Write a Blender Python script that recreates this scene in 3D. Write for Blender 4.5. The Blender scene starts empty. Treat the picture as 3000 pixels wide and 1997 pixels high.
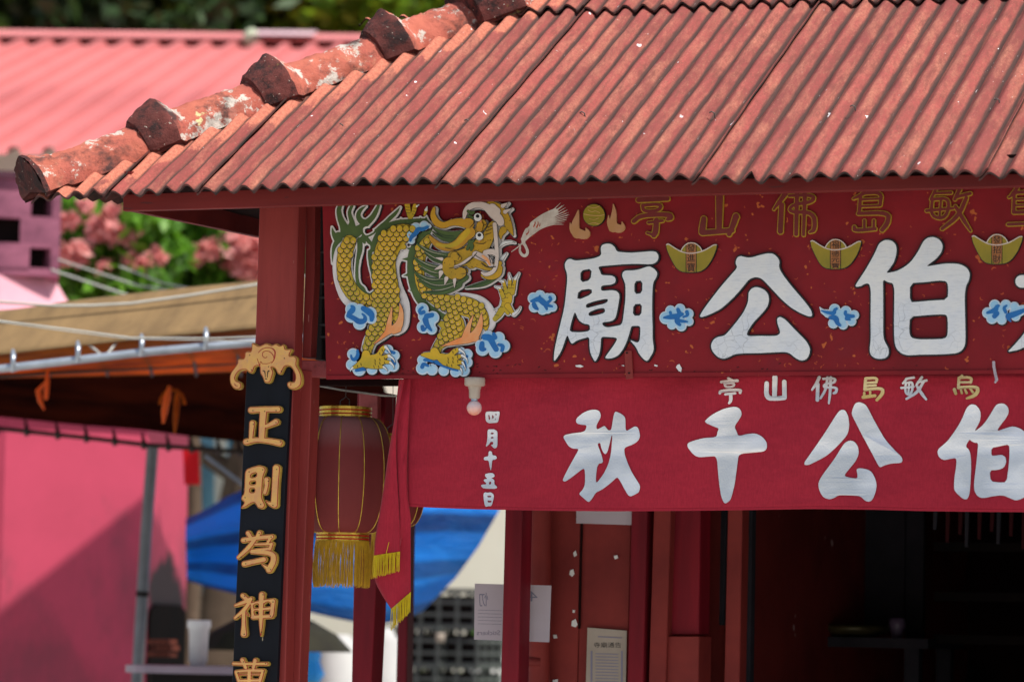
import bpy, bmesh, math, random
import numpy as np
from mathutils import Vector, Matrix
from mathutils.geometry import tessellate_polygon

SC = bpy.context.scene
COL = SC.collection
PI = math.pi
random.seed(7)
RNG = np.random.RandomState(7)

# ------------------------------------------------------------------ camera
F = 10200.0
CX, CY = 1500.0, 998.5
CAM = Vector((0, 0, 1.6))
YAW, PITCH, ROLL = math.radians(21.6), math.radians(4.81), math.radians(1.2)
ROT = Matrix.Rotation(YAW, 3, 'Z') @ Matrix.Rotation(math.radians(90) + PITCH, 3, 'X') @ Matrix.Rotation(ROLL, 3, 'Z')
cd = bpy.data.cameras.new('camera')
cam = bpy.data.objects.new('camera', cd)
COL.objects.link(cam)
cam.matrix_world = Matrix.Translation(CAM) @ ROT.to_4x4()
cd.sensor_width = 36.0
cd.lens = 36.0 * F / 3000.0
cd.clip_start, cd.clip_end = 0.1, 2000
cd.dof.use_dof = True
cd.dof.focus_distance = 11.35
cd.dof.aperture_fstop = 2.8
SC.camera = cam

# ------------------------------------------------------------------ world and sun
SUN = Vector((0.46, -0.17, 0.87)).normalized()
elev = math.asin(SUN.z)
azim = math.atan2(SUN.x, SUN.y)
world = bpy.data.worlds.new('World')
SC.world = world
world.use_nodes = True
wn = world.node_tree.nodes
wn.clear()
wo = wn.new('ShaderNodeOutputWorld')
wb = wn.new('ShaderNodeBackground')
sk = wn.new('ShaderNodeTexSky')
sk.sky_type = 'NISHITA'
sk.sun_disc = False
sk.sun_elevation = elev
sk.sun_rotation = azim
sk.air_density = 1.2
sk.dust_density = 2.5
wb.inputs['Strength'].default_value = 0.085
world.node_tree.links.new(sk.outputs[0], wb.inputs['Color'])
world.node_tree.links.new(wb.outputs[0], wo.inputs['Surface'])
sl = bpy.data.lights.new('sun', 'SUN')
sl.energy = 3.9
sl.angle = math.radians(0.53)
sl.color = (1.0, 0.95, 0.87)
so = bpy.data.objects.new('sun', sl)
COL.objects.link(so)
so.rotation_euler = SUN.to_track_quat('Z', 'Y').to_euler()
so.location = (0, 0, 30)

SC.render.engine = 'CYCLES'
SC.view_settings.view_transform = 'Standard'
SC.view_settings.look = 'None'
SC.view_settings.gamma = 1.0
SC.view_settings.exposure = 0.6
SC.view_settings.use_curve_mapping = False
SC.cycles.use_denoising = True
SC.cycles.max_bounces = 8
SC.cycles.use_adaptive_sampling = False

# ------------------------------------------------------------------ picture geometry helpers
YS = 10.5                      # the plane of the signboard's face

def ray(px, py):
    return ROT @ Vector(((px - CX) / F, -(py - CY) / F, -1.0))

def P(px, py, Y=YS):           # point of the vertical plane y = Y seen at this picture position
    d = ray(px, py)
    return CAM + d * (Y / d.y)

def PZ(px, py, z):
    d = ray(px, py)
    return CAM + d * ((z - CAM.z) / d.z)

def PX(px, py, x):
    d = ray(px, py)
    return CAM + d * (x / d.x)

def PP(px, py, p0, n):
    d = ray(px, py)
    return CAM + d * ((p0 - CAM).dot(n) / d.dot(n))

# ------------------------------------------------------------------ objects
def link(o, parent=None):
    COL.objects.link(o)
    if parent is not None:
        o.parent = parent
    return o

def tag(o, label=None, cat=None, group=None, kind=None):
    if label: o['label'] = label
    if cat: o['category'] = cat
    if group: o['group'] = group
    if kind: o['kind'] = kind
    return o

def empty(name, loc, label, cat, group=None):
    o = bpy.data.objects.new(name, None)
    o.location = loc
    o.empty_display_size = 0.1
    link(o)
    return tag(o, label, cat, group)

class MB:
    """collects geometry in world space; build() links one object"""
    def __init__(s):
        s.v, s.f, s.m, s.sm = [], [], [], []
    def add(s, vs, fs, mi=0, smooth=False):
        b = len(s.v)
        s.v += [tuple(v) for v in vs]
        s.f += [tuple(i + b for i in f) for f in fs]
        s.m += [mi] * len(fs)
        s.sm += [smooth] * len(fs)
    def prism(s, pts, Y, depth, mi=0):          # picture polygon on plane Y, going back by depth
        n = len(pts)
        a = [P(x, y, Y) for x, y in pts]
        b = [v + Vector((0, depth, 0)) for v in a]
        fs = [tuple(range(n)), tuple(range(2 * n - 1, n - 1, -1))]
        fs += [(i, n + i, n + (i + 1) % n, (i + 1) % n) for i in range(n)]
        s.add(a + b, fs, mi)
    def box(s, c, h, mi=0, M=None):
        vs = []
        for sx in (-1, 1):
            for sy in (-1, 1):
                for sz in (-1, 1):
                    v = Vector((sx * h[0], sy * h[1], sz * h[2]))
                    if M is not None: v = M @ v
                    vs.append(Vector(c) + v)
        s.add(vs, [(0, 1, 3, 2), (4, 6, 7, 5), (0, 4, 5, 1), (2, 3, 7, 6), (0, 2, 6, 4), (1, 5, 7, 3)], mi)
    def tube(s, pts, r, n=8, mi=0, caps=True):
        pts = [Vector(p) for p in pts]
        rs = r if isinstance(r, (list, tuple)) else [r] * len(pts)
        rings, prev = [], None
        for i, p in enumerate(pts):
            t = (pts[min(i + 1, len(pts) - 1)] - pts[max(i - 1, 0)]).normalized()
            if prev is None:
                up = Vector((0, 0, 1)) if abs(t.z) < 0.9 else Vector((1, 0, 0))
                a = t.cross(up).normalized()
            else:
                a = (prev - t * prev.dot(t)).normalized()
            prev = a
            b = t.cross(a)
            rings += [p + (a * math.cos(2 * PI * k / n) + b * math.sin(2 * PI * k / n)) * rs[i] for k in range(n)]
        fs = []
        for i in range(len(pts) - 1):
            for k in range(n):
                fs.append((i * n + k, i * n + (k + 1) % n, (i + 1) * n + (k + 1) % n, (i + 1) * n + k))
        s.add(rings, fs, mi, True)
        if caps:
            s.add(rings[:n], [tuple(range(n - 1, -1, -1))], mi)
            s.add(rings[-n:], [tuple(range(n))], mi)
    def lathe(s, c, prof, n=32, mi=0, a0=0.0, a1=2 * PI, smooth=True, squash=1.0):
        c = Vector(c)
        vs, fs = [], []
        full = abs(a1 - a0 - 2 * PI) < 1e-6
        m = n if full else n + 1
        for r, z in prof:
            for k in range(m):
                a = a0 + (a1 - a0) * k / n
                vs.append(c + Vector((r * math.cos(a), r * math.sin(a) * squash, z)))
        for i in range(len(prof) - 1):
            for k in range(n):
                k2 = (k + 1) % m
                fs.append((i * m + k, i * m + k2, (i + 1) * m + k2, (i + 1) * m + k))
        s.add(vs, fs, mi, smooth)
    def build(s, name, mats, parent=None, bevel=0.0):
        vs = np.array([tuple(v) for v in s.v], dtype=float)
        c = (vs.min(0) + vs.max(0)) / 2
        if parent is None: c[2] = vs[:, 2].min()
        me = bpy.data.meshes.new(name)
        me.from_pydata([tuple(v) for v in (vs - c)], [], s.f)
        if not isinstance(mats, (list, tuple)): mats = [mats]
        for m in mats: me.materials.append(m)
        me.polygons.foreach_set('material_index', s.m)
        me.polygons.foreach_set('use_smooth', s.sm)
        me.update()
        if bevel > 0:
            bm = bmesh.new(); bm.from_mesh(me)
            bmesh.ops.remove_doubles(bm, verts=bm.verts, dist=1e-6)
            es = [e for e in bm.edges if len(e.link_faces) == 2 and e.calc_face_angle(0) > 0.6]
            bmesh.ops.bevel(bm, geom=es, offset=bevel, segments=1, affect='EDGES')
            bm.to_mesh(me); bm.free()
        o = bpy.data.objects.new(name, me)
        off = Vector(c)
        q = parent
        while q is not None:
            off = off - q.location
            q = q.parent
        o.location = off
        return link(o, parent)

# ------------------------------------------------------------------ shapes cut from strokes and outlines
def frame(x0, y0, s):          # a zoomed crop of the reference: its coordinates back to picture pixels
    def f(pts):
        out = []
        for p in pts:
            q = [x0 + p[0] / s, y0 + p[1] / s]
            if len(p) > 2: q.append(p[2] / s)
            out.append(tuple(q))
        return out
    f.s = s
    return f
fA = frame(940, 580, 2.9033)
fB = frame(1540, 580, 2.9033)
fC = frame(2040, 540, 2.4542)
fD = frame(860, 1080, 2.0109)
fE = frame(660, 960, 3.1367)
fF = frame(660, 1460, 2.92)
fG = frame(1620, 1160, 3.3657)
fH = frame(2300, 1160, 3.3657)
fI = frame(2080, 1090, 2.561)
fJ = frame(1380, 1180, 4.9)
fK = frame(660, 990, 5.2267)
fR5 = frame(0, 1331, 2.354)
fR4 = frame(0, 560, 2.354)
fR1 = frame(0, 0, 2.354)
fR2 = frame(1000, 0, 2.354)
fR3 = frame(2000, 0, 2.354)
fR6 = frame(1000, 1331, 2.354)
fL = frame(0, 1200, 3.92)

def smooth_poly(pts, it=2):
    for _ in range(it):
        out = []
        n = len(pts)
        for i in range(n):
            a, b = pts[i], pts[(i + 1) % n]
            out.append((a[0] * .78 + b[0] * .22, a[1] * .78 + b[1] * .22))
            out.append((a[0] * .22 + b[0] * .78, a[1] * .22 + b[1] * .78))
        pts = out
    return pts

def smooth_line(pts, it=2):
    for _ in range(it):
        if len(pts) < 3: return pts
        out = [pts[0]]
        for a, b in zip(pts[:-1], pts[1:]):
            out.append(tuple(u * .75 + v * .25 for u, v in zip(a, b)))
            out.append(tuple(u * .25 + v * .75 for u, v in zip(a, b)))
        out.append(pts[-1])
        pts = out
    return pts

def sdf_union(strokes, polys, step, pad):
    allp = [(p[0], p[1], p[2] / 2) for s in strokes for p in s] + [(p[0], p[1], 0) for q in polys for p in q]
    a = np.array(allp)
    x0, x1 = (a[:, 0] - a[:, 2]).min() - pad, (a[:, 0] + a[:, 2]).max() + pad
    y0, y1 = (a[:, 1] - a[:, 2]).min() - pad, (a[:, 1] + a[:, 2]).max() + pad
    xs = np.arange(x0, x1 + step, step); ys = np.arange(y0, y1 + step, step)
    X, Y = np.meshgrid(xs, ys)
    D = np.full(X.shape, 1e6)
    for s in strokes:
        if len(s) == 1: s = [s[0], s[0]]
        for p, q in zip(s[:-1], s[1:]):
            dx, dy = q[0] - p[0], q[1] - p[1]
            L = dx * dx + dy * dy + 1e-9
            t = np.clip(((X - p[0]) * dx + (Y - p[1]) * dy) / L, 0, 1)
            d = np.hypot(X - p[0] - t * dx, Y - p[1] - t * dy) - (p[2] + (q[2] - p[2]) * t) / 2
            D = np.minimum(D, d)
    for q in polys:
        inside = np.zeros(X.shape, bool)
        dm = np.full(X.shape, 1e6)
        n = len(q)
        for i in range(n):
            (ax, ay), (bx, by) = q[i][:2], q[(i + 1) % n][:2]
            dx, dy = bx - ax, by - ay
            L = dx * dx + dy * dy + 1e-9
            t = np.clip(((X - ax) * dx + (Y - ay) * dy) / L, 0, 1)
            dm = np.minimum(dm, np.hypot(X - ax - t * dx, Y - ay - t * dy))
            if ay != by:
                c = ((ay > Y) != (by > Y)) & (X < (bx - ax) * (Y - ay) / (by - ay) + ax)
                inside ^= c
        D = np.minimum(D, np.where(inside, -dm, dm))
    return xs, ys, D

def contours(xs, ys, D, iso=0.0):
    V = D - iso
    V = np.where(np.abs(V) < 1e-9, 1e-9, V)
    ins = V < 0
    H, W = V.shape
    c = ins[:-1, :-1].astype(int) + 2 * ins[:-1, 1:] + 4 * ins[1:, 1:] + 8 * ins[1:, :-1]
    nxt = {}
    def pt(e):
        k, j, i = e
        if k == 0:
            a, b = V[j, i], V[j, i + 1]; t = a / (a - b)
            return (xs[i] + t * (xs[i + 1] - xs[i]), ys[j])
        a, b = V[j, i], V[j + 1, i]; t = a / (a - b)
        return (xs[i], ys[j] + t * (ys[j + 1] - ys[j]))
    tab = {1: [(3, 0)], 2: [(0, 1)], 3: [(3, 1)], 4: [(1, 2)], 5: [(3, 2), (1, 0)], 6: [(0, 2)], 7: [(3, 2)],
           8: [(2, 3)], 9: [(2, 0)], 10: [(0, 3), (2, 1)], 11: [(2, 1)], 12: [(1, 3)], 13: [(1, 0)], 14: [(0, 3)]}
    js, is_ = np.nonzero((c > 0) & (c < 15))
    for j, i in zip(js.tolist(), is_.tolist()):
        E = [(0, j, i), (1, j, i + 1), (0, j + 1, i), (1, j, i)]
        for a, b in tab[int(c[j, i])]:
            nxt[E[a]] = E[b]
    loops = []
    while nxt:
        s0 = next(iter(nxt)); e = s0; lp = []
        while e in nxt:
            lp.append(pt(e)); e = nxt.pop(e)
        if len(lp) >= 4: loops.append(lp)
    return loops

def simplify(lp, eps):
    def rdp(p):
        if len(p) < 3: return p
        a, b = np.array(p[0]), np.array(p[-1])
        q = np.array(p[1:-1]); d = b - a; L = np.hypot(*d)
        dist = np.abs(d[0] * (q[:, 1] - a[1]) - d[1] * (q[:, 0] - a[0])) / L if L > 1e-9 else np.hypot(*(q - a).T)
        k = int(dist.argmax())
        if dist[k] > eps:
            return rdp(p[:k + 2])[:-1] + rdp(p[k + 1:])
        return [p[0], p[-1]]
    n = len(lp)
    h = n // 2
    return rdp(lp[:h + 1])[:-1] + rdp(lp[h:] + lp[:1])[:-1]

def area(lp):
    a = np.array(lp); b = np.roll(a, -1, 0)
    return 0.5 * float((a[:, 0] * b[:, 1] - b[:, 0] * a[:, 1]).sum())

def inside_pt(p, lp):
    x, y = p; r = False; n = len(lp)
    for i in range(n):
        (ax, ay), (bx, by) = lp[i], lp[(i + 1) % n]
        if (ay > y) != (by > y) and x < (bx - ax) * (y - ay) / (by - ay) + ax: r = not r
    return r

def shape_mb(loops, Yf, thick, off=0.0, mb=None, mi=0, mapf=None):
    """loops in picture pixels -> a board of real thickness; its face stands 'off' in front of plane Yf"""
    mb = mb or MB()
    loops = [l for l in loops if len(l) >= 3 and abs(area(l)) > 1.0]
    loops.sort(key=lambda l: -abs(area(l)))
    depth = [sum(inside_pt(l[0], m) for m in loops[:i]) for i, l in enumerate(loops)]
    def W(x, y, o):
        Y = Yf(x, y) if callable(Yf) else Yf
        return (mapf(x, y, o) if mapf else P(x, y, Y) + Vector((0, -o, 0)))
    for i, l in enumerate(loops):
        if depth[i] % 2: continue
        grp = [l] + [m for j, m in enumerate(loops) if j > i and depth[j] == depth[i] + 1 and inside_pt(m[0], l)]
        tr = tessellate_polygon([[Vector((x, y, 0)) for x, y in g] for g in grp])
        flat = [p for g in grp for p in g]
        mb.add([W(x, y, off) for x, y in flat], [tuple(t) for t in tr], mi)
        for g in grp:
            n = len(g)
            a = [W(x, y, off) for x, y in g] + [W(x, y, off - thick) for x, y in g]
            mb.add(a, [(k, (k + 1) % n, n + (k + 1) % n, n + k) for k in range(n)], mi)
    return mb

def glyph_loops(strokes=(), polys=(), holes=(), grow=0.0, step=1.0, eps=0.22, smooth=True):
    st = [smooth_line(list(s), 2) if smooth else s for s in strokes]
    po = [smooth_poly([p[:2] for p in q], 2) for q in polys]
    ho = [smooth_poly([p[:2] for p in q], 1) for q in holes]
    gm = max(abs(g) for g in grow) if isinstance(grow, (list, tuple)) else abs(grow)
    xs, ys, D = sdf_union(st, po, step, gm + 3 * step)
    if ho:
        X, Y = np.meshgrid(xs, ys)
        x_, y_, DH = None, None, np.full(D.shape, 1e6)
        for q in ho:
            inside = np.zeros(D.shape, bool); dm = np.full(D.shape, 1e6); n = len(q)
            for i in range(n):
                (ax, ay), (bx, by) = q[i], q[(i + 1) % n]
                dx, dy = bx - ax, by - ay; L = dx * dx + dy * dy + 1e-9
                t = np.clip(((X - ax) * dx + (Y - ay) * dy) / L, 0, 1)
                dm = np.minimum(dm, np.hypot(X - ax - t * dx, Y - ay - t * dy))
                if ay != by: inside ^= ((ay > Y) != (by > Y)) & (X < (bx - ax) * (Y - ay) / (by - ay) + ax)
            DH = np.minimum(DH, np.where(inside, -dm, dm))
        D = np.maximum(D, -DH)
    if isinstance(grow, (list, tuple)): return [[simplify(l, eps) for l in contours(xs, ys, D, g)] for g in grow]
    return [simplify(l, eps) for l in contours(xs, ys, D, grow)]

# ------------------------------------------------------------------ materials
def nt(name):
    m = bpy.data.materials.new(name); m.use_nodes = True
    t = m.node_tree; t.nodes.clear()
    o = t.nodes.new('ShaderNodeOutputMaterial')
    b = t.nodes.new('ShaderNodeBsdfPrincipled')
    t.links.new(b.outputs[0], o.inputs['Surface'])
    return m, t, b, o

def N(t, ty, **kw):
    n = t.nodes.new(ty)
    for k, v in kw.items():
        if k in n.inputs.keys(): n.inputs[k].default_value = v
        else: setattr(n, k, v)
    return n

def coord(t, scale=(1, 1, 1), kind='Object', rot=(0, 0, 0)):
    tc = t.nodes.new('ShaderNodeTexCoord')
    mp = t.nodes.new('ShaderNodeMapping')
    mp.inputs['Scale'].default_value = scale
    mp.inputs['Rotation'].default_value = rot
    t.links.new(tc.outputs[kind], mp.inputs['Vector'])
    return mp.outputs[0]

def ramp(t, src, stops):
    r = t.nodes.new('ShaderNodeValToRGB')
    el = r.color_ramp.elements
    while len(el) < len(stops): el.new(0.5)
    for e, (p, c) in zip(el, stops):
        e.position = p
        e.color = (c, c, c, 1) if isinstance(c, (int, float)) else (*c, 1)
    t.links.new(src, r.inputs[0])
    return r.outputs[0]

def mixc(t, fac, a, b, mode='MIX'):
    m = t.nodes.new('ShaderNodeMix'); m.data_type = 'RGBA'; m.blend_type = mode
    for s, v in ((m.inputs[0], fac), (m.inputs[6], a), (m.inputs[7], b)):
        if hasattr(v, 'links') or hasattr(v, 'is_linked'): t.links.new(v, s)
        elif isinstance(v, (int, float)): s.default_value = v
        else: s.default_value = (*v, 1)
    return m.outputs[2]

def noise(t, vec, scale, detail=6, rough=0.6, dist=0.0):
    n = N(t, 'ShaderNodeTexNoise', Scale=scale, Detail=detail, Roughness=rough, Distortion=dist)
    t.links.new(vec, n.inputs['Vector'])
    return n.outputs[0]

def bump(t, b, h, strength=0.3, dist=0.005):
    n = N(t, 'ShaderNodeBump', Strength=strength, Distance=dist)
    t.links.new(h, n.inputs['Height'])
    t.links.new(n.outputs[0], b.inputs['Normal'])

def paint(name, c, c2=None, scale=6, rough=0.55, spec=0.3, bstr=0.15, stretch=(1, 1, 1), speck=None, metallic=0.0, grime=None, transl=0.0):
    m, t, b, o = nt(name)
    v = coord(t, stretch)
    c2 = c2 or tuple(x * 0.72 for x in c)
    n1 = noise(t, v, scale)
    col = mixc(t, ramp(t, n1, [(0.35, 0.0), (0.65, 1.0)]), c, c2)
    if grime:
        n2 = noise(t, v, scale * 3.1, 8, 0.7)
        col = mixc(t, ramp(t, n2, [(0.55, 0.0), (0.72, 0.8)]), col, grime)
    if speck:
        n3 = noise(t, v, speck[1], 2, 0.5)
        col = mixc(t, ramp(t, n3, [(speck[2], 0.0), (speck[2] + 0.02, 1.0)]), col, speck[0])
    t.links.new(col, b.inputs['Base Color'])
    b.inputs['Roughness'].default_value = rough
    b.inputs['Specular IOR Level'].default_value = spec
    b.inputs['Metallic'].default_value = metallic
    if bstr > 0: bump(t, b, noise(t, v, scale * 6, 6, 0.7), bstr, 0.004)
    if transl > 0:
        tr = N(t, 'ShaderNodeBsdfTranslucent')
        t.links.new(col, tr.inputs[0])
        mx = N(t, 'ShaderNodeMixShader'); mx.inputs[0].default_value = transl
        t.links.new(b.outputs[0], mx.inputs[1]); t.links.new(tr.outputs[0], mx.inputs[2])
        t.links.new(mx.outputs[0], o.inputs['Surface'])
    return m

M = {}
M['frame_red'] = paint('red painted timber', (0.30, 0.042, 0.036), (0.21, 0.027, 0.024), 3, 0.5, 0.22, 0.25, (3, 3, .35), speck=((.45, .22, .19), 30, .73), grime=(0.2, 0.03, 0.028))
M['fascia'] = paint('red painted fascia', (0.19, 0.020, 0.017), (0.12, 0.012, 0.012), 2.5, 0.55, 0.2, 0.15, (.5, 2, 3), speck=((.1, .02, .02), 22, .72))
M['rail'] = paint('worn pink red rail', (0.40, 0.085, 0.085), (0.25, 0.04, 0.04), 9, 0.55, 0.35, 0.3, grime=(.08, .02, .02))
M['sign_red'] = paint('signboard crimson paint', (0.28, 0.012, 0.019), (0.17, 0.008, 0.012), 2.2, 0.55, 0.2, 0.12, speck=((.5, .11, .03), 34, .70), grime=(0.19, 0.012, 0.02))
M['deep_red'] = paint('deep crimson post', (0.22, 0.008, 0.018), (0.13, 0.006, 0.013), 4, 0.55, 0.2, 0.1, (3, 3, .4))
M['brick_red'] = paint('brick red wall paint', (0.25, 0.034, 0.028), (0.17, 0.022, 0.020), 4, 0.6, 0.2, 0.2, speck=((.75, .55, .55), 9, .735))
M['black_rim'] = paint('black paint rim', (0.006, 0.006, 0.008), (0.01, 0.01, 0.012), 10, 0.4, 0.4, 0.3)
M['board_black'] = paint('blue black couplet board', (0.008, 0.010, 0.016), (0.004, 0.005, 0.008), 6, 0.55, 0.15, 0.12, (1, 1, .3), speck=((.35, .3, .2), 45, .755))
M['gold'] = paint('gold ochre paint', (0.74, 0.42, 0.10), (0.66, 0.32, 0.12), 26, 0.42, 0.5, 0.3, grime=(0.5, 0.27, 0.17))
M['gold_side'] = paint('yellow board edge', (0.50, 0.32, 0.05), (0.36, 0.2, 0.03), 20, 0.5, 0.4, 0.2)
M['rim_red'] = paint('red outline paint', (0.42, 0.03, 0.025), (0.3, 0.02, 0.02), 20, 0.5, 0.3, 0.1)
M['dark'] = paint('near black', (0.008, 0.007, 0.008), (0.014, 0.01, 0.01), 5, 0.7, 0.2, 0)
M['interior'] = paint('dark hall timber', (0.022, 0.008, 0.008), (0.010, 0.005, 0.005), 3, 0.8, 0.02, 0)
M['interior_grey'] = paint('dark hall cloth', (0.04, 0.036, 0.045), (0.022, 0.021, 0.026), 3, 0.8, 0.05, 0)
M['green'] = paint('dragon green paint', (0.085, 0.135, 0.035), (0.055, 0.10, 0.028), 14, 0.5, 0.35, 0.15)
M['green_dark'] = paint('dragon dark green lines', (0.02, 0.045, 0.02), (0.012, 0.03, 0.015), 14, 0.5, 0.3, 0.1)
M['scale_yellow'] = paint('dragon scale yellow', (0.72, 0.43, 0.015), (0.44, 0.33, 0.02), 9, 0.45, 0.4, 0.15)
M['face_yellow'] = paint('dragon face ochre', (0.58, 0.32, 0.02), (0.40, 0.25, 0.02), 14, 0.5, 0.3, 0.2, speck=((.05, .03, .01), 160, .66))
M['horn'] = paint('dragon horn ochre', (0.62, 0.34, 0.02), (0.46, 0.22, 0.02), 9, 0.5, 0.35, 0.15)
M['cream'] = paint('cream white paint', (0.72, 0.62, 0.55), (0.6, 0.48, 0.42), 12, 0.5, 0.35, 0.15)
M['dragon_white'] = paint('dragon rim white', (0.80, 0.76, 0.74), (0.66, 0.60, 0.58), 12, 0.5, 0.35, 0.15)
M['streamer'] = paint('dim red paper', (0.05, 0.008, 0.01), (0.03, 0.006, 0.008), 4, 0.8, 0.1, 0)
M['scale_dot'] = paint('scale dot', (0.72, 0.45, 0.2), (0.6, 0.3, 0.12), 12, 0.5, 0.3, 0)
M['flame'] = paint('peach flame paint', (0.80, 0.42, 0.19), (0.82, 0.26, 0.07), 12, 0.5, 0.35, 0.1)
M['flame_dim'] = paint('buff flame paint', (0.55, 0.28, 0.15), (0.48, 0.24, 0.09), 12, 0.5, 0.35, 0.1)
M['cloud_rim'] = paint('cloud pale rim', (0.66, 0.72, 0.78), (0.5, 0.6, 0.7), 20, 0.45, 0.4, 0.1)
M['cloud_light'] = paint('cloud light blue', (0.28, 0.54, 0.75), (0.42, 0.64, 0.8), 16, 0.45, 0.4, 0.1)
M['cloud_blue'] = paint('cloud strong blue', (0.012, 0.17, 0.48), (0.01, 0.12, 0.38), 16, 0.45, 0.4, 0.1)
M['ingot'] = paint('ingot olive gold', (0.36, 0.26, 0.018), (0.24, 0.2, 0.015), 8, 0.45, 0.4, 0.15)
M['ingot_strip'] = paint('ingot rust strip', (0.42, 0.17, 0.06), (0.36, 0.13, 0.04), 10, 0.5, 0.3, 0)
M['maroon_top'] = paint('maroon letter face', (0.20, 0.022, 0.02), (0.14, 0.014, 0.014), 10, 0.5, 0.35, 0.1)
M['olive_line'] = paint('olive gold outline', (0.46, 0.29, 0.02), (0.36, 0.2, 0.015), 20, 0.5, 0.3, 0.1)
M['ghost'] = paint('chalky pearl trail', (0.68, 0.62, 0.55), (0.5, 0.42, 0.36), 30, 0.6, 0.2, 0.1)
M['orange_mark'] = paint('orange brush mark', (0.50, 0.075, 0.02), (0.36, 0.04, 0.02), 25, 0.5, 0.3, 0)
M['yellow_fringe'] = paint('yellow silk fringe', (0.85, 0.68, 0.02), (0.72, 0.52, 0.015), 30, 0.55, 0.3, 0, transl=0.25)
M['tassel'] = paint('gold tassel thread', (0.80, 0.48, 0.02), (0.62, 0.36, 0.02), 40, 0.5, 0.4, 0, transl=0.2)
M['steel'] = paint('galvanised steel', (0.5, 0.55, 0.6), (0.36, 0.4, 0.45), 10, 0.35, 0.5, 0.1, metallic=0.7)
M['post_grey'] = paint('grey painted steel post', (0.16, 0.18, 0.21), (0.1, 0.12, 0.14), 5, 0.35, 0.5, 0.1)
M['rail_dark'] = paint('dark rail', (0.03, 0.018, 0.012), (0.02, 0.012, 0.01), 5, 0.5, 0.4, 0.1)
M['canvas'] = paint('brown canvas', (0.23, 0.15, 0.072), (0.15, 0.098, 0.05), 2.2, 0.85, 0.1, 0.6, (3, 1, .6), grime=(.12, .08, .045))
M['orange_tarp'] = paint('orange tarpaulin', (0.62, 0.17, 0.008), (0.26, 0.05, 0.006), 2.6, 0.6, 0.2, 0, (1, 1, 3), transl=0.6)
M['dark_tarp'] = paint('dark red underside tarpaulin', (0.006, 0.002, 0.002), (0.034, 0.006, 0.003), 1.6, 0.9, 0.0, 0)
M['orange_cloth'] = paint('orange red ribbon', (0.80, 0.09, 0.015), (0.75, 0.2, 0.02), 6, 0.6, 0.3, 0, transl=0.3)
M['white'] = paint('white paint', (0.8, 0.8, 0.78), (0.72, 0.72, 0.7), 6, 0.5, 0.4, 0)
M['paper'] = paint('pale lilac paper', (0.62, 0.55, 0.60), (0.54, 0.48, 0.52), 3, 0.8, 0.1, 0, transl=0.2)
M['newsprint'] = paint('grey newsprint', (0.42, 0.36, 0.30), (0.34, 0.29, 0.24), 5, 0.8, 0.1, 0)
M['ink'] = paint('faded ink', (0.22, 0.22, 0.30), (0.25, 0.22, 0.28), 5, 0.8, 0.1, 0)
M['ink_black'] = paint('black ink', (0.02, 0.018, 0.02), (0.03, 0.025, 0.025), 5, 0.7, 0.2, 0)
M['bark'] = paint('grey brown bark', (0.12, 0.085, 0.06), (0.07, 0.05, 0.035), 5, 0.85, 0.1, 0.4)
M['pot'] = paint('cream plaster wall', (0.74, 0.70, 0.62), (0.66, 0.62, 0.54), 0.6, 0.8, 0.1, 0)
M['skyblue'] = paint('pale blue painted wall', (0.22, 0.5, 0.72), (0.3, 0.58, 0.78), 0.8, 0.7, 0.2, 0)
M['teal'] = paint('teal painted panel', (0.02, 0.25, 0.42), (0.02, 0.2, 0.36), 1, 0.6, 0.2, 0)
M['red_cloth'] = paint('scarlet cloth', (0.62, 0.006, 0.012), (0.5, 0.004, 0.01), 3, 0.6, 0.2, 0, transl=0.2)
M['crate'] = paint('grey plastic crate', (0.075, 0.085, 0.08), (0.05, 0.055, 0.055), 4, 0.5, 0.4, 0)
M['olive'] = paint('dark olive canvas', (0.035, 0.034, 0.022), (0.022, 0.02, 0.016), 3, 0.8, 0.1, 0)
M['bag_blue'] = paint('bright blue plastic', (0.02, 0.32, 0.75), (0.02, 0.25, 0.65), 6, 0.4, 0.4, 0)
M['counter'] = paint('lilac grey counter top', (0.34, 0.28, 0.34), (0.28, 0.22, 0.27), 3, 0.4, 0.4, 0)
M['brick'] = paint('soot stained brick', (0.13, 0.035, 0.022), (0.07, 0.02, 0.015), 6, 0.8, 0.1, 0)
M['sooty'] = paint('soot blackened opening', (0.008, 0.007, 0.007), (0.014, 0.009, 0.008), 3, 0.9, 0.05, 0)
M['porcelain'] = paint('aged grey porcelain', (0.50, 0.43, 0.36), (0.38, 0.32, 0.26), 14, 0.4, 0.4, 0.1)
M['wire'] = paint('dull wire', (0.10, 0.09, 0.08), (0.06, 0.05, 0.05), 8, 0.5, 0.4, 0)
M['wire_pale'] = paint('pale nylon line', (0.5, 0.5, 0.46), (0.4, 0.4, 0.36), 8, 0.5, 0.4, 0)
M['concrete'] = paint('pale concrete paving', (0.52, 0.49, 0.45), (0.42, 0.40, 0.37), 0.8, 0.85, 0.2, 0.2)
M['grass'] = paint('bright grass', (0.16, 0.28, 0.03), (0.10, 0.2, 0.02), 2, 0.8, 0.1, 0)
M['greygreen'] = paint('pink grey vent tower plaster', (0.33, 0.12, 0.18), (0.19, 0.07, 0.11), 3.5, 0.8, 0.1, 0.2, grime=(.10, .04, .06))

def attr(t, name):
    n = t.nodes.new('ShaderNodeAttribute'); n.attribute_name = name
    return n

def math_(t, op, a, b=None, c=None):
    n = t.nodes.new('ShaderNodeMath'); n.operation = op
    for i, v in enumerate((a, b, c)):
        if v is None: continue
        if hasattr(v, 'is_linked'): t.links.new(v, n.inputs[i])
        else: n.inputs[i].default_value = v
    return n.outputs[0]

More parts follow.
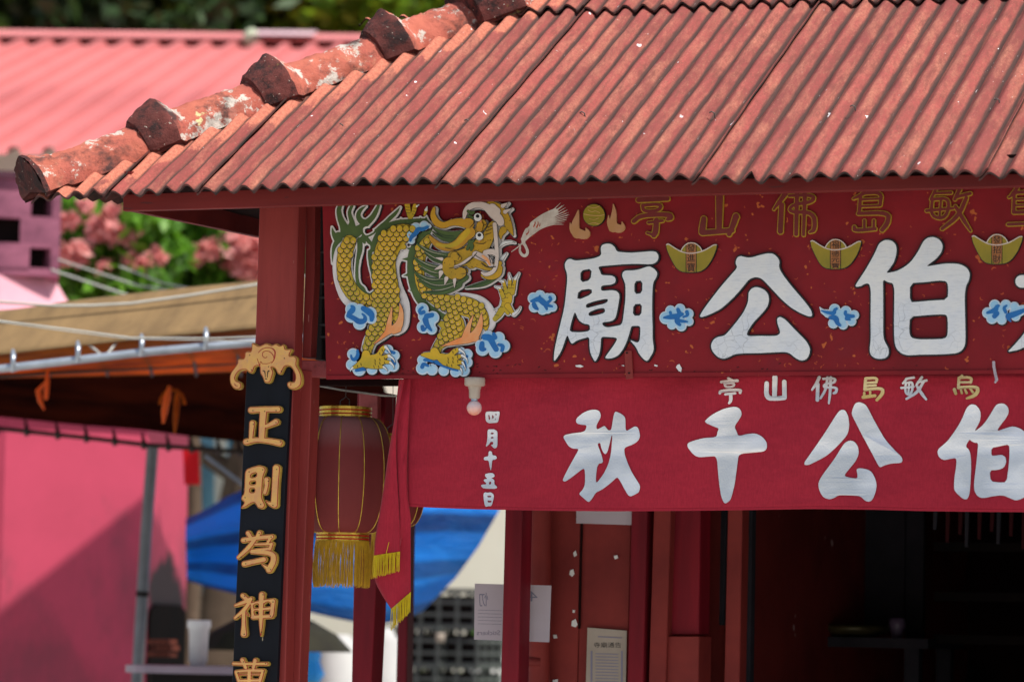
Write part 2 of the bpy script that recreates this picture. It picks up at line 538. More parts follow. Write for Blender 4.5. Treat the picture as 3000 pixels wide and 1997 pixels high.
def make_letter_white():
    m, t, b, o = nt('cracked white enamel')
    v = coord(t)
    n1 = noise(t, v, 7)
    base = mixc(t, ramp(t, n1, [(0.3, 0.0), (0.7, 1.0)]), (0.84, 0.83, 0.79), (0.68, 0.72, 0.78))
    vs = coord(t, (3.0, 1, 16), rot=(0, 0.25, 0))
    st = noise(t, vs, 9, 4, 0.6)
    base = mixc(t, ramp(t, st, [(0.5, 0.0), (0.75, 0.45)]), base, (0.50, 0.54, 0.60))
    w = N(t, 'ShaderNodeTexVoronoi', Scale=26.0); w.feature = 'DISTANCE_TO_EDGE'
    dv = t.nodes.new('ShaderNodeVectorMath'); dv.operation = 'ADD'
    nn = N(t, 'ShaderNodeTexNoise', Scale=9.0); t.links.new(v, nn.inputs['Vector'])
    sc = t.nodes.new('ShaderNodeVectorMath'); sc.operation = 'SCALE'; sc.inputs[3].default_value = 0.12
    t.links.new(nn.outputs[1], sc.inputs[0]); t.links.new(v, dv.inputs[0]); t.links.new(sc.outputs[0], dv.inputs[1])
    t.links.new(dv.outputs[0], w.inputs['Vector'])
    cr = ramp(t, w.outputs[0], [(0.0, 1.0), (0.035, 0.0)])
    patch = ramp(t, noise(t, v, 3.2, 3), [(0.50, 0.0), (0.64, 0.5)])
    col = mixc(t, math_(t, 'MULTIPLY', cr, patch), base, (0.22, 0.24, 0.26))
    spot = ramp(t, noise(t, v, 48, 4, 0.75), [(0.70, 0.0), (0.75, 0.7)])
    col = mixc(t, spot, col, (0.33, 0.28, 0.26))
    t.links.new(col, b.inputs['Base Color'])
    b.inputs['Roughness'].default_value = 0.32
    b.inputs['Specular IOR Level'].default_value = 0.55
    bump(t, b, st, 0.25, 0.004)
    return m
M['letter'] = make_letter_white()

def make_foil(name, c, c2):
    m, t, b, o = nt(name)
    v = coord(t)
    st = noise(t, coord(t, (1.0, 1, 2.2), rot=(0, .25, 0)), 5, 2, 0.45)
    col = mixc(t, ramp(t, st, [(0.40, 0.0), (0.62, 1.0)]), c, c2)
    t.links.new(col, b.inputs['Base Color'])
    b.inputs['Metallic'].default_value = 0.45
    b.inputs['Roughness'].default_value = 0.42
    h = math_(t, 'ADD', math_(t, 'MULTIPLY', st, 2.2), math_(t, 'MULTIPLY', noise(t, v, 170, 3, 0.6), 0.35))
    bump(t, b, h, 0.5, 0.006)
    return m
M['foil'] = make_foil('silver foil sheet', (0.90, 0.91, 0.92), (0.62, 0.65, 0.68))
M['foil_gold'] = make_foil('pale gold foil sheet', (0.86, 0.74, 0.42), (0.60, 0.45, 0.16))
M['foil_reflect'] = make_foil('foil sheet with brown reflection', (0.60, 0.48, 0.44), (0.8, 0.78, 0.76))  # silver foil with brownish reflections painted into its colour

def make_banner():
    m, t, b, o = nt('crimson woven banner')
    v = coord(t)
    col = mixc(t, ramp(t, noise(t, v, 1.8, 5), [(0.3, 0.0), (0.7, 1.0)]), (0.50, 0.026, 0.052), (0.40, 0.020, 0.040))
    wv = noise(t, coord(t, (1, 1, .16)), 260, 2, 0.6)
    col = mixc(t, ramp(t, wv, [(0.35, 0.28), (0.65, 0.0)]), col, (0.22, 0.008, 0.018))
    t.links.new(col, b.inputs['Base Color'])
    b.inputs['Roughness'].default_value = 0.8
    b.inputs['Specular IOR Level'].default_value = 0.15
    b.inputs['Sheen Weight'].default_value = 0.15
    h = math_(t, 'ADD', noise(t, coord(t, (1, 1, 1.6), rot=(0, .5, 0)), 4.5, 4, 0.5), math_(t, 'MULTIPLY', wv, 0.03))
    bump(t, b, h, 0.55, 0.035)
    tr = N(t, 'ShaderNodeBsdfTranslucent'); t.links.new(col, tr.inputs[0])
    mx = N(t, 'ShaderNodeMixShader'); mx.inputs[0].default_value = 0.12
    t.links.new(b.outputs[0], mx.inputs[1]); t.links.new(tr.outputs[0], mx.inputs[2]); t.links.new(mx.outputs[0], o.inputs['Surface'])
    return m
M['banner'] = make_banner()

def make_lantern():
    m, t, b, o = nt('dark red lantern cloth')
    v = coord(t)
    col = mixc(t, ramp(t, noise(t, v, 3.0, 5), [(0.3, 0.0), (0.7, 1.0)]), (0.22, 0.022, 0.020), (0.15, 0.013, 0.013))
    g = t.nodes.new('ShaderNodeSeparateXYZ'); t.links.new(v, g.inputs[0])
    top_light = ramp(t, math_(t, 'ADD', g.outputs[2], math_(t, 'MULTIPLY', noise(t, v, 12), 0.04)), [(0.10, 0.0), (0.20, 0.5)])  # pinkish light on the upper cloth, painted into its colour
    col = mixc(t, top_light, col, (0.36, 0.20, 0.20))
    t.links.new(col, b.inputs['Base Color'])
    b.inputs['Roughness'].default_value = 0.75
    bump(t, b, noise(t, coord(t, (1, 1, 2)), 150, 3, 0.6), 0.15, 0.003)
    return m
M['lantern'] = make_lantern()
M['lantern_gold'] = paint('lantern gold foil', (0.85, 0.60, 0.10), (0.6, 0.36, 0.05), 30, 0.25, 0.5, 0.2, metallic=0.7)

def make_roof():
    m, t, b, o = nt('weathered red fibre cement')
    a = attr(t, 'sheet'); sp = t.nodes.new('ShaderNodeSeparateXYZ'); t.links.new(a.outputs['Vector'], sp.inputs[0])
    u, v_, r = sp.outputs[0], sp.outputs[1], sp.outputs[2]
    cb = t.nodes.new('ShaderNodeCombineXYZ')
    t.links.new(u, cb.inputs[0]); t.links.new(v_, cb.inputs[1]); t.links.new(r, cb.inputs[2])
    P0 = cb.outputs[0]
    def mp(s):
        n = t.nodes.new('ShaderNodeMapping'); n.inputs['Scale'].default_value = s; t.links.new(P0, n.inputs['Vector']); return n.outputs[0]
    long_ = noise(t, mp((9, 0.9, 4)), 1.0, 8, 0.68)
    col = mixc(t, ramp(t, long_, [(0.38, 0.0), (0.60, 1.0)]), (0.35, 0.080, 0.070), (0.20, 0.046, 0.045))
    blot = noise(t, mp((16, 3.0, 2)), 1.0, 10, 0.78)
    col = mixc(t, ramp(t, blot, [(0.46, 0.0), (0.66, 0.85)]), col, (0.44, 0.175, 0.115))
    blot2 = noise(t, mp((26, 5.0, 7)), 1.3, 10, 0.8)
    col = mixc(t, ramp(t, blot2, [(0.50, 0.0), (0.64, 0.85)]), col, (0.15, 0.045, 0.038))
    # clean patches near the hip, where the caps keep the rain off (attribute painted in the sheet's own frame)
    hp = attr(t, 'hip')
    hn = math_(t, 'ADD', hp.outputs['Fac'], math_(t, 'MULTIPLY', math_(t, 'SUBTRACT', noise(t, mp((22, 5, 3)), 1.0, 6, 0.7), 0.5), 0.75))
    col = mixc(t, ramp(t, hn, [(0.50, 0.0), (0.56, 0.9)]), col, (0.58, 0.19, 0.12))
    # fine grain
    fine = noise(t, mp((150, 75, 3)), 1.0, 6, 0.8)
    col = mixc(t, ramp(t, fine, [(0.42, 0.55), (0.6, 0.0)]), col, (0.17, 0.055, 0.042))
    col = mixc(t, ramp(t, noise(t, mp((200, 70, 9)), 1.0, 3, 0.7), [(0.62, 0.0), (0.74, 0.4)]), col, (0.52, 0.30, 0.19))
    # dirt that rain leaves in the troughs, and gap shadow painted beside sheet laps
    ph = attr(t, 'trough')
    dn = math_(t, 'ADD', ph.outputs['Fac'], math_(t, 'MULTIPLY', math_(t, 'SUBTRACT', noise(t, mp((40, 4, 5)), 1.0, 8, 0.75), 0.5), 0.9))
    col = mixc(t, ramp(t, dn, [(0.52, 0.0), (0.90, 0.95)]), col, (0.055, 0.032, 0.028))
    # bird droppings and lime specks
    sn = noise(t, mp((30, 14, 21)), 1.0, 3, 0.6)
    sp2 = math_(t, 'MULTIPLY', ramp(t, sn, [(0.715, 0.0), (0.73, 1.0)]), ramp(t, noise(t, mp((2, 1.5, 3)), 1.0, 1), [(0.45, 0.0), (0.5, 1.0)]))
    col = mixc(t, sp2, col, (0.72, 0.70, 0.72))
    vv = N(t, 'ShaderNodeTexVoronoi', Scale=1.0); t.links.new(mp((55, 30, 1)), vv.inputs['Vector'])
    dots = math_(t, 'MULTIPLY', math_(t, 'LESS_THAN', vv.outputs['Distance'], 0.07), ramp(t, noise(t, mp((3, 3, 3)), 1.0, 2), [(0.56, 0.0), (0.62, 0.6)]))
    col = mixc(t, dots, col, (0.70, 0.62, 0.60))
    t.links.new(col, b.inputs['Base Color'])
    b.inputs['Roughness'].default_value = 0.85
    b.inputs['Specular IOR Level'].default_value = 0.2
    h = math_(t, 'ADD', fine, math_(t, 'MULTIPLY', blot2, 1.5))
    bump(t, b, h, 0.35, 0.004)
    return m
M['roof'] = make_roof()
M['roof_edge'] = paint('mossy sheet edge', (0.13, 0.05, 0.045), (0.03, 0.03, 0.028), 9, 0.85, 0.1, 0.3)

def make_cap(dark):
    m, t, b, o = nt('mossy mortar collar' if dark else 'peeling terracotta cap')
    v = t.nodes.new('ShaderNodeNewGeometry').outputs['Position']
    n0 = noise(t, v, 5, 7, 0.65)
    if dark:
        col = mixc(t, ramp(t, n0, [(0.35, 0.0), (0.65, 1.0)]), (0.065, 0.022, 0.02), (0.16, 0.048, 0.042))
        col = mixc(t, ramp(t, noise(t, v, 12, 8, 0.75), [(0.48, 0.0), (0.60, 0.95)]), col, (0.03, 0.02, 0.02))
        col = mixc(t, ramp(t, noise(t, v, 70, 3, 0.6), [(0.68, 0.0), (0.71, 0.9)]), col, (0.55, 0.5, 0.42))
        col = mixc(t, ramp(t, noise(t, v, 9, 5, 0.6), [(0.62, 0.0), (0.68, 0.8)]), col, (0.30, 0.28, 0.08))
    else:
        col = mixc(t, ramp(t, n0, [(0.35, 0.0), (0.65, 1.0)]), (0.50, 0.15, 0.10), (0.38, 0.10, 0.075))
        col = mixc(t, ramp(t, noise(t, v, 9, 9, 0.72), [(0.54, 0.0), (0.57, 1.0)]), col, (0.56, 0.50, 0.44))
        col = mixc(t, ramp(t, noise(t, v, 4, 6, 0.7), [(0.56, 0.0), (0.66, 0.8)]), col, (0.48, 0.27, 0.17))
        col = mixc(t, ramp(t, noise(t, coord(t, (1, 1, 1)), 15, 7, 0.7), [(0.55, 0.0), (0.58, 0.9)]), col, (0.38, 0.11, 0.075))
        col = mixc(t, ramp(t, noise(t, v, 6.5, 8, 0.7), [(0.49, 0.0), (0.62, 0.92)]), col, (0.05, 0.035, 0.035))
        col = mixc(t, ramp(t, noise(t, v, 11, 5, 0.65), [(0.66, 0.0), (0.69, 0.9)]), col, (0.62, 0.58, 0.30))
    t.links.new(col, b.inputs['Base Color'])
    b.inputs['Roughness'].default_value = 0.9
    b.inputs['Specular IOR Level'].default_value = 0.15
    bump(t, b, noise(t, v, 26, 8, 0.75), 0.9, 0.012)
    return m
M['cap'] = make_cap(False)
M['cap_dark'] = make_cap(True)

def make_furnace():
    m, t, b, o = nt('faded magenta furnace paint')
    v = coord(t)
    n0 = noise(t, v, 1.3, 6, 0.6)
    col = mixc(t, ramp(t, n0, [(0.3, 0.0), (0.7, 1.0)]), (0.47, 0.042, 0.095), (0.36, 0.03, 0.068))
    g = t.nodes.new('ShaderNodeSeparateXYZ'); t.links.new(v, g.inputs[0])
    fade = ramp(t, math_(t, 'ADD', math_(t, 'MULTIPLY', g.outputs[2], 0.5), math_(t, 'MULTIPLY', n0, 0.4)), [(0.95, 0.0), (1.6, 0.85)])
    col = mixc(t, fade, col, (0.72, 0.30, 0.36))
    soot = ramp(t, math_(t, 'SUBTRACT', noise(t, coord(t, (1, 1, .5)), 2.2, 8, 0.7), math_(t, 'MULTIPLY', g.outputs[2], 0.10)), [(0.44, 0.0), (0.62, 0.75)])  # soot, deepened towards the foot to paint the cast shade darker
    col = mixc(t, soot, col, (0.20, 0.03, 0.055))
    gp = t.nodes.new('ShaderNodeNewGeometry').outputs['Position']
    vd = t.nodes.new('ShaderNodeVectorMath'); vd.operation = 'DISTANCE'; t.links.new(gp, vd.inputs[0]); vd.inputs[1].default_value = (0, 0, 0); vd.name = 'mouth'
    dm_ = math_(t, 'ADD', vd.outputs['Value'], math_(t, 'MULTIPLY', noise(t, gp, 3, 5), 0.9))
    col = mixc(t, ramp(t, dm_, [(0.85, 0.97), (1.5, 0.0)]), col, (0.015, 0.008, 0.01))
    t.links.new(col, b.inputs['Base Color'])
    b.inputs['Roughness'].default_value = 0.75
    return m
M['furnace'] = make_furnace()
M['furnace_pale'] = paint('pale pink furnace roof', (0.72, 0.36, 0.42), (0.6, 0.28, 0.34), 1.5, 0.8, 0.1, 0)
M['far_roof'] = paint('salmon pink roof sheet', (0.56, 0.17, 0.165), (0.42, 0.12, 0.12), 0.5, 0.6, 0.2, 0, (1, .3, 1), grime=(.40, .13, .13))
M['far_roof_cap'] = paint('rose ridge capping', (0.66, 0.24, 0.24), (0.56, 0.18, 0.18), 1.2, 0.6, 0.3, 0)

def make_tarp():
    m, t, b, o = nt('striped blue tarpaulin')
    a = attr(t, 'band'); sp = t.nodes.new('ShaderNodeSeparateXYZ'); t.links.new(a.outputs['Vector'], sp.inputs[0])
    w = math_(t, 'ADD', math_(t, 'MULTIPLY', sp.outputs[1], 3.1), math_(t, 'MULTIPLY', noise(t, coord(t), 1.2, 3), 0.35))
    fr = math_(t, 'FRACT', w)
    col = mixc(t, ramp(t, fr, [(0.0, 0.0), (0.06, 1.0), (0.36, 1.0), (0.44, 0.0)]), (0.010, 0.33, 0.90), (0.006, 0.11, 0.42))
    col = mixc(t, ramp(t, noise(t, coord(t), 2.2, 4), [(0.4, 0.0), (0.75, 0.5)]), col, (0.015, 0.36, 0.85))
    t.links.new(col, b.inputs['Base Color'])
    b.inputs['Roughness'].default_value = 0.5
    bump(t, b, noise(t, coord(t, (1, 1, 2.5)), 5, 8, 0.7, 1.0), 0.8, 0.06)
    tr = N(t, 'ShaderNodeBsdfTranslucent'); t.links.new(col, tr.inputs[0])
    mx = N(t, 'ShaderNodeMixShader'); mx.inputs[0].default_value = 0.55
    t.links.new(b.outputs[0], mx.inputs[1]); t.links.new(tr.outputs[0], mx.inputs[2]); t.links.new(mx.outputs[0], o.inputs['Surface'])
    return m
M['tarp'] = make_tarp()

def make_leaf(name, c1, c2, transl=0.35):
    m, t, b, o = nt(name)
    g = t.nodes.new('ShaderNodeNewGeometry')
    col = mixc(t, g.outputs['Random Per Island'], c1, c2)
    t.links.new(col, b.inputs['Base Color'])
    b.inputs['Roughness'].default_value = 0.5
    tr = N(t, 'ShaderNodeBsdfTranslucent'); t.links.new(col, tr.inputs[0])
    mx = N(t, 'ShaderNodeMixShader'); mx.inputs[0].default_value = transl
    t.links.new(b.outputs[0], mx.inputs[1]); t.links.new(tr.outputs[0], mx.inputs[2]); t.links.new(mx.outputs[0], o.inputs['Surface'])
    return m
M['leaf_dark'] = make_leaf('dark tree leaf', (0.03, 0.07, 0.012), (0.012, 0.035, 0.01), 0.2)
M['leaf_lime'] = make_leaf('lime tree leaf', (0.22, 0.40, 0.02), (0.09, 0.22, 0.015), 0.45)
M['leaf_mid'] = make_leaf('garden leaf', (0.15, 0.36, 0.02), (0.07, 0.19, 0.015), 0.45)
M['bract'] = make_leaf('pink blossom', (0.80, 0.38, 0.35), (0.74, 0.28, 0.27), 0.4)

def make_bulb():
    m, t, b, o = nt('frosted pinkish bulb glass')
    v = coord(t)
    g = t.nodes.new('ShaderNodeSeparateXYZ'); t.links.new(v, g.inputs[0])
    col = mixc(t, ramp(t, math_(t, 'ADD', math_(t, 'MULTIPLY', g.outputs[2], 20.0), 0.5), [(0.1, 0.0), (0.7, 1.0)]), (0.78, 0.34, 0.24), (0.80, 0.62, 0.62))
    t.links.new(col, b.inputs['Base Color'])
    b.inputs['Roughness'].default_value = 0.12
    b.inputs['Subsurface Weight'].default_value = 0.25
    b.inputs['Subsurface Radius'].default_value = (0.02, 0.01, 0.01)
    return m
M['bulb'] = make_bulb()

# ================================================================== GROUND
def sheet(name, pts, mat, kind='structure'):
    mb = MB(); mb.add(pts, [tuple(range(len(pts)))]); o = mb.build(name, mat); return tag(o, kind=kind)
sheet('ground', [(-400, -60, 0), (400, -60, 0), (400, 900, 0), (-400, 900, 0)], M['concrete'])

# ================================================================== TEMPLE PAVILION
base_loc = P(1400, 1000, YS); base_loc.z = 0
TEMPLE = empty('temple_pavilion', base_loc, 'red timber temple pavilion with corrugated hipped roof above the lettered signboard', 'pavilion')

YE = YS - 0.38                 # eave edge
eave_px = [(90, 583), (425, 566), (1025, 541), (1500, 533), (2025, 527), (2500, 519), (2926, 512), (3300, 505), (3800, 500)]
E = [P(x, y, YE) for x, y in eave_px]
def eave(x):
    for a, b in zip(E[:-1], E[1:]):
        if x <= b.x or b is E[-1]:
            k = (x - a.x) / (b.x - a.x)
            return a + (b - a) * k
# pitch from the direction the corrugations take
pa = P(2025, 527, YE); pb = PX(2403.6, 21, pa.x)
qa = P(1272, 537, YE); qb = PX(1662.7, 51, qa.x)
pitch = 0.5 * (math.atan2(pb.z - pa.z, pb.y - pa.y) + math.atan2(qb.z - qa.z, qb.y - qa.y))
LAP = 0.5 * ((pb - pa).length + (qb - qa).length)
S = Vector((0, math.cos(pitch), math.sin(pitch)))
NRM = Vector((0, -math.sin(pitch), math.cos(pitch)))

PER = (P(1531.4, 533, YE) - P(1468.6, 533, YE)).length
h0 = PP(120, 560, pa, NRM); h1 = PP(1500, 22, pa, NRM)
HD = (h1 - h0).normalized()
def hip_v(x):                  # slope length at which the sheet at x meets the hip
    p = h0 + (h1 - h0) * ((x - h0.x) / (h1.x - h0.x))
    return (p - eave(x)).dot(S)

lap_px = [90, 304, 573, 1272, 2025, 2866, 3700]
lap_x = [P(x, 540, YE).x for x in lap_px]
AMP = 0.0122
XN = P(2195, 525, YE).x
def corr_sheet(x0, x1, v0, v1f, lift, seed, name='roof_sheet', per=PER, amp=AMP):
    n = max(2, int(round((x1 - x0) / per)))
    over = 0.45
    seg = 12
    nu = int((n + over) * seg) + 1
    nv = 30
    r = np.random.RandomState(seed)
    ph = r.rand(n + 3) * 0.0035
    ev = (r.rand(n + 3) - .5) * 0.014
    me_v, me_f, at, dirt_lap_shade, hp = [], [], [], [], []
    pw = (x1 - x0) / n
    rows = []
    for i in range(nu):
        k = i / seg
        x = x0 + k * pw
        c = math.cos(2 * PI * k + PI)               # starts in a trough
        crest = int(k)
        e = eave(x)
        v1 = min(v1f, hip_v(x)) if v1f > 0 else v1f
        if v1 < v0 + 0.01: v1 = v0 + 0.01
        tilt = 0.013 * (k / n)
        rows.append((x, e, v1, c, crest, tilt, k))
    tops, bots = [], []
    for x, e, v1, c, crest, tilt, k in rows:
        for j in range(nv + 1):
            vv = v0 + (v1 - v0) * (j / nv) ** 1.0
            if j == 0: vv += ev[crest] + 0.003 * math.sin(k * 9.7)
            if j == 0 and abs(x - XN) < 0.02: vv += 0.042 * (1 - abs(x - XN) / 0.02)
            w = AMP * c + tilt + lift + ph[crest] * (0.5 + 0.5 * math.sin(vv * 3 + crest)) + 0.0012 * math.sin(vv * 23 + crest * 2.1)
            p = e + S * vv + NRM * w
            tops.append(p); bots.append(p - NRM * 0.0065 - S * 0.001)
            at.append((x * 1.0, vv, seed * 1.37 + crest * 0.21))
            dirt_lap_shade.append(max((0.5 - 0.5 * c) ** 2.2, 1.25 if (k < 0.22 and x0 > h0.x + .4) else 0.0))  # trough dirt; the strip beside each lap is a painted gap shadow
            hd = hip_v(x) - vv
            hp.append(max(0.0, 1.0 - hd / 0.75) if hip_v(x) < LAP * 1.35 else 0.0)
    m = nv + 1
    T = len(tops)
    for i in range(nu - 1):
        for j in range(nv):
            a = i * m + j
            me_f.append((a, a + m, a + m + 1, a + 1))
            me_f.append((T + a, T + a + 1, T + a + m + 1, T + a + m))
    nf_main = len(me_f)
    for i in range(nu - 1):
        a = i * m; me_f.append((a, T + a, T + a + m, a + m))
        a = i * m + nv; me_f.append((a, a + m, T + a + m, T + a))
    for j in range(nv):
        a = j; me_f.append((a, a + 1, T + a + 1, T + a))
        a = (nu - 1) * m + j; me_f.append((a, T + a, T + a + 1, a + 1))
    vs = tops + bots
    c = sum(vs, Vector()) / len(vs)
    me = bpy.data.meshes.new(name)
    me.from_pydata([tuple(v - c) for v in vs], [], me_f)
    me.materials.append(M['roof']); me.materials.append(M['roof_edge'])
    mi = [0 if k % 2 == 0 else 1 for k in range(nf_main)] + [1] * (len(me_f) - nf_main)
    me.polygons.foreach_set('material_index', mi)
    me.polygons.foreach_set('use_smooth', [k < nf_main for k in range(len(me_f))])
    A = me.attributes.new('sheet', 'FLOAT_VECTOR', 'POINT'); A.data.foreach_set('vector', np.array(at + at, dtype=np.float32).ravel())
    A = me.attributes.new('trough', 'FLOAT', 'POINT'); A.data.foreach_set('value', np.array(dirt_lap_shade + dirt_lap_shade, dtype=np.float32))
    A = me.attributes.new('hip', 'FLOAT', 'POINT'); A.data.foreach_set('value', np.array(hp + hp, dtype=np.float32))
    o = bpy.data.objects.new(name, me)
    o.location = c - TEMPLE.location
    return link(o, TEMPLE)

for i in range(len(lap_x) - 1):
    corr_sheet(lap_x[i], lap_x[i + 1], 0.0, LAP + 0.10, 0.0, 11 + i)
off = (lap_x[3] - lap_x[2]) * 0.0
for i in range(2, len(lap_x) - 1):
    corr_sheet(lap_x[i], lap_x[i + 1], LAP, LAP + 0.95, 0.016, 31 + i)
VR = LAP + 0.95                # ridge
def world_sheet(name, A, B, C, D, nu=40, amp=0.01, mat=None, parent=TEMPLE):
    """plain corrugated slope: A-B along the eave, D-C along the top"""
    mb = MB(); vs = []; n = (B - A).cross(D - A).normalized()
    if n.z < 0: n = -n
    k = nu * 6
    for i in range(k + 1):
        u = i / k
        w = n * (amp * math.cos(2 * PI * u * nu))
        vs += [A.lerp(B, u) + w, D.lerp(C, u) + w]
    mb.add(vs, [(2 * i, 2 * i + 2, 2 * i + 3, 2 * i + 1) for i in range(k)], 0, True)
    return mb.build(name, mat or M['roof_edge'], parent)
xr = E[-1].x
hipx_at_ridge = None
for k in range(400):
    x = h0.x + k * 0.02
    if hip_v(x) >= VR: hipx_at_ridge = x; break
rl = eave(hipx_at_ridge) + S * VR
rr = eave(xr) + S * VR
back = Vector((0, 2 * S.y * VR, 0))
world_sheet('back_slope', eave(h0.x) + back, eave(xr) + back, rr, rl, 60)
# left hip end: runs back from the corner
c0 = h0 + Vector((0.02, 0, -0.01))
c1 = Vector((c0.x, c0.y + back.y, c0.z + .28))
world_sheet('hip_slope', c0, c1, rl + Vector((0, 0, 0)), rl, 46)

# hip caps -----------------------------------------------------------
def hip_pt(px):                # point on the hip line below this picture column
    a = (px - 120) / (1500 - 120)
    return PP(px, 560 + (22 - 560) * a, pa, NRM)
T_ = HD
side = HD.cross(Vector((0, 0, 1))).normalized()      # towards the viewer and right
upn = side.cross(HD).normalized()
if upn.z < 0: upn = -upn
if side.y > 0: side = -side
def cap(px0, px1, seed, big=1.0, flare=1.42, end=False):
    a, b = hip_pt(px0), hip_pt(px1)
    r = np.random.RandomState(seed)
    L = (b - a).length
    mb = MB()
    ns, na = 40, 28
    hw, hh = 0.092 * big, 0.118 * big
    def section(t, sc, lift, k):
        pts = []
        for j in range(na + 1):
            th = PI * j / na
            cx, sy = math.cos(th), math.sin(th)
            # rounded gable profile with straight skirts
            x = hw * sc * math.copysign(abs(cx) ** 0.85, cx)
            y = hh * sc * (0.78 * abs(sy) ** 0.8 + 0.22 * (1 - abs(x) / (hw * sc + 1e-6))) - 0.02
            q = r.rand() * 0.0016
            pts.append(a + T_ * (t * L) + side * x + upn * (y + lift + q))
        return pts
    rings = []; mis = []
    for i in range(ns + 1):
        t = i / ns * 1.06 - 0.02
        if end: sc = 1.22 - 0.22 * min(1, max(0, t) / 0.16) ** 0.6
        elif t < 0.17: sc = 1.02 + (flare - 1.02) * (max(0, t + .02) / 0.19) ** 0.75
        elif t < 0.20: sc = flare
        elif t < 0.31: sc = flare + (1 - flare) * (0.5 - 0.5 * math.cos(PI * (t - 0.20) / 0.11))
        else: sc = 1.0 - 0.08 * (t - 0.31)
        rings.append(section(t, sc, 0.012 if t < 0.2 else 0.004 - 0.008 * t, i)); mis.append(1 if t < (0.02 if end else 0.175) else 0)
    vs = [p for g in rings for p in g]; m = na + 1
    for i in range(ns):
        mb.add([], [])
    fs = []; mi = []
    for i in range(ns):
        for j in range(na):
            fs.append((i * m + j, i * m + j + 1, (i + 1) * m + j + 1, (i + 1) * m + j)); mi.append(mis[i])
    b0 = len(mb.v); mb.v += [tuple(v) for v in vs]; mb.f += fs; mb.m += mi; mb.sm += [True] * len(fs)
    # mortar filled ends
    cen = a + T_ * (-0.02 * L) + upn * 0.01 - T_ * 0.012
    mb.add(rings[0] + [cen], [(j + 1, j, m) for j in range(na)], 1)
    # skirt thickness underneath
    for jj in (0, na):
        fs2 = []; v2 = []
        for i in range(ns + 1):
            v2 += [rings[i][jj], rings[i][jj] - upn * 0.012 - side * (0.02 if jj == 0 else -0.02)]
        for i in range(ns): fs2.append((2 * i, 2 * i + 2, 2 * i + 3, 2 * i + 1))
        mb.add(v2, fs2, 1)
    # inner surface so the caps are not paper thin
    inner = [[p - upn * 0.014 - side * (0.014 * math.cos(PI * j / na)) for j, p in enumerate(g)] for g in rings]
    vs = [p for g in inner for p in g]
    mb.add(vs, [(i * m + j, (i + 1) * m + j, (i + 1) * m + j + 1, i * m + j + 1) for i in range(ns) for j in range(na)], 1, True)
    o = mb.build('hip_cap', [M['cap'], M['cap_dark']], TEMPLE)
    tex = bpy.data.textures.get('lumps') or bpy.data.textures.new('lumps', 'CLOUDS')
    tex.noise_scale = 0.035
    dm = o.modifiers.new('lumps', 'DISPLACE'); dm.texture = tex; dm.strength = 0.017; dm.mid_level = 0.5; dm.texture_coords = 'GLOBAL'
    return o
cap(104, 440, 1, 1.0, end=True)
cap(415, 790, 2)
cap(755, 1125, 3)
cap(1102, 1420, 4)
cap(1378, 1850, 5, 1.4)

# fascias --------------------------------------------------------------
YF = YS - 0.30
mb = MB()
mb.prism([(360, 618), (360, 570), (1000, 545), (1600, 533), (3300, 503), (3300, 538.5), (3000, 546), (1600, 582.5), (1000, 600)], YF, 0.03)
mb.build('fascia', M['fascia'], TEMPLE, bevel=0.002)
fa = P(361, 616, YF + 0.031); 
fb = PX(756, 697, fa.x)
mb = MB()
vv = [fa, fa + Vector((0, 0, 0.09)), fb + Vector((0, 0, 0.09)), fb]
vv2 = [v + Vector((0.025, 0, 0)) for v in vv]
ext = (fb - fa) * 2.2
vv = [fa, fa + Vector((0, 0, 0.13)), fa + ext + Vector((0, 0, 0.2)), fa + ext]
vv2 = [v + Vector((0.025, 0, 0)) for v in vv]
mb.add(vv + vv2, [(0, 1, 2, 3), (7, 6, 5, 4), (0, 4, 5, 1), (1, 5, 6, 2), (2, 6, 7, 3), (3, 7, 4, 0)])
mb.build('side_fascia', M['fascia'], TEMPLE)
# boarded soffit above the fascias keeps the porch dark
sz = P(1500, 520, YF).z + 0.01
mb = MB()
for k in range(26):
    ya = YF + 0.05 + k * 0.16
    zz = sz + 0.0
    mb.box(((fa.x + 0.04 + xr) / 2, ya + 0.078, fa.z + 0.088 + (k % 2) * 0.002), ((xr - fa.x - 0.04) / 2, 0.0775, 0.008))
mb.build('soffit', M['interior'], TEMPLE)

# columns and rails ---------------------------------------------------
def post(name, px, Y, depth, mat, bev=0.003, side_mat=None):
    mb = MB(); mb.prism(px, Y, depth)
    return mb.build(name, mat, TEMPLE, bevel=bev)
YC = YS - 0.03
# front column: upper length and lower length, split by the couplet head
post('column', [(761, 560), (875, 560), (862, 1010), (913, 1100), (906, 1240), (893, 1560), (877, 1997), (868, 2200), (690, 2200), (700, 1600), (722, 1200), (744, 1040), (749, 960)][:0] or
     [(761, 560), (876, 560), (866, 900), (861, 1075), (845, 1560), (830, 2250), (690, 2250), (722, 1300), (748, 985)], YC, 0.065, M['frame_red'])
post('column', [(845, 1075), (913, 1085), (906, 1300), (893, 1600), (877, 1990), (870, 2250), (800, 2250), (815, 1700)], YC + 0.001 + 0.066, 0.07, M['frame_red'])
post('post', [(896, 560), (923, 560), (921, 800), (909, 1048), (884, 1048), (893, 800)], YC + 0.09, 0.05, M['frame_red'])
post('rail', [(876, 1054), (960, 1057), (960, 1104), (876, 1105)], YC + 0.07, 0.05, M['rail'])
post('post', [(928, 560), (948, 560), (944, 1054), (922, 1054)], YC + 0.5, 0.06, M['dark'])

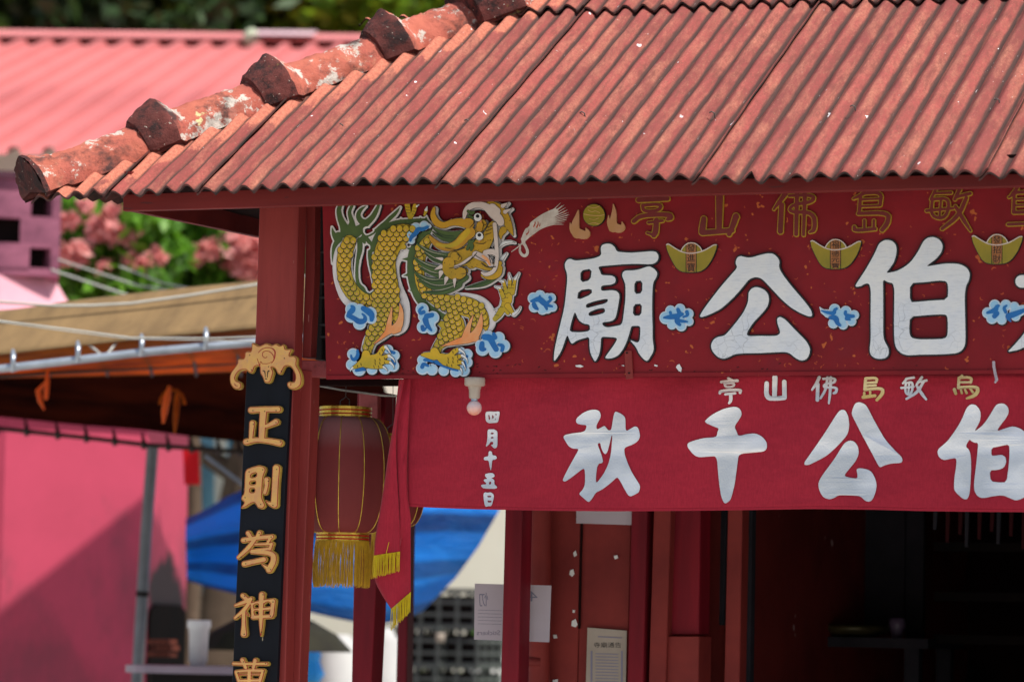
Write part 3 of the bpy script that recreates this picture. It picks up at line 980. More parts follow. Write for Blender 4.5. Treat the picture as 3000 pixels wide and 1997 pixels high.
# ================================================================== SIGNBOARD
mb = MB()
mb.prism([(944, 560), (3300, 525), (3300, 1089), (3000, 1091.5), (956, 1109)], YS, 0.035)
sign = mb.build('signboard', M['sign_red'])
tag(sign, 'long crimson signboard with a dragon and large white characters, hung under the eave', 'signboard')
mb = MB(); mb.prism([(955, 1100), (3300, 1080), (3300, 1091), (956, 1111)], YS - 0.006, 0.005)
mb.build('bottom_lip', M['sign_red'], sign)

def put(name, mat, parent, loops, Y, thick, off, mapf=None, split=False):
    loops = [l for l in loops if len(l) >= 3 and abs(area(l)) > 1.0]
    loops.sort(key=lambda l: -abs(area(l)))
    outer = [i for i, l in enumerate(loops) if sum(inside_pt(l[0], m) for m in loops[:i]) % 2 == 0]
    if split and len(outer) > 1:
        for i in outer:
            grp = [loops[i]] + [m for j, m in enumerate(loops) if j > i and j not in outer and inside_pt(m[0], loops[i])]
            o = shape_mb(grp, Y, thick, off, mapf=mapf).build(name, mat, parent)
        return o
    o = shape_mb(loops, Y, thick, off, mapf=mapf).build(name, mat, parent)
    if len(outer) > 1 and not name.endswith('character'): o['kind'] = 'stuff'
    return o

def rimmed(name, strokes=(), polys=(), holes=(), rim=4.6, parent=sign, face=None, rimmat=None, thick=0.010, Y=YS, step=1.2):
    L0, L1 = glyph_loops(strokes, polys, holes, grow=(0.0, rim), step=step)
    o = put(name, face or M['letter'], parent, L0, Y, 0.003, thick + 0.0015)
    r = put('rim', rimmat or M['black_rim'], o, L1, Y, thick, thick)
    return o

MIAO = [(650,420),(665,400),(700,390),(740,395),(768,420),(780,450),(800,462),(900,470),(1000,463),(1080,455),(1120,460),(1140,490),(1138,525),(1115,555),(1070,568),(960,562),(850,565),(740,575),(640,582),(628,595),(645,630),(655,660),(740,660),(775,680),(775,720),(740,740),(660,745),(648,765),(655,795),(740,785),(790,795),(810,830),(800,900),(785,980),(770,1030),(735,1052),(660,1058),(665,1085),(700,1105),(780,1090),(815,1085),(835,1060),(848,960),(860,860),(860,740),(845,700),(830,665),(835,635),(860,618),(920,620),(980,610),(1030,590),(1065,583),(1105,605),(1132,640),(1120,680),(1092,720),(1085,850),(1085,1000),(1090,1100),(1088,1200),(1100,1270),(1095,1310),(1060,1370),(1040,1390),(1010,1370),(970,1320),(950,1270),(905,1220),(900,1208),(960,1235),(980,1215),(986,1150),(985,1095),(965,1088),(915,1090),(905,1100),(885,1180),(850,1270),(800,1340),(745,1365),(700,1367),(684,1358),(720,1310),(770,1240),(790,1200),(775,1188),(700,1182),(650,1182),(648,1250),(640,1320),(615,1375),(600,1392),(585,1370),(560,1320),(552,1250),(553,1182),(500,1195),(440,1215),(410,1240),(395,1235),(380,1200),(370,1170),(355,1180),(340,1230),(310,1310),(268,1375),(252,1388),(250,1370),(255,1300),(275,1200),(300,1100),(330,980),(345,900),(355,800),(365,700),(362,640),(345,600),(343,560),(365,525),(395,520),(430,537),(500,530),(580,520),(640,500),(655,480),(650,450)]
MIAO_H = [[(475,618),(574,603),(562,702),(477,722)],[(458,788),(572,772),(575,820),(446,874)],[(520,905),(600,878),(705,856),(712,880),(680,902),(600,920),(526,942)],[(543,975),(620,943),(684,937),(686,977),(620,998),(548,1009)],[(430,965),(460,1040),(500,1070),(556,1078),(558,1132),(480,1145),(384,1140),(390,1090),(412,1010)],[(934,710),(1004,704),(1002,812),(934,820)],[(926,906),(1000,900),(994,1002),(921,1004)]]
rimmed('character', polys=[fB(MIAO)], holes=[fB(h) for h in MIAO_H])
GONG1 = [(300,530),(325,516),(370,530),(410,528),(460,512),(520,498),(560,500),(595,530),(607,560),(600,595),(620,640),(680,720),(740,790),(800,860),(835,910),(842,950),(815,952),(760,930),(690,890),(620,830),(560,765),(500,700),(470,675),(430,668),(385,685),(350,730),(300,790),(240,850),(180,900),(110,935),(50,957),(30,952),(60,900),(120,820),(190,730),(260,650),(305,600),(288,570)]
GONG2 = [(383,780),(405,750),(440,738),(490,755),(522,785),(532,830),(520,880),(480,930),(420,990),(380,1050),(368,1080),(385,1094),(450,1090),(530,1092),(590,1090),(612,1070),(605,1040),(590,1000),(588,965),(610,952),(650,975),(700,1030),(750,1080),(800,1130),(825,1180),(822,1220),(800,1260),(760,1270),(720,1250),(680,1215),(640,1205),(560,1210),(450,1215),(350,1215),(280,1222),(240,1245),(200,1257),(160,1242),(122,1200),(112,1160),(128,1120),(160,1098),(210,1090),(240,1060),(290,1000),(350,920),(380,850),(383,810)]
rimmed('character', polys=[fC(GONG1), fC(GONG2)])
BO = [(1330,420),(1370,400),(1415,408),(1444,440),(1448,490),(1430,560),(1395,610),(1368,642),(1440,630),(1500,600),(1550,560),(1600,490),(1640,410),(1670,386),(1710,380),(1755,398),(1780,440),(1770,490),(1730,540),(1680,575),(1658,594),(1740,580),(1820,570),(1900,575),(1950,600),(1974,640),(1968,690),(1945,730),(1935,800),(1938,900),(1940,1000),(1942,1100),(1938,1160),(1915,1197),(1880,1215),(1800,1222),(1700,1225),(1600,1225),(1530,1232),(1480,1217),(1443,1180),(1430,1120),(1428,1000),(1430,850),(1432,760),(1420,710),(1385,708),(1348,683),(1350,760),(1350,900),(1350,1000),(1350,1100),(1365,1140),(1390,1180),(1390,1225),(1370,1250),(1330,1257),(1290,1252),(1258,1225),(1253,1180),(1262,1120),(1260,1000),(1262,850),(1262,760),(1250,715),(1220,715),(1190,735),(1152,740),(1155,720),(1190,670),(1240,590),(1290,500),(1315,440)]
BO_H = [[(1542,712),(1650,706),(1750,693),(1803,698),(1818,730),(1815,832),(1700,837),(1600,847),(1542,850)],[(1542,952),(1650,943),(1750,936),(1805,938),(1815,970),(1815,1085),(1792,1112),(1700,1116),(1600,1116),(1550,1104),(1536,1060)]]
rimmed('character', polys=[fC(BO)], holes=[fC(h) for h in BO_H])
DA = [[(2345,700,90),(2500,690,80),(2750,660,80),(2950,660,90)],[(2620,480,100),(2610,700,110),(2540,900,110),(2420,1080,95),(2330,1160,60),(2255,1200,8)],[(2620,720,90),(2700,900,110),(2850,1080,120),(2980,1180,60)]]
rimmed('character', strokes=[fC(s) for s in DA])

# maroon characters with olive outlines along the top
def outlined(strokes, fr):
    L0, L1 = glyph_loops([fr(s) for s in strokes], grow=(-1.1, 1.5), step=1.1)
    o = put('top_character', M['maroon_top'], sign, L0, YS, 0.003, 0.0075)
    put('outline', M['olive_line'], o, L1, YS, 0.006, 0.006)
outlined([[(965,20,44),(1210,8,44)],[(1000,65,32),(1165,52,32),(1140,112,34),(1008,118,34),(1000,65,32)],[(925,200,40),(985,150,40),(1225,140,46),(1245,170,50),(1210,185,30)],[(1050,212,26),(1170,196,28)],[(1118,190,46),(1112,290,56),(1095,320,46)],[(1040,300,24),(1100,318,30)]], fB)
outlined([[(172,40,58),(168,330,44)],[(58,250,42),(48,320,50),(48,345,50)],[(48,350,42),(180,340,40),(262,332,40)],[(290,232,48),(268,300,44),(240,362,34)]], fC)
outlined([[(645,70,40),(600,130,34),(560,182,18)],[(618,150,40),(608,340,42)],[(672,84,24),(850,78,30),(842,130,30),(690,148,26),(668,205,26),(850,200,34),(858,330,36),(820,346,20)],[(728,60,34),(722,360,34)],[(785,60,34),(775,365,26)]], fC)
outlined([[(1230,50,34),(1190,80,30),(1132,106,18)],[(1185,85,28),(1175,210,30)],[(1200,66,28),(1338,58,30),(1325,150,28)],[(1190,112,20),(1320,106,20)],[(1190,160,20),(1320,156,20)],[(1168,212,28),(1388,204,34),(1382,280,38),(1340,330,34)],[(1140,310,30),(1140,336,30),(1290,322,28)],[(1212,262,24),(1212,320,22)],[(1280,262,24),(1280,320,24)]], fC)
outlined([[(1725,40,24),(1690,110,22)],[(1710,68,22),(1835,62,24)],[(1700,110,26),(1830,100,26),(1800,250,28),(1690,236,26),(1700,110,26)],[(1660,192,26),(1850,175,22)],[(1764,105,20),(1752,240,20)],[(1896,40,32),(1862,110,26)],[(1880,92,26),(1972,68,28)],[(1945,100,30),(1890,230,36),(1770,322,26)],[(1866,160,26),(1920,250,36),(1975,335,20)]], fC)
outlined([[(2310,30,30),(2270,80,26)],[(2290,60,26),(2285,200,30)],[(2290,62,26),(2470,52,28),(2460,150,28)],[(2290,110,18),(2450,106,18)],[(2290,155,18),(2450,150,18)],[(2285,205,26),(2500,196,32),(2490,290,34)],[(2245,290,26),(2440,282,26)],[(2250,95,20),(2300,70,20)]], fC)

# ingots ------------------------------------------------------------
ING = [(1203,400),(1225,388),(1280,430),(1330,455),(1345,420),(1375,390),(1420,378),(1465,392),(1500,425),(1510,455),(1560,430),(1610,398),(1637,400),(1625,450),(1590,530),(1540,600),(1480,634),(1340,634),(1290,600),(1250,530),(1213,450)]
def text_loops(ch, x0, y0, w, h, rot=0.0):
    """print of the characters in the built-in font, as picture-pixel loops"""
    cu = bpy.data.curves.new('t', 'FONT'); cu.body = ch; cu.size = 1.0; cu.resolution_u = 3; cu.fill_mode = 'NONE'
    cu.offset = 0.008
    ob = bpy.data.objects.new('t', cu); COL.objects.link(ob)
    dg = bpy.context.evaluated_depsgraph_get(); dg.update()
    me = bpy.data.meshes.new_from_object(ob.evaluated_get(dg))
    adj = {}
    for e in me.edges:
        a, b = e.vertices; adj.setdefault(a, []).append(b); adj.setdefault(b, []).append(a)
    co = [(v.co.x, v.co.y) for v in me.vertices]
    seen = set(); loops = []
    for s in adj:
        if s in seen: continue
        lp = [s]; seen.add(s); cur = s
        while True:
            nx = [k for k in adj[cur] if k not in seen]
            if not nx: break
            cur = nx[0]; seen.add(cur); lp.append(cur)
        loops.append([co[k] for k in lp])
    bpy.data.objects.remove(ob); bpy.data.curves.remove(cu); bpy.data.meshes.remove(me)
    if not loops: return []
    A = np.array([p for l in loops for p in l]); mn, mx = A.min(0), A.max(0)
    sc = (mx - mn); sc[sc == 0] = 1
    return [[(x0 + (p[0] - mn[0]) / sc[0] * w, y0 + h - (p[1] - mn[1]) / sc[1] * h) for p in l] for l in loops]
def shift(pts, dx, dy): return [(p[0] + dx, p[1] + dy) + tuple(p[2:]) for p in pts]
for dx, dy, txt in ((0, 0, '發進寶'), (422.4, -9.9, '福德元寶'), (894.9, -24.2, '發招財')):
    body = shift(fB(ING), dx, dy)
    L0, L1 = glyph_loops(polys=[body], grow=(0, 2.0), step=1.2)
    o = put('ingot', M['ingot'], sign, L0, YS, 0.003, 0.0105)
    put('rim', M['black_rim'], o, L1, YS, 0.009, 0.009)
    put('strip', M['ingot_strip'], o, glyph_loops(polys=[shift(fB([(1376,384),(1400,380),(1440,380),(1460,388),(1461,632),(1372,632)]), dx, dy)], step=1.0), YS, 0.001, 0.0115)
    for a in (1374, 1461):
        put('strip_line', M['ink_black'], o, glyph_loops([shift(fB([(a, 388, 5), (a, 632, 5)]), dx, dy)], step=0.8, eps=.3), YS, 0.0005, 0.0118)
    ed = [shift(fB(s), dx, dy) for s in ([(1208,400,9),(1225,393,9),(1275,428,9),(1335,462,9),(1410,478,9),(1500,462,9),(1560,434,9),(1608,402,9),(1632,402,9)],[(1332,452,8),(1350,418,8),(1385,390,8),(1420,383,8),(1460,392,8),(1498,424,8),(1508,452,8)])]
    put('edge_line', M['cream'], o, glyph_loops(ed, step=0.9), YS, 0.0008, 0.0122)
    ys = [392, 480, 556] if len(txt) == 3 else [392, 480, 535, 585]
    hs = [68, 66, 74] if len(txt) == 3 else [68, 48, 44, 44]
    lp = []
    for ch, yy, hh in zip(txt, ys, hs):
        q = fB([(1384, yy), (1384 + 66, yy + hh)])
        lp += [shift(l, dx, dy) for l in text_loops(ch, q[0][0], q[0][1], q[1][0] - q[0][0], q[1][1] - q[0][1])]
    if lp: put('lettering', M['ink_black'], o, lp, YS, 0.0005, 0.0121)

# clouds ------------------------------------------------------------
def cloud(lobes, swirl, fr, parent=sign, off=0.0, rim=None, name='cloud', core=()):
    C3 = [list(fr([l])) for l in lobes] + [fr(c) for c in core]
    s = 1.0
    La, Lb, Lc = glyph_loops(C3, grow=(-3.6, -7.0, 1.4), step=1.2, smooth=False)
    base = glyph_loops(C3, grow=0.0, step=1.2, smooth=False)
    o = put(name, M['cloud_rim'], parent, base, YS, 0.004, 0.009 + off)
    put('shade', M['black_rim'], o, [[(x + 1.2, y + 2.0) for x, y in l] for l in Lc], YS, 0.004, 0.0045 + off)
    put('mid_tone', M['cloud_light'], o, La, YS, 0.001, 0.010 + off)
    L = glyph_loops([fr(x) for x in swirl], step=0.9)
    put('swirl', M['cloud_blue'], o, L, YS, 0.001, 0.0112 + off)
    return o
cloud([(75,855,100),(130,830,90),(190,850,80),(225,850,80),(235,930,80),(150,950,90),(80,930,90),(190,940,90),(140,890,150)],
      [[(60,880,22),(90,870,34),(130,860,50),(170,900,50),(195,915,30),(235,925,16)],[(130,835,16),(130,870,40)],[(215,848,26),(228,862,24),(210,885,24),(180,900,30)],[(80,905,36),(90,930,40),(112,948,20)],[(180,920,34),(190,950,16)]], fB)
cloud([(1200,1020,110),(1240,960,90),(1320,945,90),(1390,985,90),(1395,1050,80),(1330,1090,90),(1250,1080,80),(1290,1020,160)],
      [[(1185,1020,16),(1230,1015,40),(1290,1010,46),(1340,990,30)],[(1240,975,26),(1245,1000,16),(1290,1000,30)],[(1305,950,30),(1320,990,40)],[(1380,970,30),(1390,1000,26),(1350,1015,16)],[(1300,1020,40),(1290,1055,34),(1320,1080,26)],[(1290,1040,30),(1340,1050,30),(1385,1055,14)]], fB)
cloud([(1000,900,80),(1080,915,80),(1140,940,70),(1120,985,70),(1060,1010,70),(990,1000,75),(1040,955,120),(955,930,40)],
      [[(905,910,6),(950,925,22),(1000,930,30),(1000,905,20),(1015,896,20)],[(970,960,26),(1010,960,44),(1020,1000,30),(1040,1015,20)],[(1080,918,22),(1075,935,20),(1100,950,30),(1135,950,24)],[(1090,965,34),(1110,975,16)]], fC, core=[[(893,885,6),(915,915,34),(950,930,60)]])
cloud([(2100,925,80),(2150,870,80),(2230,870,80),(2290,880,70),(2300,950,70),(2200,975,70),(2130,965,80),(2180,925,130)],
      [[(2100,925,20),(2160,905,40),(2165,880,26),(2180,875,18)],[(2150,950,34),(2165,930,40)],[(2230,920,24),(2215,890,24),(2235,875,16)],[(2250,950,44),(2310,930,40),(2380,900,24)],[(2245,965,24),(2265,985,14)]], fC, core=[[(2300,920,90),(2420,880,40)]])

# pearl, flames and trail
L0, L1 = glyph_loops([fB([(590,148,182),(590,149,182)])], grow=(0, 1.6), step=1.2)
o = put('pearl', M['ingot'], sign, L0, YS, 0.003, 0.0105); put('rim', M['black_rim'], o, L1, YS, 0.009, 0.009)
put('pearl_lines', M['scale_dot'], o, glyph_loops([fB(s) for s in ([(505,140,5),(560,152,5),(640,155,5),(680,145,5)],[(535,75,4),(590,92,4),(640,72,4)],[(545,225,5),(590,212,5),(635,225,5)],[(540,105,4),(575,125,4),(600,110,4),(640,130,4)],[(550,180,4),(590,190,4),(630,175,4)])], step=0.9), YS, 0.0008, 0.0112)
for fl in ([[(455,105,6),(445,160,36),(425,230,66),(430,290,80),(470,310,80),(520,320,66),(535,290,36),(518,258,6)],[(385,215,6),(395,270,36),(440,310,70)]], [[(752,55,6),(760,120,36),(750,190,56),(750,240,70),(790,265,76),(825,260,56),(835,240,30),(826,205,6)],[(712,150,6),(712,210,34),(745,260,66)]]):
    put('flame', M['flame_dim'], sign, glyph_loops([fB(s) for s in fl], step=1.2), YS, 0.008, 0.008)
tr = []
for k in range(15):
    a = k / 14
    tr.append(fB([(-120, 470 - 12, 5), (-40, 400, 9), (40 + 30 * a, 300 - 12 * a, 15), (160 + 30 * a, 215 - 40 * (1 - a) + 14 * a, 13), (300 + 70 * math.sin(a * 3), 40 + 190 * a + 10 * math.sin(k * 2.1), 2)]))
tr += [fB([(70,230,70),(150,170,70),(250,120,60)]), fB([(-20,350,40),(60,260,90),(180,190,60)])]
put('trail', M['ghost'], sign, glyph_loops(tr, step=1.0), YS, 0.0012, 0.0012)
put('trail', M['ghost'], sign, glyph_loops([fA(s) for s in ([(1660,385,5),(1700,400,14),(1690,460,22),(1730,500,26),(1765,470,24),(1745,410,22),(1720,380,30),(1730,330,40),(1760,280,50)],)], step=1.0), YS, 0.0012, 0.0016)
put('trail_flames', M['orange_mark'], sign, glyph_loops([fB(s) for s in ([(70,245,9),(85,215,8),(80,200,3)],[(95,250,12),(110,220,8),(105,200,3)],[(10,310,12),(30,290,6),(28,270,3)],[(120,240,8),(125,215,3)])], step=.9), YS, 0.0008, 0.0022)

# painted orange curls scattered over the board: loose brush marks, far too many to count
rr_ = random.Random(3)
mk = []
for k in range(420):
    x = rr_.uniform(965, 3080); y = rr_.uniform(600, 1080)
    if y < 700 and rr_.random() < .6: continue
    r = rr_.uniform(3, 8.5); a0 = rr_.uniform(0, 6.28); sp = rr_.uniform(1.2, 2.9)
    w = rr_.uniform(0.9, 2.4)
    pts = [(x + r * math.cos(a0 + sp * t / 5), y + r * .8 * math.sin(a0 + sp * t / 5), w * math.sin(PI * (t + .6) / 6.2)) for t in range(6)]
    mk.append(pts)
mbm = MB()
for pts in mk:
    V = []
    for i, p in enumerate(pts):
        q = pts[min(i + 1, 5)]; s_ = pts[max(i - 1, 0)]
        dx, dy = q[0] - s_[0], q[1] - s_[1]; L = math.hypot(dx, dy) + 1e-9
        nx, ny = -dy / L * p[2], dx / L * p[2]
        V += [P(p[0] + nx, p[1] + ny) + Vector((0, -.0006, 0)), P(p[0] - nx, p[1] - ny) + Vector((0, -.0006, 0))]
    mbm.add(V, [(2 * i, 2 * i + 1, 2 * i + 3, 2 * i + 2) for i in range(5)])
tag(mbm.build('brush_marks', M['orange_mark'], sign), kind='stuff')
mbm = MB()
for k in range(70):
    x = rr_.uniform(962, 1540) if k < 48 else rr_.uniform(1540, 2900); y = rr_.uniform(1062, 1092); a = rr_.uniform(-.9, .5); l = rr_.uniform(3, 7)
    mbm.prism([(x, y), (x + l * math.cos(a), y + l * math.sin(a)), (x + l * math.cos(a) + .4, y + l * math.sin(a) + 1.6), (x + .4, y + 1.6)], YS - 0.0012, 0.001)
tag(mbm.build('staple_marks', M['dark'], sign), kind='stuff')
for q in ([(1985,1068),(1990,1066),(1997,1078),(1995,1090),(1988,1086),(1980,1075)],[(1685,1070),(1700,1068),(1710,1073),(1700,1076),(1688,1074)],[(1918,1067),(1927,1070),(1924,1074),(1916,1071)],[(1820,1070),(1828,1069),(1829,1073)]):
    mb = MB(); mb.prism(q, YS - 0.003, 0.002); mb.build('paper_scrap', M['white'], sign)
# metal strap
mb = MB(); mb.prism([(1829,1027),(1850,1026),(1854,1108),(1833,1110)], YS - 0.011, 0.008); strap = mb.build('strap', M['frame_red'], sign, bevel=.001)
mb = MB()
for x, y in ((1836.5, 1033), (1843, 1092)): mb.lathe(P(x, y, YS - .0115), [(0.0, 0.0), (0.0035, 0.0)], 10)
for x, y in ((1836.5, 1033), (1843, 1092)): mb.prism([(x - 2.6, y - 2.2), (x + 2.6, y - 2.2), (x + 2.6, y + 2.4), (x - 2.6, y + 2.4)], YS - .0125, 0.001)
tag(mb.build('screw', M['dark'], strap), kind='stuff')
# curled strip of tape hanging over the lower edge
mb = MB(); mb.tube([P(2911, 1058, YS - .012), P(2912, 1075, YS - .014), P(2916, 1095, YS - .018), P(2920, 1112, YS - .03), P(2915, 1121, YS - .034)], [.0045, .0048, .0045, .005, .003], 8)
tag(mb.build('tape_curl', M['paper']), 'curled strip of pale tape stuck over the lower edge of the crimson signboard', 'tape')

# ================================================================== DRAGON
def dr(strokes, polys=(), holes=(), grow=0.0, step=1.2):
    return glyph_loops([fA(s) for s in strokes], [fA(p) for p in polys], [fA(h) for h in holes], grow=grow, step=step)
G = [[(175,70,40),(160,110,44),(175,180,54),(205,240,70),(230,300,110)],[(275,72,30),(250,120,34),(262,170,40),(280,220,50),(260,290,110)],
     [(395,72,8),(350,100,34),(322,150,44),(350,205,56),(400,215,60),(360,260,80),(300,300,100)],[(500,70,30),(478,120,44),(450,170,50),(400,215,60)],
     [(685,80,6),(650,130,36),(600,175,40),(560,215,36),(520,240,30),(480,280,30),(430,310,44),(380,320,50)],
     [(104,250,6),(118,310,40),(150,360,60),(160,330,80)],[(108,560,5),(112,460,28),(130,400,44),(170,350,60)],
     [(340,360,50),(345,440,50),(325,520,36),(312,640,30),(330,740,44),(390,810,60),(450,830,50),(478,790,36)],[(400,350,40),(440,400,40),(425,470,40),(430,560,34),(450,640,34),(470,730,36),(478,800,36)],[(370,350,60),(385,390,20)],
     [(450,440,50),(480,330,50),(540,260,50),(640,215,54),(760,205,50),(850,195,44),(900,190,30)],[(905,160,6),(905,200,40),(930,250,70),(900,310,80)],
     [(930,270,60),(880,320,80),(820,400,74),(785,480,76),(775,600,72),(785,700,74),(815,800,72),(860,880,76),(940,950,70),(1040,1010,60),(1130,1045,50),(1205,1050,24)],
     [(735,430,5),(790,440,40)],[(695,525,5),(770,520,46)],[(708,665,5),(775,650,46)],[(762,788,5),(810,790,40)],[(845,900,5),(880,890,40)],[(690,175,4),(690,210,20)],[(775,178,4),(770,205,20)],[(855,165,4),(860,190,20)]]
GH = [[(335,530),(370,515),(410,530),(415,570),(395,590),(430,620),(440,670),(430,720),(478,765),(450,785),(430,812),(400,800),(385,760),(345,730),(330,670),(345,640),(328,590),(355,560)]]
Y1 = [[(255,375,110),(222,450,120),(205,540,120),(208,640,120),(235,740,125),(300,830,130),(390,880,110),(500,900,130)]]
Y2 = [[(790,290,90),(720,300,160),(640,340,190),(580,430,200),(550,540,190),(555,660,200),(575,780,210),(570,880,220),(550,980,190),(510,1080,150),(450,1180,110),(415,1270,80),(405,1350,70)],[(680,400,90),(720,420,40)],[(660,960,60),(650,1060,50),(655,1090,14)]]
Y3 = [[(930,345,60),(880,420,100),(850,520,90),(845,640,80),(870,760,90),(930,830,90),(1030,880,120),(1160,910,150),(1280,930,170),(1370,990,130),(1410,1070,70),(1415,1120,20)],[(1130,1040,150),(1150,1100,190),(1110,1170,150),(1030,1230,90),(985,1300,70)],[(1320,1010,100),(1310,1100,70),(1310,1160,20)],[(1010,1060,30),(1050,1080,60)],[(1060,1140,70),(1200,1130,60)]]
HND = [[(1490,1030,40),(1530,990,50),(1565,920,60),(1585,860,80)],[(1590,870,90),(1600,800,80)],[(1600,980,30),(1580,930,60)]]
FING = [[(1560,840,36),(1535,770,26)],[(1585,800,34),(1565,715,24)],[(1615,790,34),(1620,695,26)],[(1640,810,36),(1662,695,24)],[(1600,920,50),(1645,985,26)]]
FOOT1 = [[(405,1330,66),(400,1390,80),(330,1430,40),(290,1448,16)],[(430,1370,60),(510,1350,40),(545,1280,40),(572,1268,22)],[(430,1385,70),(520,1375,44),(600,1340,22)],[(410,1410,60),(500,1410,50),(560,1395,36),(610,1400,22)],[(400,1420,50),(480,1435,46),(550,1440,20)]]
FOOT2 = [[(985,1310,70),(1000,1350,80),(900,1335,36),(878,1338,18)],[(1040,1360,70),(1110,1355,40),(1160,1300,44),(1200,1290,20)],[(1050,1370,70),(1150,1370,46),(1220,1340,22)],[(1060,1385,60),(1150,1400,50),(1225,1400,24)],[(1070,1400,50),(1150,1430,44),(1210,1455,16)]]
BEL = [[(200,350,30),(150,430,40),(138,540,40),(142,660,40),(165,760,40),(200,850,40),(250,910,30)],[(745,460,20),(690,490,40),(645,560,36),(645,660,40),(670,760,44),(710,850,50),(735,920,44),(735,1040,40),(715,1110,40),(660,1150,20)],
       [(1170,825,20),(1270,845,50),(1360,870,60),(1430,930,64),(1460,1010,60),(1455,1080,56),(1410,1140,50)]]
HORN = [[(985,95,24),(970,150,44),(1000,215,60),(1060,245,50),(1130,215,50),(1200,210,64),(1280,225,90)],[(1120,195,8),(1130,220,30)],[(1290,300,90),(1240,340,90),(1190,400,80),(1110,430,64),(1030,415,56),(975,370,44),(950,335,20)]]
HAIR = [[(968,255,8),(1030,300,40),(1110,320,50),(1200,330,90)],[(968,290,6),(1040,350,30),(1130,360,50)],[(835,395,8),(900,440,30),(980,490,50),(1100,500,50)],[(900,470,6),(980,530,40),(1080,540,50)],[(808,508,8),(870,560,44),(960,600,60),(1070,620,50)],[(850,590,6),(930,630,40),(1040,660,60)],[(812,630,8),(880,690,50),(980,720,60),(1080,710,60)],[(845,700,6),(950,760,44),(1060,760,60),(1160,720,90),(1250,680,50)],[(890,805,8),(1000,810,40),(1100,790,60),(1190,740,60)],[(1245,768,6),(1330,750,34),(1420,730,44),(1500,680,40),(1535,668,10)]]
FACE = [[(1120,560,120),(1130,640,120),(1200,650,100),(1245,625,50)],[(1140,500,80),(1220,500,100),(1330,450,150),(1400,400,130),(1450,320,90),(1480,240,70)],[(1180,540,100),(1290,530,90)],[(1300,560,90),(1360,540,60)],[(1350,560,70),(1440,600,50),(1500,590,60),(1540,560,40)],[(1545,600,40),(1530,660,50),(1450,680,50),(1395,660,30)],[(1460,60,60),(1545,90,60),(1590,170,70),(1620,250,60),(1655,325,6)],[(1570,280,60),(1545,320,34),(1553,355,6)],[(1390,230,80),(1360,280,60)]]
CRM = [[(1240,175,24),(1250,120,44),(1290,75,50),(1360,60,50),(1430,80,60),(1480,130,80),(1540,185,70),(1550,215,60)],[(1480,90,70),(1520,120,60)],[(1500,230,34),(1508,320,30),(1515,420,34),(1522,500,30),(1510,600,30),(1480,640,34),(1420,660,30),(1390,640,16)],[(1340,488,60),(1390,510,60),(1440,520,60),(1470,580,40)],[(1420,470,40),(1480,460,50),(1510,480,40)]]
SPK = [[(1570,75,36),(1610,50,4)],[(1590,125,36),(1640,98,4)],[(1050,525,30),(1000,515,5)],[(1045,590,36),(990,615,5)],[(1045,640,40),(1030,690,4)],[(1090,690,36),(1075,745,4)],[(1160,700,30),(1158,768,4)],[(1110,600,16),(1200,585,26),(1290,515,20),(1310,500,6)]]
FL1 = [[(470,1245,4),(540,1190,26),(600,1130,50),(670,1110,80),(700,1040,50),(705,960,34),(690,900,6)],[(590,1140,50),(605,1050,40),(625,930,5)],[(640,1130,60),(680,1120,50)]]
FL2 = [[(1045,1262,4),(1120,1240,30),(1220,1215,60),(1310,1190,80),(1360,1120,60),(1378,1040,36),(1380,985,5)],[(1250,1190,70),(1265,1110,44),(1312,1000,5)],[(1310,1200,50),(1330,1195,60)]]
LG1 = [[(430,1090,30),(425,1160,24),(390,1200,24),(370,1290,20)]]
sil = G + Y1 + Y2 + Y3 + HND + FING + FOOT1 + FOOT2 + BEL + HORN + HAIR + FACE + CRM + SPK + FL1 + FL2 + LG1
for part_ in (FING, [[(1620,690,16),(1608,645,3)],[(1665,690,16),(1692,642,3)],[(1645,985,18),(1702,935,3)]]): pass
CLW = [[(1620,692,20),(1609,645,3)],[(1664,692,20),(1694,642,3)],[(1650,990,26),(1690,960,10),(1705,932,3)],[(1535,768,20),(1492,755,3)],[(1562,715,18),(1528,700,4)],[(1548,870,4),(1535,930,8),(1485,955,3)],
       [(1530,420,10),(1560,385,26),(1620,375,16),(1660,385,4)],[(1550,520,30),(1590,475,5)]]
DB = glyph_loops([fA(s) for s in sil + CLW], holes=[fA(h) for h in GH + [[(370,260),(400,245),(450,255),(470,285),(400,325),(372,300)],[(375,400),(400,390),(430,405),(430,440),(395,450),(375,430)],
      [(1290,110),(1360,85),(1430,110),(1450,170),(1400,215),(1330,160)],[(1400,460),(1440,400),(1475,410),(1475,450),(1430,480)],[(1300,650),(1340,640),(1370,680),(1330,720),(1290,700)],[(630,950),(645,1000),(640,1080),(630,1060)]]], grow=(3.6, 5.0), step=1.3)
dragon = put('dragon_cutout', M['dragon_white'], None, DB[0], YS, 0.004, 0.009)
tag(dragon, 'painted cut-out of a green and gold dragon nailed to the left end of the signboard', 'dragon figure')
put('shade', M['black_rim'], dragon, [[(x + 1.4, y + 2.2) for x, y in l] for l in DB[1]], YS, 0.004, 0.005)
def dlayer(name, mat, strokes, off, holes=(), grow=0.0, outline=None, step=1.1):
    if outline:
        L0, L1 = dr(strokes, (), holes, grow=(grow, grow + outline), step=step)
        put(name + '_outline', M['black_rim'], dragon, L1, YS, 0.0006, off - 0.0006, split='line' not in name)
    else: L0 = dr(strokes, (), holes, grow=grow, step=step)
    return put(name, mat, dragon, L0, YS, 0.001, off, split='line' not in name and 'highlight' not in name)
GHd = GH + [[(375,400),(400,390),(430,405),(430,440),(395,450),(375,430)],[(370,260),(400,245),(450,255),(470,285),(400,325),(372,300)]]
dlayer('mane', M['green'], G, 0.0105, holes=GHd, grow=-1.0)
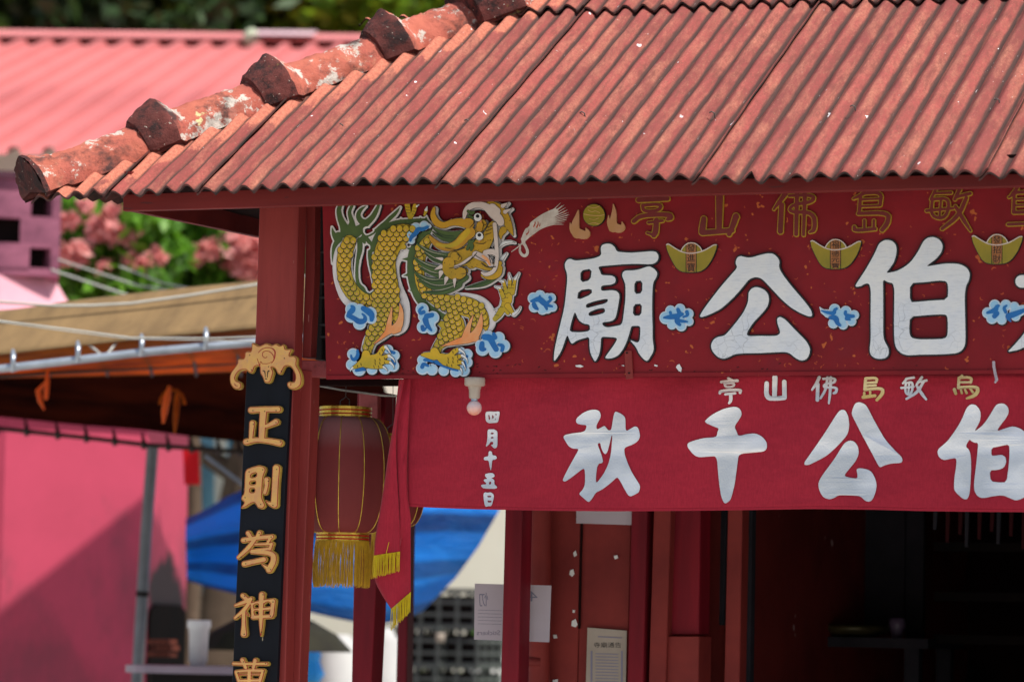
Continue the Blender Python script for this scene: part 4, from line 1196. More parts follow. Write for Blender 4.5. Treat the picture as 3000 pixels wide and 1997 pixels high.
dlayer('belly', M['dragon_white'], BEL, 0.0100)
def clip_in(x, y, strokes, m):
    for s in strokes:
        for p, q in zip(s[:-1], s[1:]):
            dx, dy = q[0] - p[0], q[1] - p[1]; t = max(0, min(1, ((x - p[0]) * dx + (y - p[1]) * dy) / (dx * dx + dy * dy + 1e-9)))
            if math.hypot(x - p[0] - t * dx, y - p[1] - t * dy) < (p[2] + (q[2] - p[2]) * t) / 2 - m: return True
    return False
def scales(strokes, off, sx=54, sy=40, rx=30, ry=34, ang=0.0):
    st = [smooth_line(s, 2) for s in strokes]
    dlayer('scale_field', M['scale_yellow'], strokes, off, outline=1.2)
    mb = MB(); row = 0
    ca, sa = math.cos(ang), math.sin(ang)
    A = np.array([(p[0], p[1]) for s in st for p in s]); cx, cy = A.mean(0)
    R = 700
    y = -R
    rows = []
    while y < R:
        x = -R + (row % 2) * sx / 2
        while x < R:
            X, Y = cx + x * ca - y * sa, cy + x * sa + y * ca
            if clip_in(X, Y, st, 11): rows.append((y, X, Y))
            x += sx
        y += sy; row += 1
    y0 = min(r[0] for r in rows); y1 = max(r[0] for r in rows)
    for y, X, Y in rows:
        z = off + 0.0006 + (y1 - y) / sy * 0.00026       # upper rows lie over lower ones
        def disc(rx_, ry_, dx, dy, z_, mi, n=12):
            pts = []
            for k in range(n):
                a = 2 * PI * k / n; u, v = rx_ * math.cos(a) + dx, ry_ * math.sin(a) + dy
                gx, gy = X + u * ca - v * sa, Y + u * sa + v * ca
                g = fA([(gx, gy)])[0]
                pts.append(P(g[0], g[1]) + Vector((0, -z_, 0)))
            mb.add(pts, [tuple(range(n))], mi)
        disc(rx, ry, 0, 0, z, 0); disc(rx - 5, ry - 5, 0, -3.4, z + 0.00012, 1); disc(8.0, 9.0, 0, 9, z + 0.0002, 2, 7)
    return tag(mb.build('scales', [M['black_rim'], M['scale_yellow'], M['scale_dot']], dragon), kind='stuff')
scales(Y1, 0.0115)
scales(Y2, 0.0150)
scales(Y3, 0.0115, ang=0.35)
dlayer('flame', M['flame'], FL1, 0.0195, outline=1.1)
dlayer('flame', M['flame'], FL2, 0.0165, outline=1.1)
# clouds round the feet and shoulders
def dcloud(lobes, swirls, off):
    return cloud(lobes, swirls, fA, parent=dragon, off=off)
dcloud([(290,950,120),(350,960,110),(440,985,110),(280,1010,110),(350,1070,110),(450,1030,90),(370,1010,140)], [[(265,985,40),(295,960,50),(300,935,34),(285,925,20)],[(260,1005,40),(310,1030,40),(350,1060,50),(400,1050,40),(400,1010,24),(375,990,14)],[(385,945,44),(430,970,56),(460,1000,50),(455,1040,34)]], 0.012)
dcloud([(880,950,110),(900,1010,110),(970,1020,110),(890,1100,110),(960,1120,90),(930,1060,130)], [[(895,975,34),(865,990,28),(858,955,24),(885,935,22)],[(920,1010,44),(965,1000,40)],[(910,1040,50),(920,1080,44),(960,1130,18)],[(885,1100,34),(890,1130,34),(915,1110,16)]], 0.010)
dcloud([(1440,1180,100),(1530,1190,100),(1570,1260,110),(1500,1310,110),(1390,1290,110),(1370,1250,80),(1450,1240,150)], [[(1410,1185,50),(1460,1190,60),(1480,1240,46),(1510,1290,44)],[(1390,1240,40),(1385,1290,50),(1415,1290,24)],[(1560,1300,30),(1570,1260,34),(1530,1250,22)],[(1490,1160,30),(1500,1190,40)]], 0.009)
dcloud([(290,1330,100),(280,1420,100),(340,1460,110),(450,1460,90),(560,1450,100),(630,1430,100),(640,1340,90),(590,1290,80),(620,1390,90)], [[(330,1300,20),(335,1340,30),(310,1380,34),(280,1370,22),(275,1340,14)],[(320,1470,24),(370,1455,36),(395,1465,16)],[(440,1445,16),(480,1450,14)],[(590,1300,24),(640,1320,26)],[(630,1370,30),(640,1410,34)]], 0.007)
dcloud([(880,1380,90),(880,1450,110),(960,1460,100),(1060,1470,90),(1160,1480,90),(1230,1470,100),(1260,1400,90),(1260,1330,90),(1210,1300,60)], [[(900,1380,24),(960,1380,36),(1040,1420,30),(1120,1450,30),(1180,1470,16)],[(880,1440,34),(890,1410,30),(930,1430,20)],[(1210,1330,22),(1260,1350,24)],[(1235,1400,30),(1245,1440,28)]], 0.007)
dcloud([(830,260,90),(900,240,80),(790,320,90),(790,370,60),(940,245,40)], [[(785,370,20),(790,340,34),(830,310,40),(850,270,40),(890,275,30),(930,255,26)]], 0.0125)
dlayer('foot', M['scale_yellow'], FOOT1, 0.0200, outline=1.2)
dlayer('foot', M['scale_yellow'], FOOT2, 0.0190, outline=1.2)
dlayer('arm', M['scale_yellow'], HND, 0.0105, outline=1.2)
dlayer('finger', M['scale_yellow'], FING, 0.0115, outline=1.2)
dlayer('claw', M['white'], CLW, 0.0120, outline=0.9)
dlayer('claw', M['white'], [[(572,1270,24),(600,1300,12),(615,1330,3)],[(600,1345,24),(640,1370,12),(650,1400,3)],[(612,1402,20),(640,1430,10),(642,1455,3)],[(555,1440,16),(580,1460,8),(588,1475,3)],[(290,1448,16),(272,1465,8),(272,1480,3)],[(1200,1292,22),(1240,1320,12),(1250,1350,3)],[(1222,1342,22),(1262,1370,12),(1268,1410,3)],[(1225,1402,18),(1248,1440,8),(1248,1470,3)],[(1210,1455,14),(1222,1480,8),(1220,1505,3)]], 0.0205, outline=0.9)
tb = []
for fx in (0, 620):
    for (x, y) in ((520,1330),(540,1300),(480,1385),(520,1380),(560,1370),(480,1412),(520,1412),(560,1408),(470,1440),(510,1442),(360,1420),(330,1435)):
        tb.append([(x + fx, y - 12 - fx * .02, 4), (x + fx + 6, y + 10 - fx * .02, 4)])
for (x, y) in ((1540,800),(1570,760),(1570,790),(1618,740),(1620,770),(1652,740),(1650,770),(1600,850),(1570,880),(1560,930),(1520,1000)): tb.append([(x - 14, y, 4), (x + 12, y + 4, 4)])
dlayer('toe_lines', M['black_rim'], tb, 0.0210)
# head
dlayer('hair', M['green'], HAIR, 0.0185, outline=0.8)
hl = [[(975,268,5),(1050,325,5),(1150,330,5)],[(985,300,4),(1060,345,5),(1160,350,4)],[(860,420,4),(950,480,6),(1090,505,4)],[(900,475,4),(1000,540,6),(1070,545,4)],[(830,530,4),(930,590,6),(1040,610,4)],[(870,600,4),(960,650,6),(1040,655,4)],[(840,660,4),(940,715,6),(1080,705,4)],[(870,710,4),(1000,770,6),(1150,740,4),(1240,680,4)],[(920,805,4),(1060,800,6),(1180,750,4)],[(1265,766,4),(1400,735,6),(1510,680,4)],[(1290,760,4),(1400,715,4),(1480,680,4)]]
dlayer('hair_lines', M['green_dark'], hl, 0.0192)
dlayer('hair_highlights', M['cream'], [[(a[0] + 2, a[1] - 13, a[2]) for a in s] for s in hl[2:9]], 0.0192, grow=-.4, step=.8)
dlayer('head', M['face_yellow'], FACE, 0.0200, outline=1.3)
dlayer('horn', M['horn'], HORN, 0.0215, outline=1.1)
dlayer('horn_light', M['scale_yellow'], [[(1270,290,50),(1230,340,50),(1170,400,40),(1090,420,30),(1010,400,24)]], 0.0222)
dlayer('snout', M['cream'], CRM, 0.0225, outline=0.9)
dlayer('tooth', M['cream'], SPK, 0.0230, outline=0.8)
dlayer('nose_ball', M['face_yellow'], [[(1110,560,100),(1100,620,90),(1140,650,90)],[(1215,640,90),(1200,650,90)],[(1160,500,70),(1190,520,50)]], 0.0236, outline=1.2)
dlayer('face_lines', M['black_rim'], [[(1115,605,5),(1190,590,5),(1270,560,6),(1330,500,6),(1350,470,4)],[(1330,490,5),(1390,530,5),(1430,545,5)],[(1230,600,5),(1262,610,5),(1262,650,5),(1225,650,4)],[(1180,480,4),(1205,500,5),(1190,530,4)],[(1450,490,5),(1470,560,4)],[(1490,520,4),(1480,570,4)],[(1410,240,5),(1470,210,4)],[(1420,265,5),(1480,240,4)],[(1425,290,5),(1480,268,4)],[(1425,320,5),(1470,305,4)],[(1340,390,5),(1400,400,5),(1430,380,4)],[(1080,430,4),(1180,455,5),(1250,430,4)],[(1325,150,5),(1330,220,5),(1290,260,4)],[(1390,560,8),(1440,600,9),(1510,590,7)]], 0.0243, step=.9)
dlayer('tongue', M['flame'], [[(1400,500,20),(1440,530,26),(1460,575,14)],[(1372,180,10),(1385,205,14)],[(1385,350,10),(1370,375,14)]], 0.0240, step=.9)
dlayer('brow', M['green'], [[(1275,120,20),(1300,140,30),(1320,130,24)],[(1280,160,20),(1310,175,22)],[(1290,380,34),(1310,420,34),(1300,450,16)],[(1270,440,24),(1285,400,24),(1320,370,20)]], 0.0240, outline=.8, step=.9)
for ex, ey in ((1357, 168), (1372, 328)):
    e = dlayer('eye', M['white'], [[(ex, ey, 62), (ex + 1, ey + 6, 64)]], 0.0247, outline=1.1, step=.9)
    pz = shape_mb(glyph_loops([fA([(ex, ey - 6, 30), (ex + 1, ey - 6, 30)])], step=.8), YS, 0.0006, 0.0252).build('pupil', M['black_rim'], dragon)
dlayer('nose_bridge', M['horn'], [[(1375,235,54),(1370,270,50)]], 0.0236, outline=1.0, step=.9)
# clawed tail end above the back
dlayer('raised_claw', M['scale_yellow'], [[(745,60,44),(755,120,40),(765,180,20)],[(810,70,36),(800,120,36),(775,175,24)],[(905,110,30),(890,150,16)]], 0.0100, outline=1.2)
dlayer('raised_claw_tip', M['white'], [[(825,75,16),(845,60,6)],[(905,105,26),(915,75,4)]], 0.0105, outline=.8)
dlayer('raised_claw_lines', M['black_rim'], [[(730,80,4),(762,84,4)],[(735,105,4),(768,108,4)],[(740,130,4),(772,132,4)],[(795,90,4),(822,95,4)],[(790,115,4),(815,120,4)],[(785,140,4),(808,145,4)]], 0.0106)

# ================================================================== BANNER
YB = YS + 0.06
def yban(px, py):
    a = (py - 1110) / 380.0
    return YB + 0.024 * math.sin(px * 0.0061 + 0.7) * (0.35 + a) * 0.6 + 0.010 * math.sin(px * 0.017 + py * 0.011) * (1.1 - a) - 0.02 * a * a
bot = [(1190, 1483), (1290, 1487), (1400, 1491), (1600, 1495), (1800, 1497), (2000, 1495.5), (2200, 1493), (2380, 1490), (2560, 1492), (2700, 1496), (2900, 1498.5), (3150, 1500)]
def bot_y(x):
    for a, b in zip(bot[:-1], bot[1:]):
        if x <= b[0]: return a[1] + (b[1] - a[1]) * (x - a[0]) / (b[0] - a[0])
    return bot[-1][1]
mb = MB(); vs = []; nx, ny = 200, 26
for i in range(nx + 1):
    for j in range(ny + 1):
        t = j / ny; x = 1190 + 1960 * i / nx
        y = 1094 + (bot_y(x) - 1094) * t
        if i == 0: x = 1196 - 6 * t
        vs.append(P(x, y, yban(x, y)))
mb.add(vs, [(i * (ny + 1) + j, i * (ny + 1) + j + 1, (i + 1) * (ny + 1) + j + 1, (i + 1) * (ny + 1) + j) for i in range(nx) for j in range(ny)], 0, True)
banner = mb.build('banner', M['banner'])
md = banner.modifiers.new('cloth', 'SOLIDIFY'); md.thickness = 0.0015; md.offset = -1
tag(banner, 'long crimson cloth banner with silver characters, hanging below the signboard', 'banner')
# hem stitched along the bottom
mb = MB(); vs = []
for i in range(nx + 1):
    x = 1191 + 1958 * i / nx; y = bot_y(x)
    vs += [P(x, y - 6.5, yban(x, y) - .0012), P(x, y - 0.3, yban(x, y) - .0022)]
mb.add(vs, [(2 * i, 2 * i + 1, 2 * i + 3, 2 * i + 2) for i in range(nx)], 0, True)
mb.build('hem', M['banner'], banner)

def bput(name, mat, strokes=(), polys=(), holes=(), fr=None, step=1.1, it=1, off=0.004):
    po = [fr(p) for p in polys]; ho = [fr(h) for h in holes]; st = [fr(s) for s in strokes]
    return put(name, mat, banner, glyph_loops(st, po, ho, step=step, grow=1.4 if name == 'small_character' else 0.0), yban, 0.0022, off)
QIU = [(228,235),(250,205),(300,165),(360,138),(420,132),(460,145),(475,180),(472,215),(430,285),(435,332),(480,310),(512,291),(530,315),(550,338),(580,335),(595,230),(605,180),(618,150),(660,165),(700,190),(719,220),(718,352),(770,320),(815,295),(842,310),(855,350),(862,390),(850,430),(820,460),(770,485),(705,508),(708,570),(740,660),(780,750),(830,830),(866,885),(852,945),(820,965),(768,990),(743,975),(700,900),(670,840),(638,793),(590,840),(530,890),(470,930),(425,948),(390,1010),(360,1043),(340,1035),(290,990),(258,962),(300,920),(320,870),(322,790),(315,703),(250,750),(190,800),(120,845),(99,830),(110,800),(150,720),(200,630),(240,560),(260,518),(200,518),(160,495),(130,450),(105,405),(120,382),(200,365),(320,352),(340,285),(290,283),(240,272)]
QIU_H = [(440,470),(470,457),(480,510),(500,555),(520,575),(540,550),(562,470),(583,378),(590,395),(586,460),(576,570),(547,680),(502,770),(428,866),(426,790),(443,668),(499,656),(488,600),(468,540)]
QIAN = [(1493,256),(1530,215),(1600,165),(1700,120),(1800,101),(1850,125),(1867,180),(1840,230),(1790,300),(1815,350),(1830,395),(1920,372),(2000,366),(2070,400),(2114,460),(2112,520),(2080,546),(1980,556),(1834,569),(1825,650),(1810,750),(1795,870),(1770,970),(1750,1028),(1702,1060),(1683,1040),(1660,980),(1645,880),(1632,760),(1620,590),(1540,595),(1450,603),(1408,590),(1370,555),(1330,502),(1329,463),(1400,435),(1500,411),(1618,405),(1625,350),(1642,318),(1590,300)]
G1_ = [(193,652),(230,600),(330,460),(430,310),(500,195),(540,143),(570,133),(600,143),(627,200),(637,290),(622,370),(580,427),(520,490),(440,567),(370,612),(300,647),(240,677),(196,680)]
G2_ = [(660,165),(675,110),(698,67),(740,58),(792,80),(822,120),(860,200),(920,310),(990,430),(1080,530),(1157,603),(1160,640),(1142,659),(1050,662),(980,682),(942,703),(920,680),(880,600),(820,490),(750,360),(690,240),(663,187)]
G3_ = [(590,460),(640,435),(690,448),(724,500),(730,570),(700,640),(640,710),(578,787),(650,805),(717,812),(718,770),(706,718),(740,708),(812,720),(857,745),(892,810),(907,880),(892,960),(860,1027),(825,1042),(788,1027),(748,985),(680,978),(600,975),(525,975),(490,1002),(440,1017),(388,1002),(355,960),(333,900),(333,845),(370,780),(430,700),(490,620),(550,520)]
B_ = [(1503,540),(1530,505),(1600,450),(1660,370),(1720,280),(1760,200),(1790,120),(1830,80),(1880,84),(1922,130),(1934,190),(1920,260),(1862,355),(1940,300),(1990,240),(2040,160),(2080,90),(2110,73),(2165,73),(2202,110),(2210,160),(2180,220),(2130,280),(2086,347),(2170,320),(2245,295),(2330,320),(2420,400),(2440,480),(2430,700),(2420,960),(2340,1010),(2280,1030),(2220,1005),(2150,975),(2050,985),(1950,1007),(1898,985),(1868,930),(1866,850),(1885,700),(1900,560),(1908,458),(1870,460),(1835,440),(1820,425),(1780,495),(1820,530),(1835,600),(1838,700),(1832,850),(1822,960),(1800,1017),(1760,1014),(1698,960),(1668,920),(1672,800),(1690,700),(1695,610),(1640,615),(1570,632),(1518,602)]
B_H = [(2036,510),(2120,494),(2212,473),(2217,560),(2207,700),(2187,848),(2110,850),(2028,838),(2020,730),(2100,728),(2160,705),(2184,650),(2177,600),(2140,577),(2090,585),(2036,588)]
bput('character', M['foil'], polys=[QIU], holes=[QIU_H], fr=fG)
bput('character', M['foil'], polys=[QIAN], fr=fG)
bput('character', M['foil'], polys=[G1_, G2_, G3_], fr=fH)
bput('character', M['foil'], polys=[B_], holes=[B_H], fr=fH)
mb = MB(); mb.prism(fG([(862,884),(852,950),(822,962),(820,910)]), YB - 0.020, 0.001)
mb.build('peeled_corner', M['foil_gold'], banner)
smalls = [
 ('foil_reflect', [[(140,46,12),(168,60,12)],[(88,74,14),(208,64,16)],[(112,88,9),(186,80,10),(182,108,9),(120,114,9),(112,88,9)],[(76,158,12),(80,140,14),(236,130,15),(228,154,13)],[(118,166,11),(192,158,11)],[(158,166,18),(160,212,18),(146,232,10)]]),
 ('foil', [[(490,40,32),(486,190,26)],[(428,84,26),(424,195,28),(500,198,26),(560,192,26)],[(560,72,26),(562,190,26)]]),
 ('foil', [[(822,40,18),(800,90,16),(768,132,8)],[(812,90,18),(808,208,20)],[(852,50,10),(944,44,12),(938,80,11),(862,86,9),(852,118,9),(954,112,12),(950,150,16),(930,158,10)],[(884,40,12),(872,130,12),(832,195,10)],[(908,40,14),(904,160,14),(894,234,6)]]),
 ('foil_gold', [[(1170,48,14),(1258,42,14),(1250,76,12)],[(1170,50,14),(1164,130,16)],[(1172,80,10),(1246,76,10)],[(1172,104,10),(1246,98,10)],[(1164,132,14),(1296,118,16),(1300,160,20),(1254,208,14)],[(1152,188,18),(1240,176,16)],[(1160,156,12),(1160,186,12)],[(1204,146,9),(1204,180,9)]]),
 ('foil', [[(1478,50,10),(1450,84,8)],[(1474,50,10),(1532,40,11)],[(1470,80,10),(1530,72,10),(1512,172,11),(1466,160,10),(1472,80,9)],[(1438,118,10),(1530,108,9)],[(1498,80,8),(1490,168,8)],[(1592,38,13),(1556,88,11)],[(1564,74,10),(1626,62,12)],[(1602,76,12),(1560,150,16),(1476,200,9)],[(1552,100,12),(1590,160,18),(1624,204,9)]]),
 ('foil_gold', [[(1892,28,14),(1868,58,12)],[(1868,42,12),(1968,38,14),(1958,78,12)],[(1870,45,14),(1866,118,15)],[(1872,76,9),(1954,76,10)],[(1866,116,14),(2006,108,16),(2014,144,22),(1984,178,20),(1930,196,9)],[(1836,130,18),(1846,160,14)],[(1886,134,9),(1892,156,11)],[(1916,132,9),(1928,156,11)],[(1952,120,9),(1974,150,11)]])]
for mname, st in smalls:
    bput('small_character', M[mname], strokes=st, fr=fI, step=0.7)
bput('date_character', M['foil'], polys=[[(211,130),(260,120),(340,125),(412,118),(418,150),(402,230),(390,282),(330,285),(265,293),(217,265)]], holes=[[(253,168),(270,168),(282,237),(260,244)],[(308,162),(338,200),(310,238)],[(342,158),(375,156),(373,182)],[(368,212),(342,242),(362,244)]], fr=fJ, step=.7)
bput('date_character', M['foil'], polys=[[(242,378),(300,377),(340,378),(384,404),(384,480),(384,632),(345,653),(320,637),(288,598),(318,602),(330,560),(288,553),(260,600),(213,634),(235,570),(245,480)]], holes=[[(287,425),(331,425),(331,449),(287,449)],[(290,487),(331,486),(328,508),(288,509)]], fr=fJ, step=.7)
bput('date_character', M['foil'], polys=[[(256,700),(280,686),(307,700),(310,750),(360,753),(380,790),(350,814),(308,815),(302,900),(290,978),(272,910),(260,820),(200,824),(186,800),(200,773),(258,765)]], fr=fJ, step=.7)
bput('date_character', M['foil'], polys=[[(208,1020),(250,1006),(320,1003),(348,1040),(332,1067),(290,1075),(342,1100),(337,1165),(370,1190),(384,1215),(350,1232),(180,1227),(148,1190),(158,1168),(225,1170),(225,1145),(188,1120),(193,1093),(245,1085),(208,1055)]], holes=[[(266,1127),(298,1127),(292,1168),(260,1168)]], fr=fJ, step=.7)
bput('date_character', M['foil'], polys=[[(183,1300),(210,1278),(240,1288),(290,1278),(332,1313),(332,1360),(300,1482),(255,1477),(215,1492),(198,1450),(188,1380)]], holes=[[(240,1329),(298,1329),(296,1353),(240,1353)],[(242,1392),(270,1403),(300,1395),(300,1426),(244,1426)]], fr=fJ, step=.7)

# folded tail with two fringed ends
def cloth(name, left, right, Yl, Yr, mat, parent, nn=40, mm=10, wave=0.004, thick=0.0015):
    """ruled strip between two picture polylines"""
    def samp(pl, t):
        seg = t * (len(pl) - 1); i = min(int(seg), len(pl) - 2); f = seg - i
        return (pl[i][0] + (pl[i + 1][0] - pl[i][0]) * f, pl[i][1] + (pl[i + 1][1] - pl[i][1]) * f)
    L = smooth_line([tuple(p) for p in left], 2); R = smooth_line([tuple(p) for p in right], 2)
    vs = []
    for i in range(nn + 1):
        a, b = samp(L, i / nn), samp(R, i / nn)
        for j in range(mm + 1):
            f = j / mm
            vs.append(P(a[0] + (b[0] - a[0]) * f, a[1] + (b[1] - a[1]) * f, Yl + (Yr - Yl) * f + wave * math.sin(f * 5 + i * 0.12)))
    mb = MB(); mb.add(vs, [(i * (mm + 1) + j, (i + 1) * (mm + 1) + j, (i + 1) * (mm + 1) + j + 1, i * (mm + 1) + j + 1) for i in range(nn) for j in range(mm)], 0, True)
    o = mb.build(name, mat, parent)
    md = o.modifiers.new('cloth', 'SOLIDIFY'); md.thickness = thick; md.offset = 0
    return o
def fringe(p0, p1, q0, q1, Y, n, parent, mat, name='fringe', r=0.0013, seed=1, jag=.12):
    rr = random.Random(seed); mb = MB()
    for k in range(n):
        t = (k + rr.uniform(-.25, .25)) / (n - 1); t = max(0, min(1, t))
        a = (p0[0] + (p1[0] - p0[0]) * t, p0[1] + (p1[1] - p0[1]) * t); b = (q0[0] + (q1[0] - q0[0]) * t, q0[1] + (q1[1] - q0[1]) * t)
        e = 1 - rr.uniform(0, jag); wv = rr.uniform(-2.5, 2.5)
        y = Y + rr.uniform(-.003, .003)
        pts = [P(a[0] + (b[0] - a[0]) * s * e + wv * math.sin(s * 3), a[1] + (b[1] - a[1]) * s * e, y) for s in (0, .3, .65, 1)]
        mb.tube(pts, [r, r, r, r * .7], 4, 0, False)
    return tag(mb.build(name, mat, parent), kind='stuff')
cloth('back_fold', fD([(560,900),(520,1060),(474,1190),(478,1250),(520,1330),(575,1412)]), fD([(660,500),(668,760),(692,860),(690,960),(690,1130),(690,1312)]), YB - .01, YB - .012, M['banner'], banner, wave=0.006)
cloth('side_fold', fD([(640,62),(612,250),(604,420),(612,640),(626,860),(626,1040)]), fD([(692,50),(672,400),(668,700),(686,860),(692,960),(630,1040)]), YB - .022, YB - .006, M['banner'], banner)
cloth('front_fold', fD([(622,62),(608,170),(592,320),(562,480),(538,660),(508,840),(480,1000),(474,1098)]), fD([(652,62),(632,170),(606,320),(604,480),(610,640),(620,800),(627,960),(626,1075)]), YB - .03, YB - .032, M['banner'], banner)
fringe(*fD([(475,1098),(626,1075),(468,1238),(624,1196)]), YB - .033, 46, banner, M['yellow_fringe'], seed=2)
fringe(*fD([(576,1412),(690,1314),(574,1545),(686,1440)]), YB - .014, 34, banner, M['yellow_fringe'], seed=3)
mb = MB(); q = fD([(562,1020),(556,1045),(546,1085),(540,1150)])
mb.tube([P(x, y, YB - .036) for x, y in q], .0012, 4); mb.build('loose_thread', M['yellow_fringe'], banner)

# ================================================================== LANTERNS
def lantern(cx, cy_top, cy_bot, Y, R, label, seed):
    top, botm = P(cx, cy_top, Y), P(cx, cy_bot, Y)
    H = top.z - botm.z
    c = Vector((top.x, Y, 0)); zc = (top.z + botm.z) / 2
    root = empty('lantern', (top.x, Y, botm.z), label, 'lantern', 'red cloth lanterns under the eave')
    mb = MB(); nR = 12
    vs = []; n = 96; m = 28; rc = R * 0.49
    for i in range(m + 1):
        t = i / m; a = -PI / 2 + PI * t
        z = zc + H / 2 * math.sin(a)
        rr = rc + (R - rc) * (max(0.0, math.cos(a)) ** 0.72)
        for k in range(n):
            th = 2 * PI * k / n + 0.32
            f = abs(math.sin((th - 0.32) * nR / 2))
            r = rr * (1 - 0.022 * (1 - f) ** 0.5 * 0 + 0.0) * (1 - 0.035 * (f ** 1.2) * math.cos(a) ** .5 if math.cos(a) > 0 else 1)
            vs.append(Vector((c.x + r * math.cos(th), Y + r * math.sin(th), z)))
    mb.add(vs, [(i * n + k, i * n + (k + 1) % n, (i + 1) * n + (k + 1) % n, (i + 1) * n + k) for i in range(m) for k in range(n)], 0, True)
    mb.build('body', M['lantern'], root)
    for q in range(nR):
        th = 2 * PI * q / nR + 0.32
        pts = []
        for i in range(m + 1):
            a = -PI / 2 + PI * i / m
            z = zc + H / 2 * math.sin(a)
            rr = rc + (R - rc) * (max(0.0, math.cos(a)) ** 0.72) + 0.0008
            pts.append(Vector((c.x + rr * math.cos(th), Y + rr * math.sin(th), z)))
        mb = MB(); mb.tube(pts, 0.0017, 5, 0, False); mb.build('rib', M['lantern_gold'], root)
    for nm, z0, z1 in (('top_cap', zc + H / 2 - .002, zc + H / 2 + .034), ('bottom_cap', zc - H / 2 - .030, zc - H / 2 + .002)):
        r0 = R * 0.54
        mb = MB(); mb.lathe((c.x, Y, 0), [(0.001, z0), (r0, z0), (r0, z1), (0.001, z1)], 40, smooth=False)
        cp = mb.build(nm, M['lantern_gold'], root)
        for zz in (0.30, 0.66):
            zb = z0 + (z1 - z0) * zz
            mb = MB(); mb.lathe((c.x, Y, 0), [(r0 + .0008, zb - .0022), (r0 + .0008, zb + .0022)], 40); mb.build('band', M['red_cloth'], cp)
    rr = random.Random(seed); mb = MB(); zb = zc - H / 2 - .026; Lt = .155
    for k in range(300):
        th = 2 * PI * k / 300 + rr.uniform(-.01, .01); r1 = R * .545; r2 = r1 * rr.uniform(.98, 1.06)
        w = rr.uniform(-.004, .004); l = Lt * rr.uniform(.92, 1.03)
        mb.tube([Vector((c.x + r1 * math.cos(th), Y + r1 * math.sin(th), zb)), Vector((c.x + r2 * math.cos(th) + w, Y + r2 * math.sin(th), zb - l * .5)), Vector((c.x + r2 * math.cos(th) + w * .5, Y + r2 * math.sin(th), zb - l))], .0011, 4, 0, False)
    tag(mb.build('tassel', M['tassel'], root), kind='stuff')
    mb = MB(); zt = zc + H / 2 + .034
    mb.tube([Vector((c.x - .02, Y, zt)), Vector((c.x - .02, Y, zt + .022)), Vector((c.x, Y, zt + .036)), Vector((c.x + .014, Y, zt + .026)), Vector((c.x + .014, Y, zt))], .0018, 6)
    mb.tube([Vector((c.x, Y, zt + .036)), Vector((c.x - .004, Y, zt + .20))], .0012, 6)
    mb.build('hanger', M['wire'], root)
    return root
lantern(1012, 1222, 1561, YS + 0.30, 0.166, 'dark red cloth lantern with gold ribs and tassel, hanging just right of the front column', 1)
lantern(1150, 1300, 1540, YS + 0.62, 0.118, 'dark red lantern mostly hidden behind the banner and its folded tail', 2)

# light bulb ----------------------------------------------------------
root = empty('bulb_holder', P(1392, 1107, YS - .03), 'small round light bulb in a porcelain holder under the signboard edge', 'light bulb')
cpx = P(1390.5, 1140, YS - .025)
zt = P(1390, 1108, YS).z
s_ = (P(1400, 1150, YS - .03) - P(1390, 1150, YS - .03)).length / 10
mb = MB(); mb.lathe((cpx.x, cpx.y, zt), [(0, 0.0), (27 * s_, 0.0), (28 * s_, -4 * s_), (28 * s_, -20 * s_), (24 * s_, -23 * s_), (18 * s_, -24 * s_), (17 * s_, -30 * s_), (15.5 * s_, -32 * s_), (15 * s_, -54 * s_), (12 * s_, -57 * s_), (0, -57 * s_)], 28); mb.build('socket', M['porcelain'], root)
mb = MB(); mb.lathe((cpx.x, cpx.y, zt), [(10 * s_, -56 * s_), (9 * s_, -62 * s_), (10 * s_, -64 * s_)], 20); mb.build('collar', M['steel'], root)
mb = MB(); mb.lathe((cpx.x, cpx.y, zt - 82 * s_), [(20.5 * s_ * math.cos(a), 20.5 * s_ * math.sin(a)) for a in [PI / 2 - PI * k / 16 for k in range(17)]], 28); mb.build('bulb', M['bulb'], root)

# ================================================================== COUPLET BOARD
YP = YC - 0.022
mb = MB(); mb.prism([(724, 1060), (851, 1060), (851, 1103), (836, 1400), (823, 1700), (811, 1997), (800, 2240), (670, 2240), (680.5, 1994), (693, 1700), (707, 1438), (722, 1094)], YP, 0.02)
board = mb.build('couplet_board', M['board_black'], bevel=0.0015)
tag(board, 'narrow black board with raised gold characters fixed to the front of the red column', 'couplet board')
def gold_shape(name, strokes=(), polys=(), holes=(), fr=None, rim=1.5, step=1.0, thick=.012):
    st = [fr(s) for s in strokes]; po = [fr(p) for p in polys]; ho = [fr(h) for h in holes]
    L2, L0, L1 = glyph_loops(st, po, ho, grow=(-3.0, -1.2, rim - .8), step=step)
    o = put(name, M['rim_red'], board, L0, YP, .0012, thick + .0012)
    put('edge', M['gold_side'], o, [[(x + 1.0, y + .4) for x, y in l] for l in L1], YP, thick, thick)
    put('face', M['gold'], o, L2, YP, .0008, thick + .002)
    return o
def nails(o, pts, fr, thick=.0145):
    mb = MB()
    for x, y in fr(pts):
        q = [(x + 1.7 * math.cos(2 * PI * k / 8), y + 1.7 * math.sin(2 * PI * k / 8)) for k in range(8)]
        mb.prism(q, YP - thick, .001)
    tag(mb.build('nail_heads', M['ink_black'], o), kind='stuff')
o = gold_shape('gold_character', [[(250,757,62),(370,750,58),(500,750,62)],[(365,760,74),(355,900,70),(350,1020,66)],[(390,905,44),(430,890,48),(478,865,62)],[(262,878,60),(255,950,52),(250,1020,46)],[(205,1048,62),(290,1028,52),(400,1035,56),(512,1058,66)]], fr=fE)
nails(o, [(254,760),(466,760),(362,766),(258,886),(466,870),(203,1040),(506,1045)], fE)
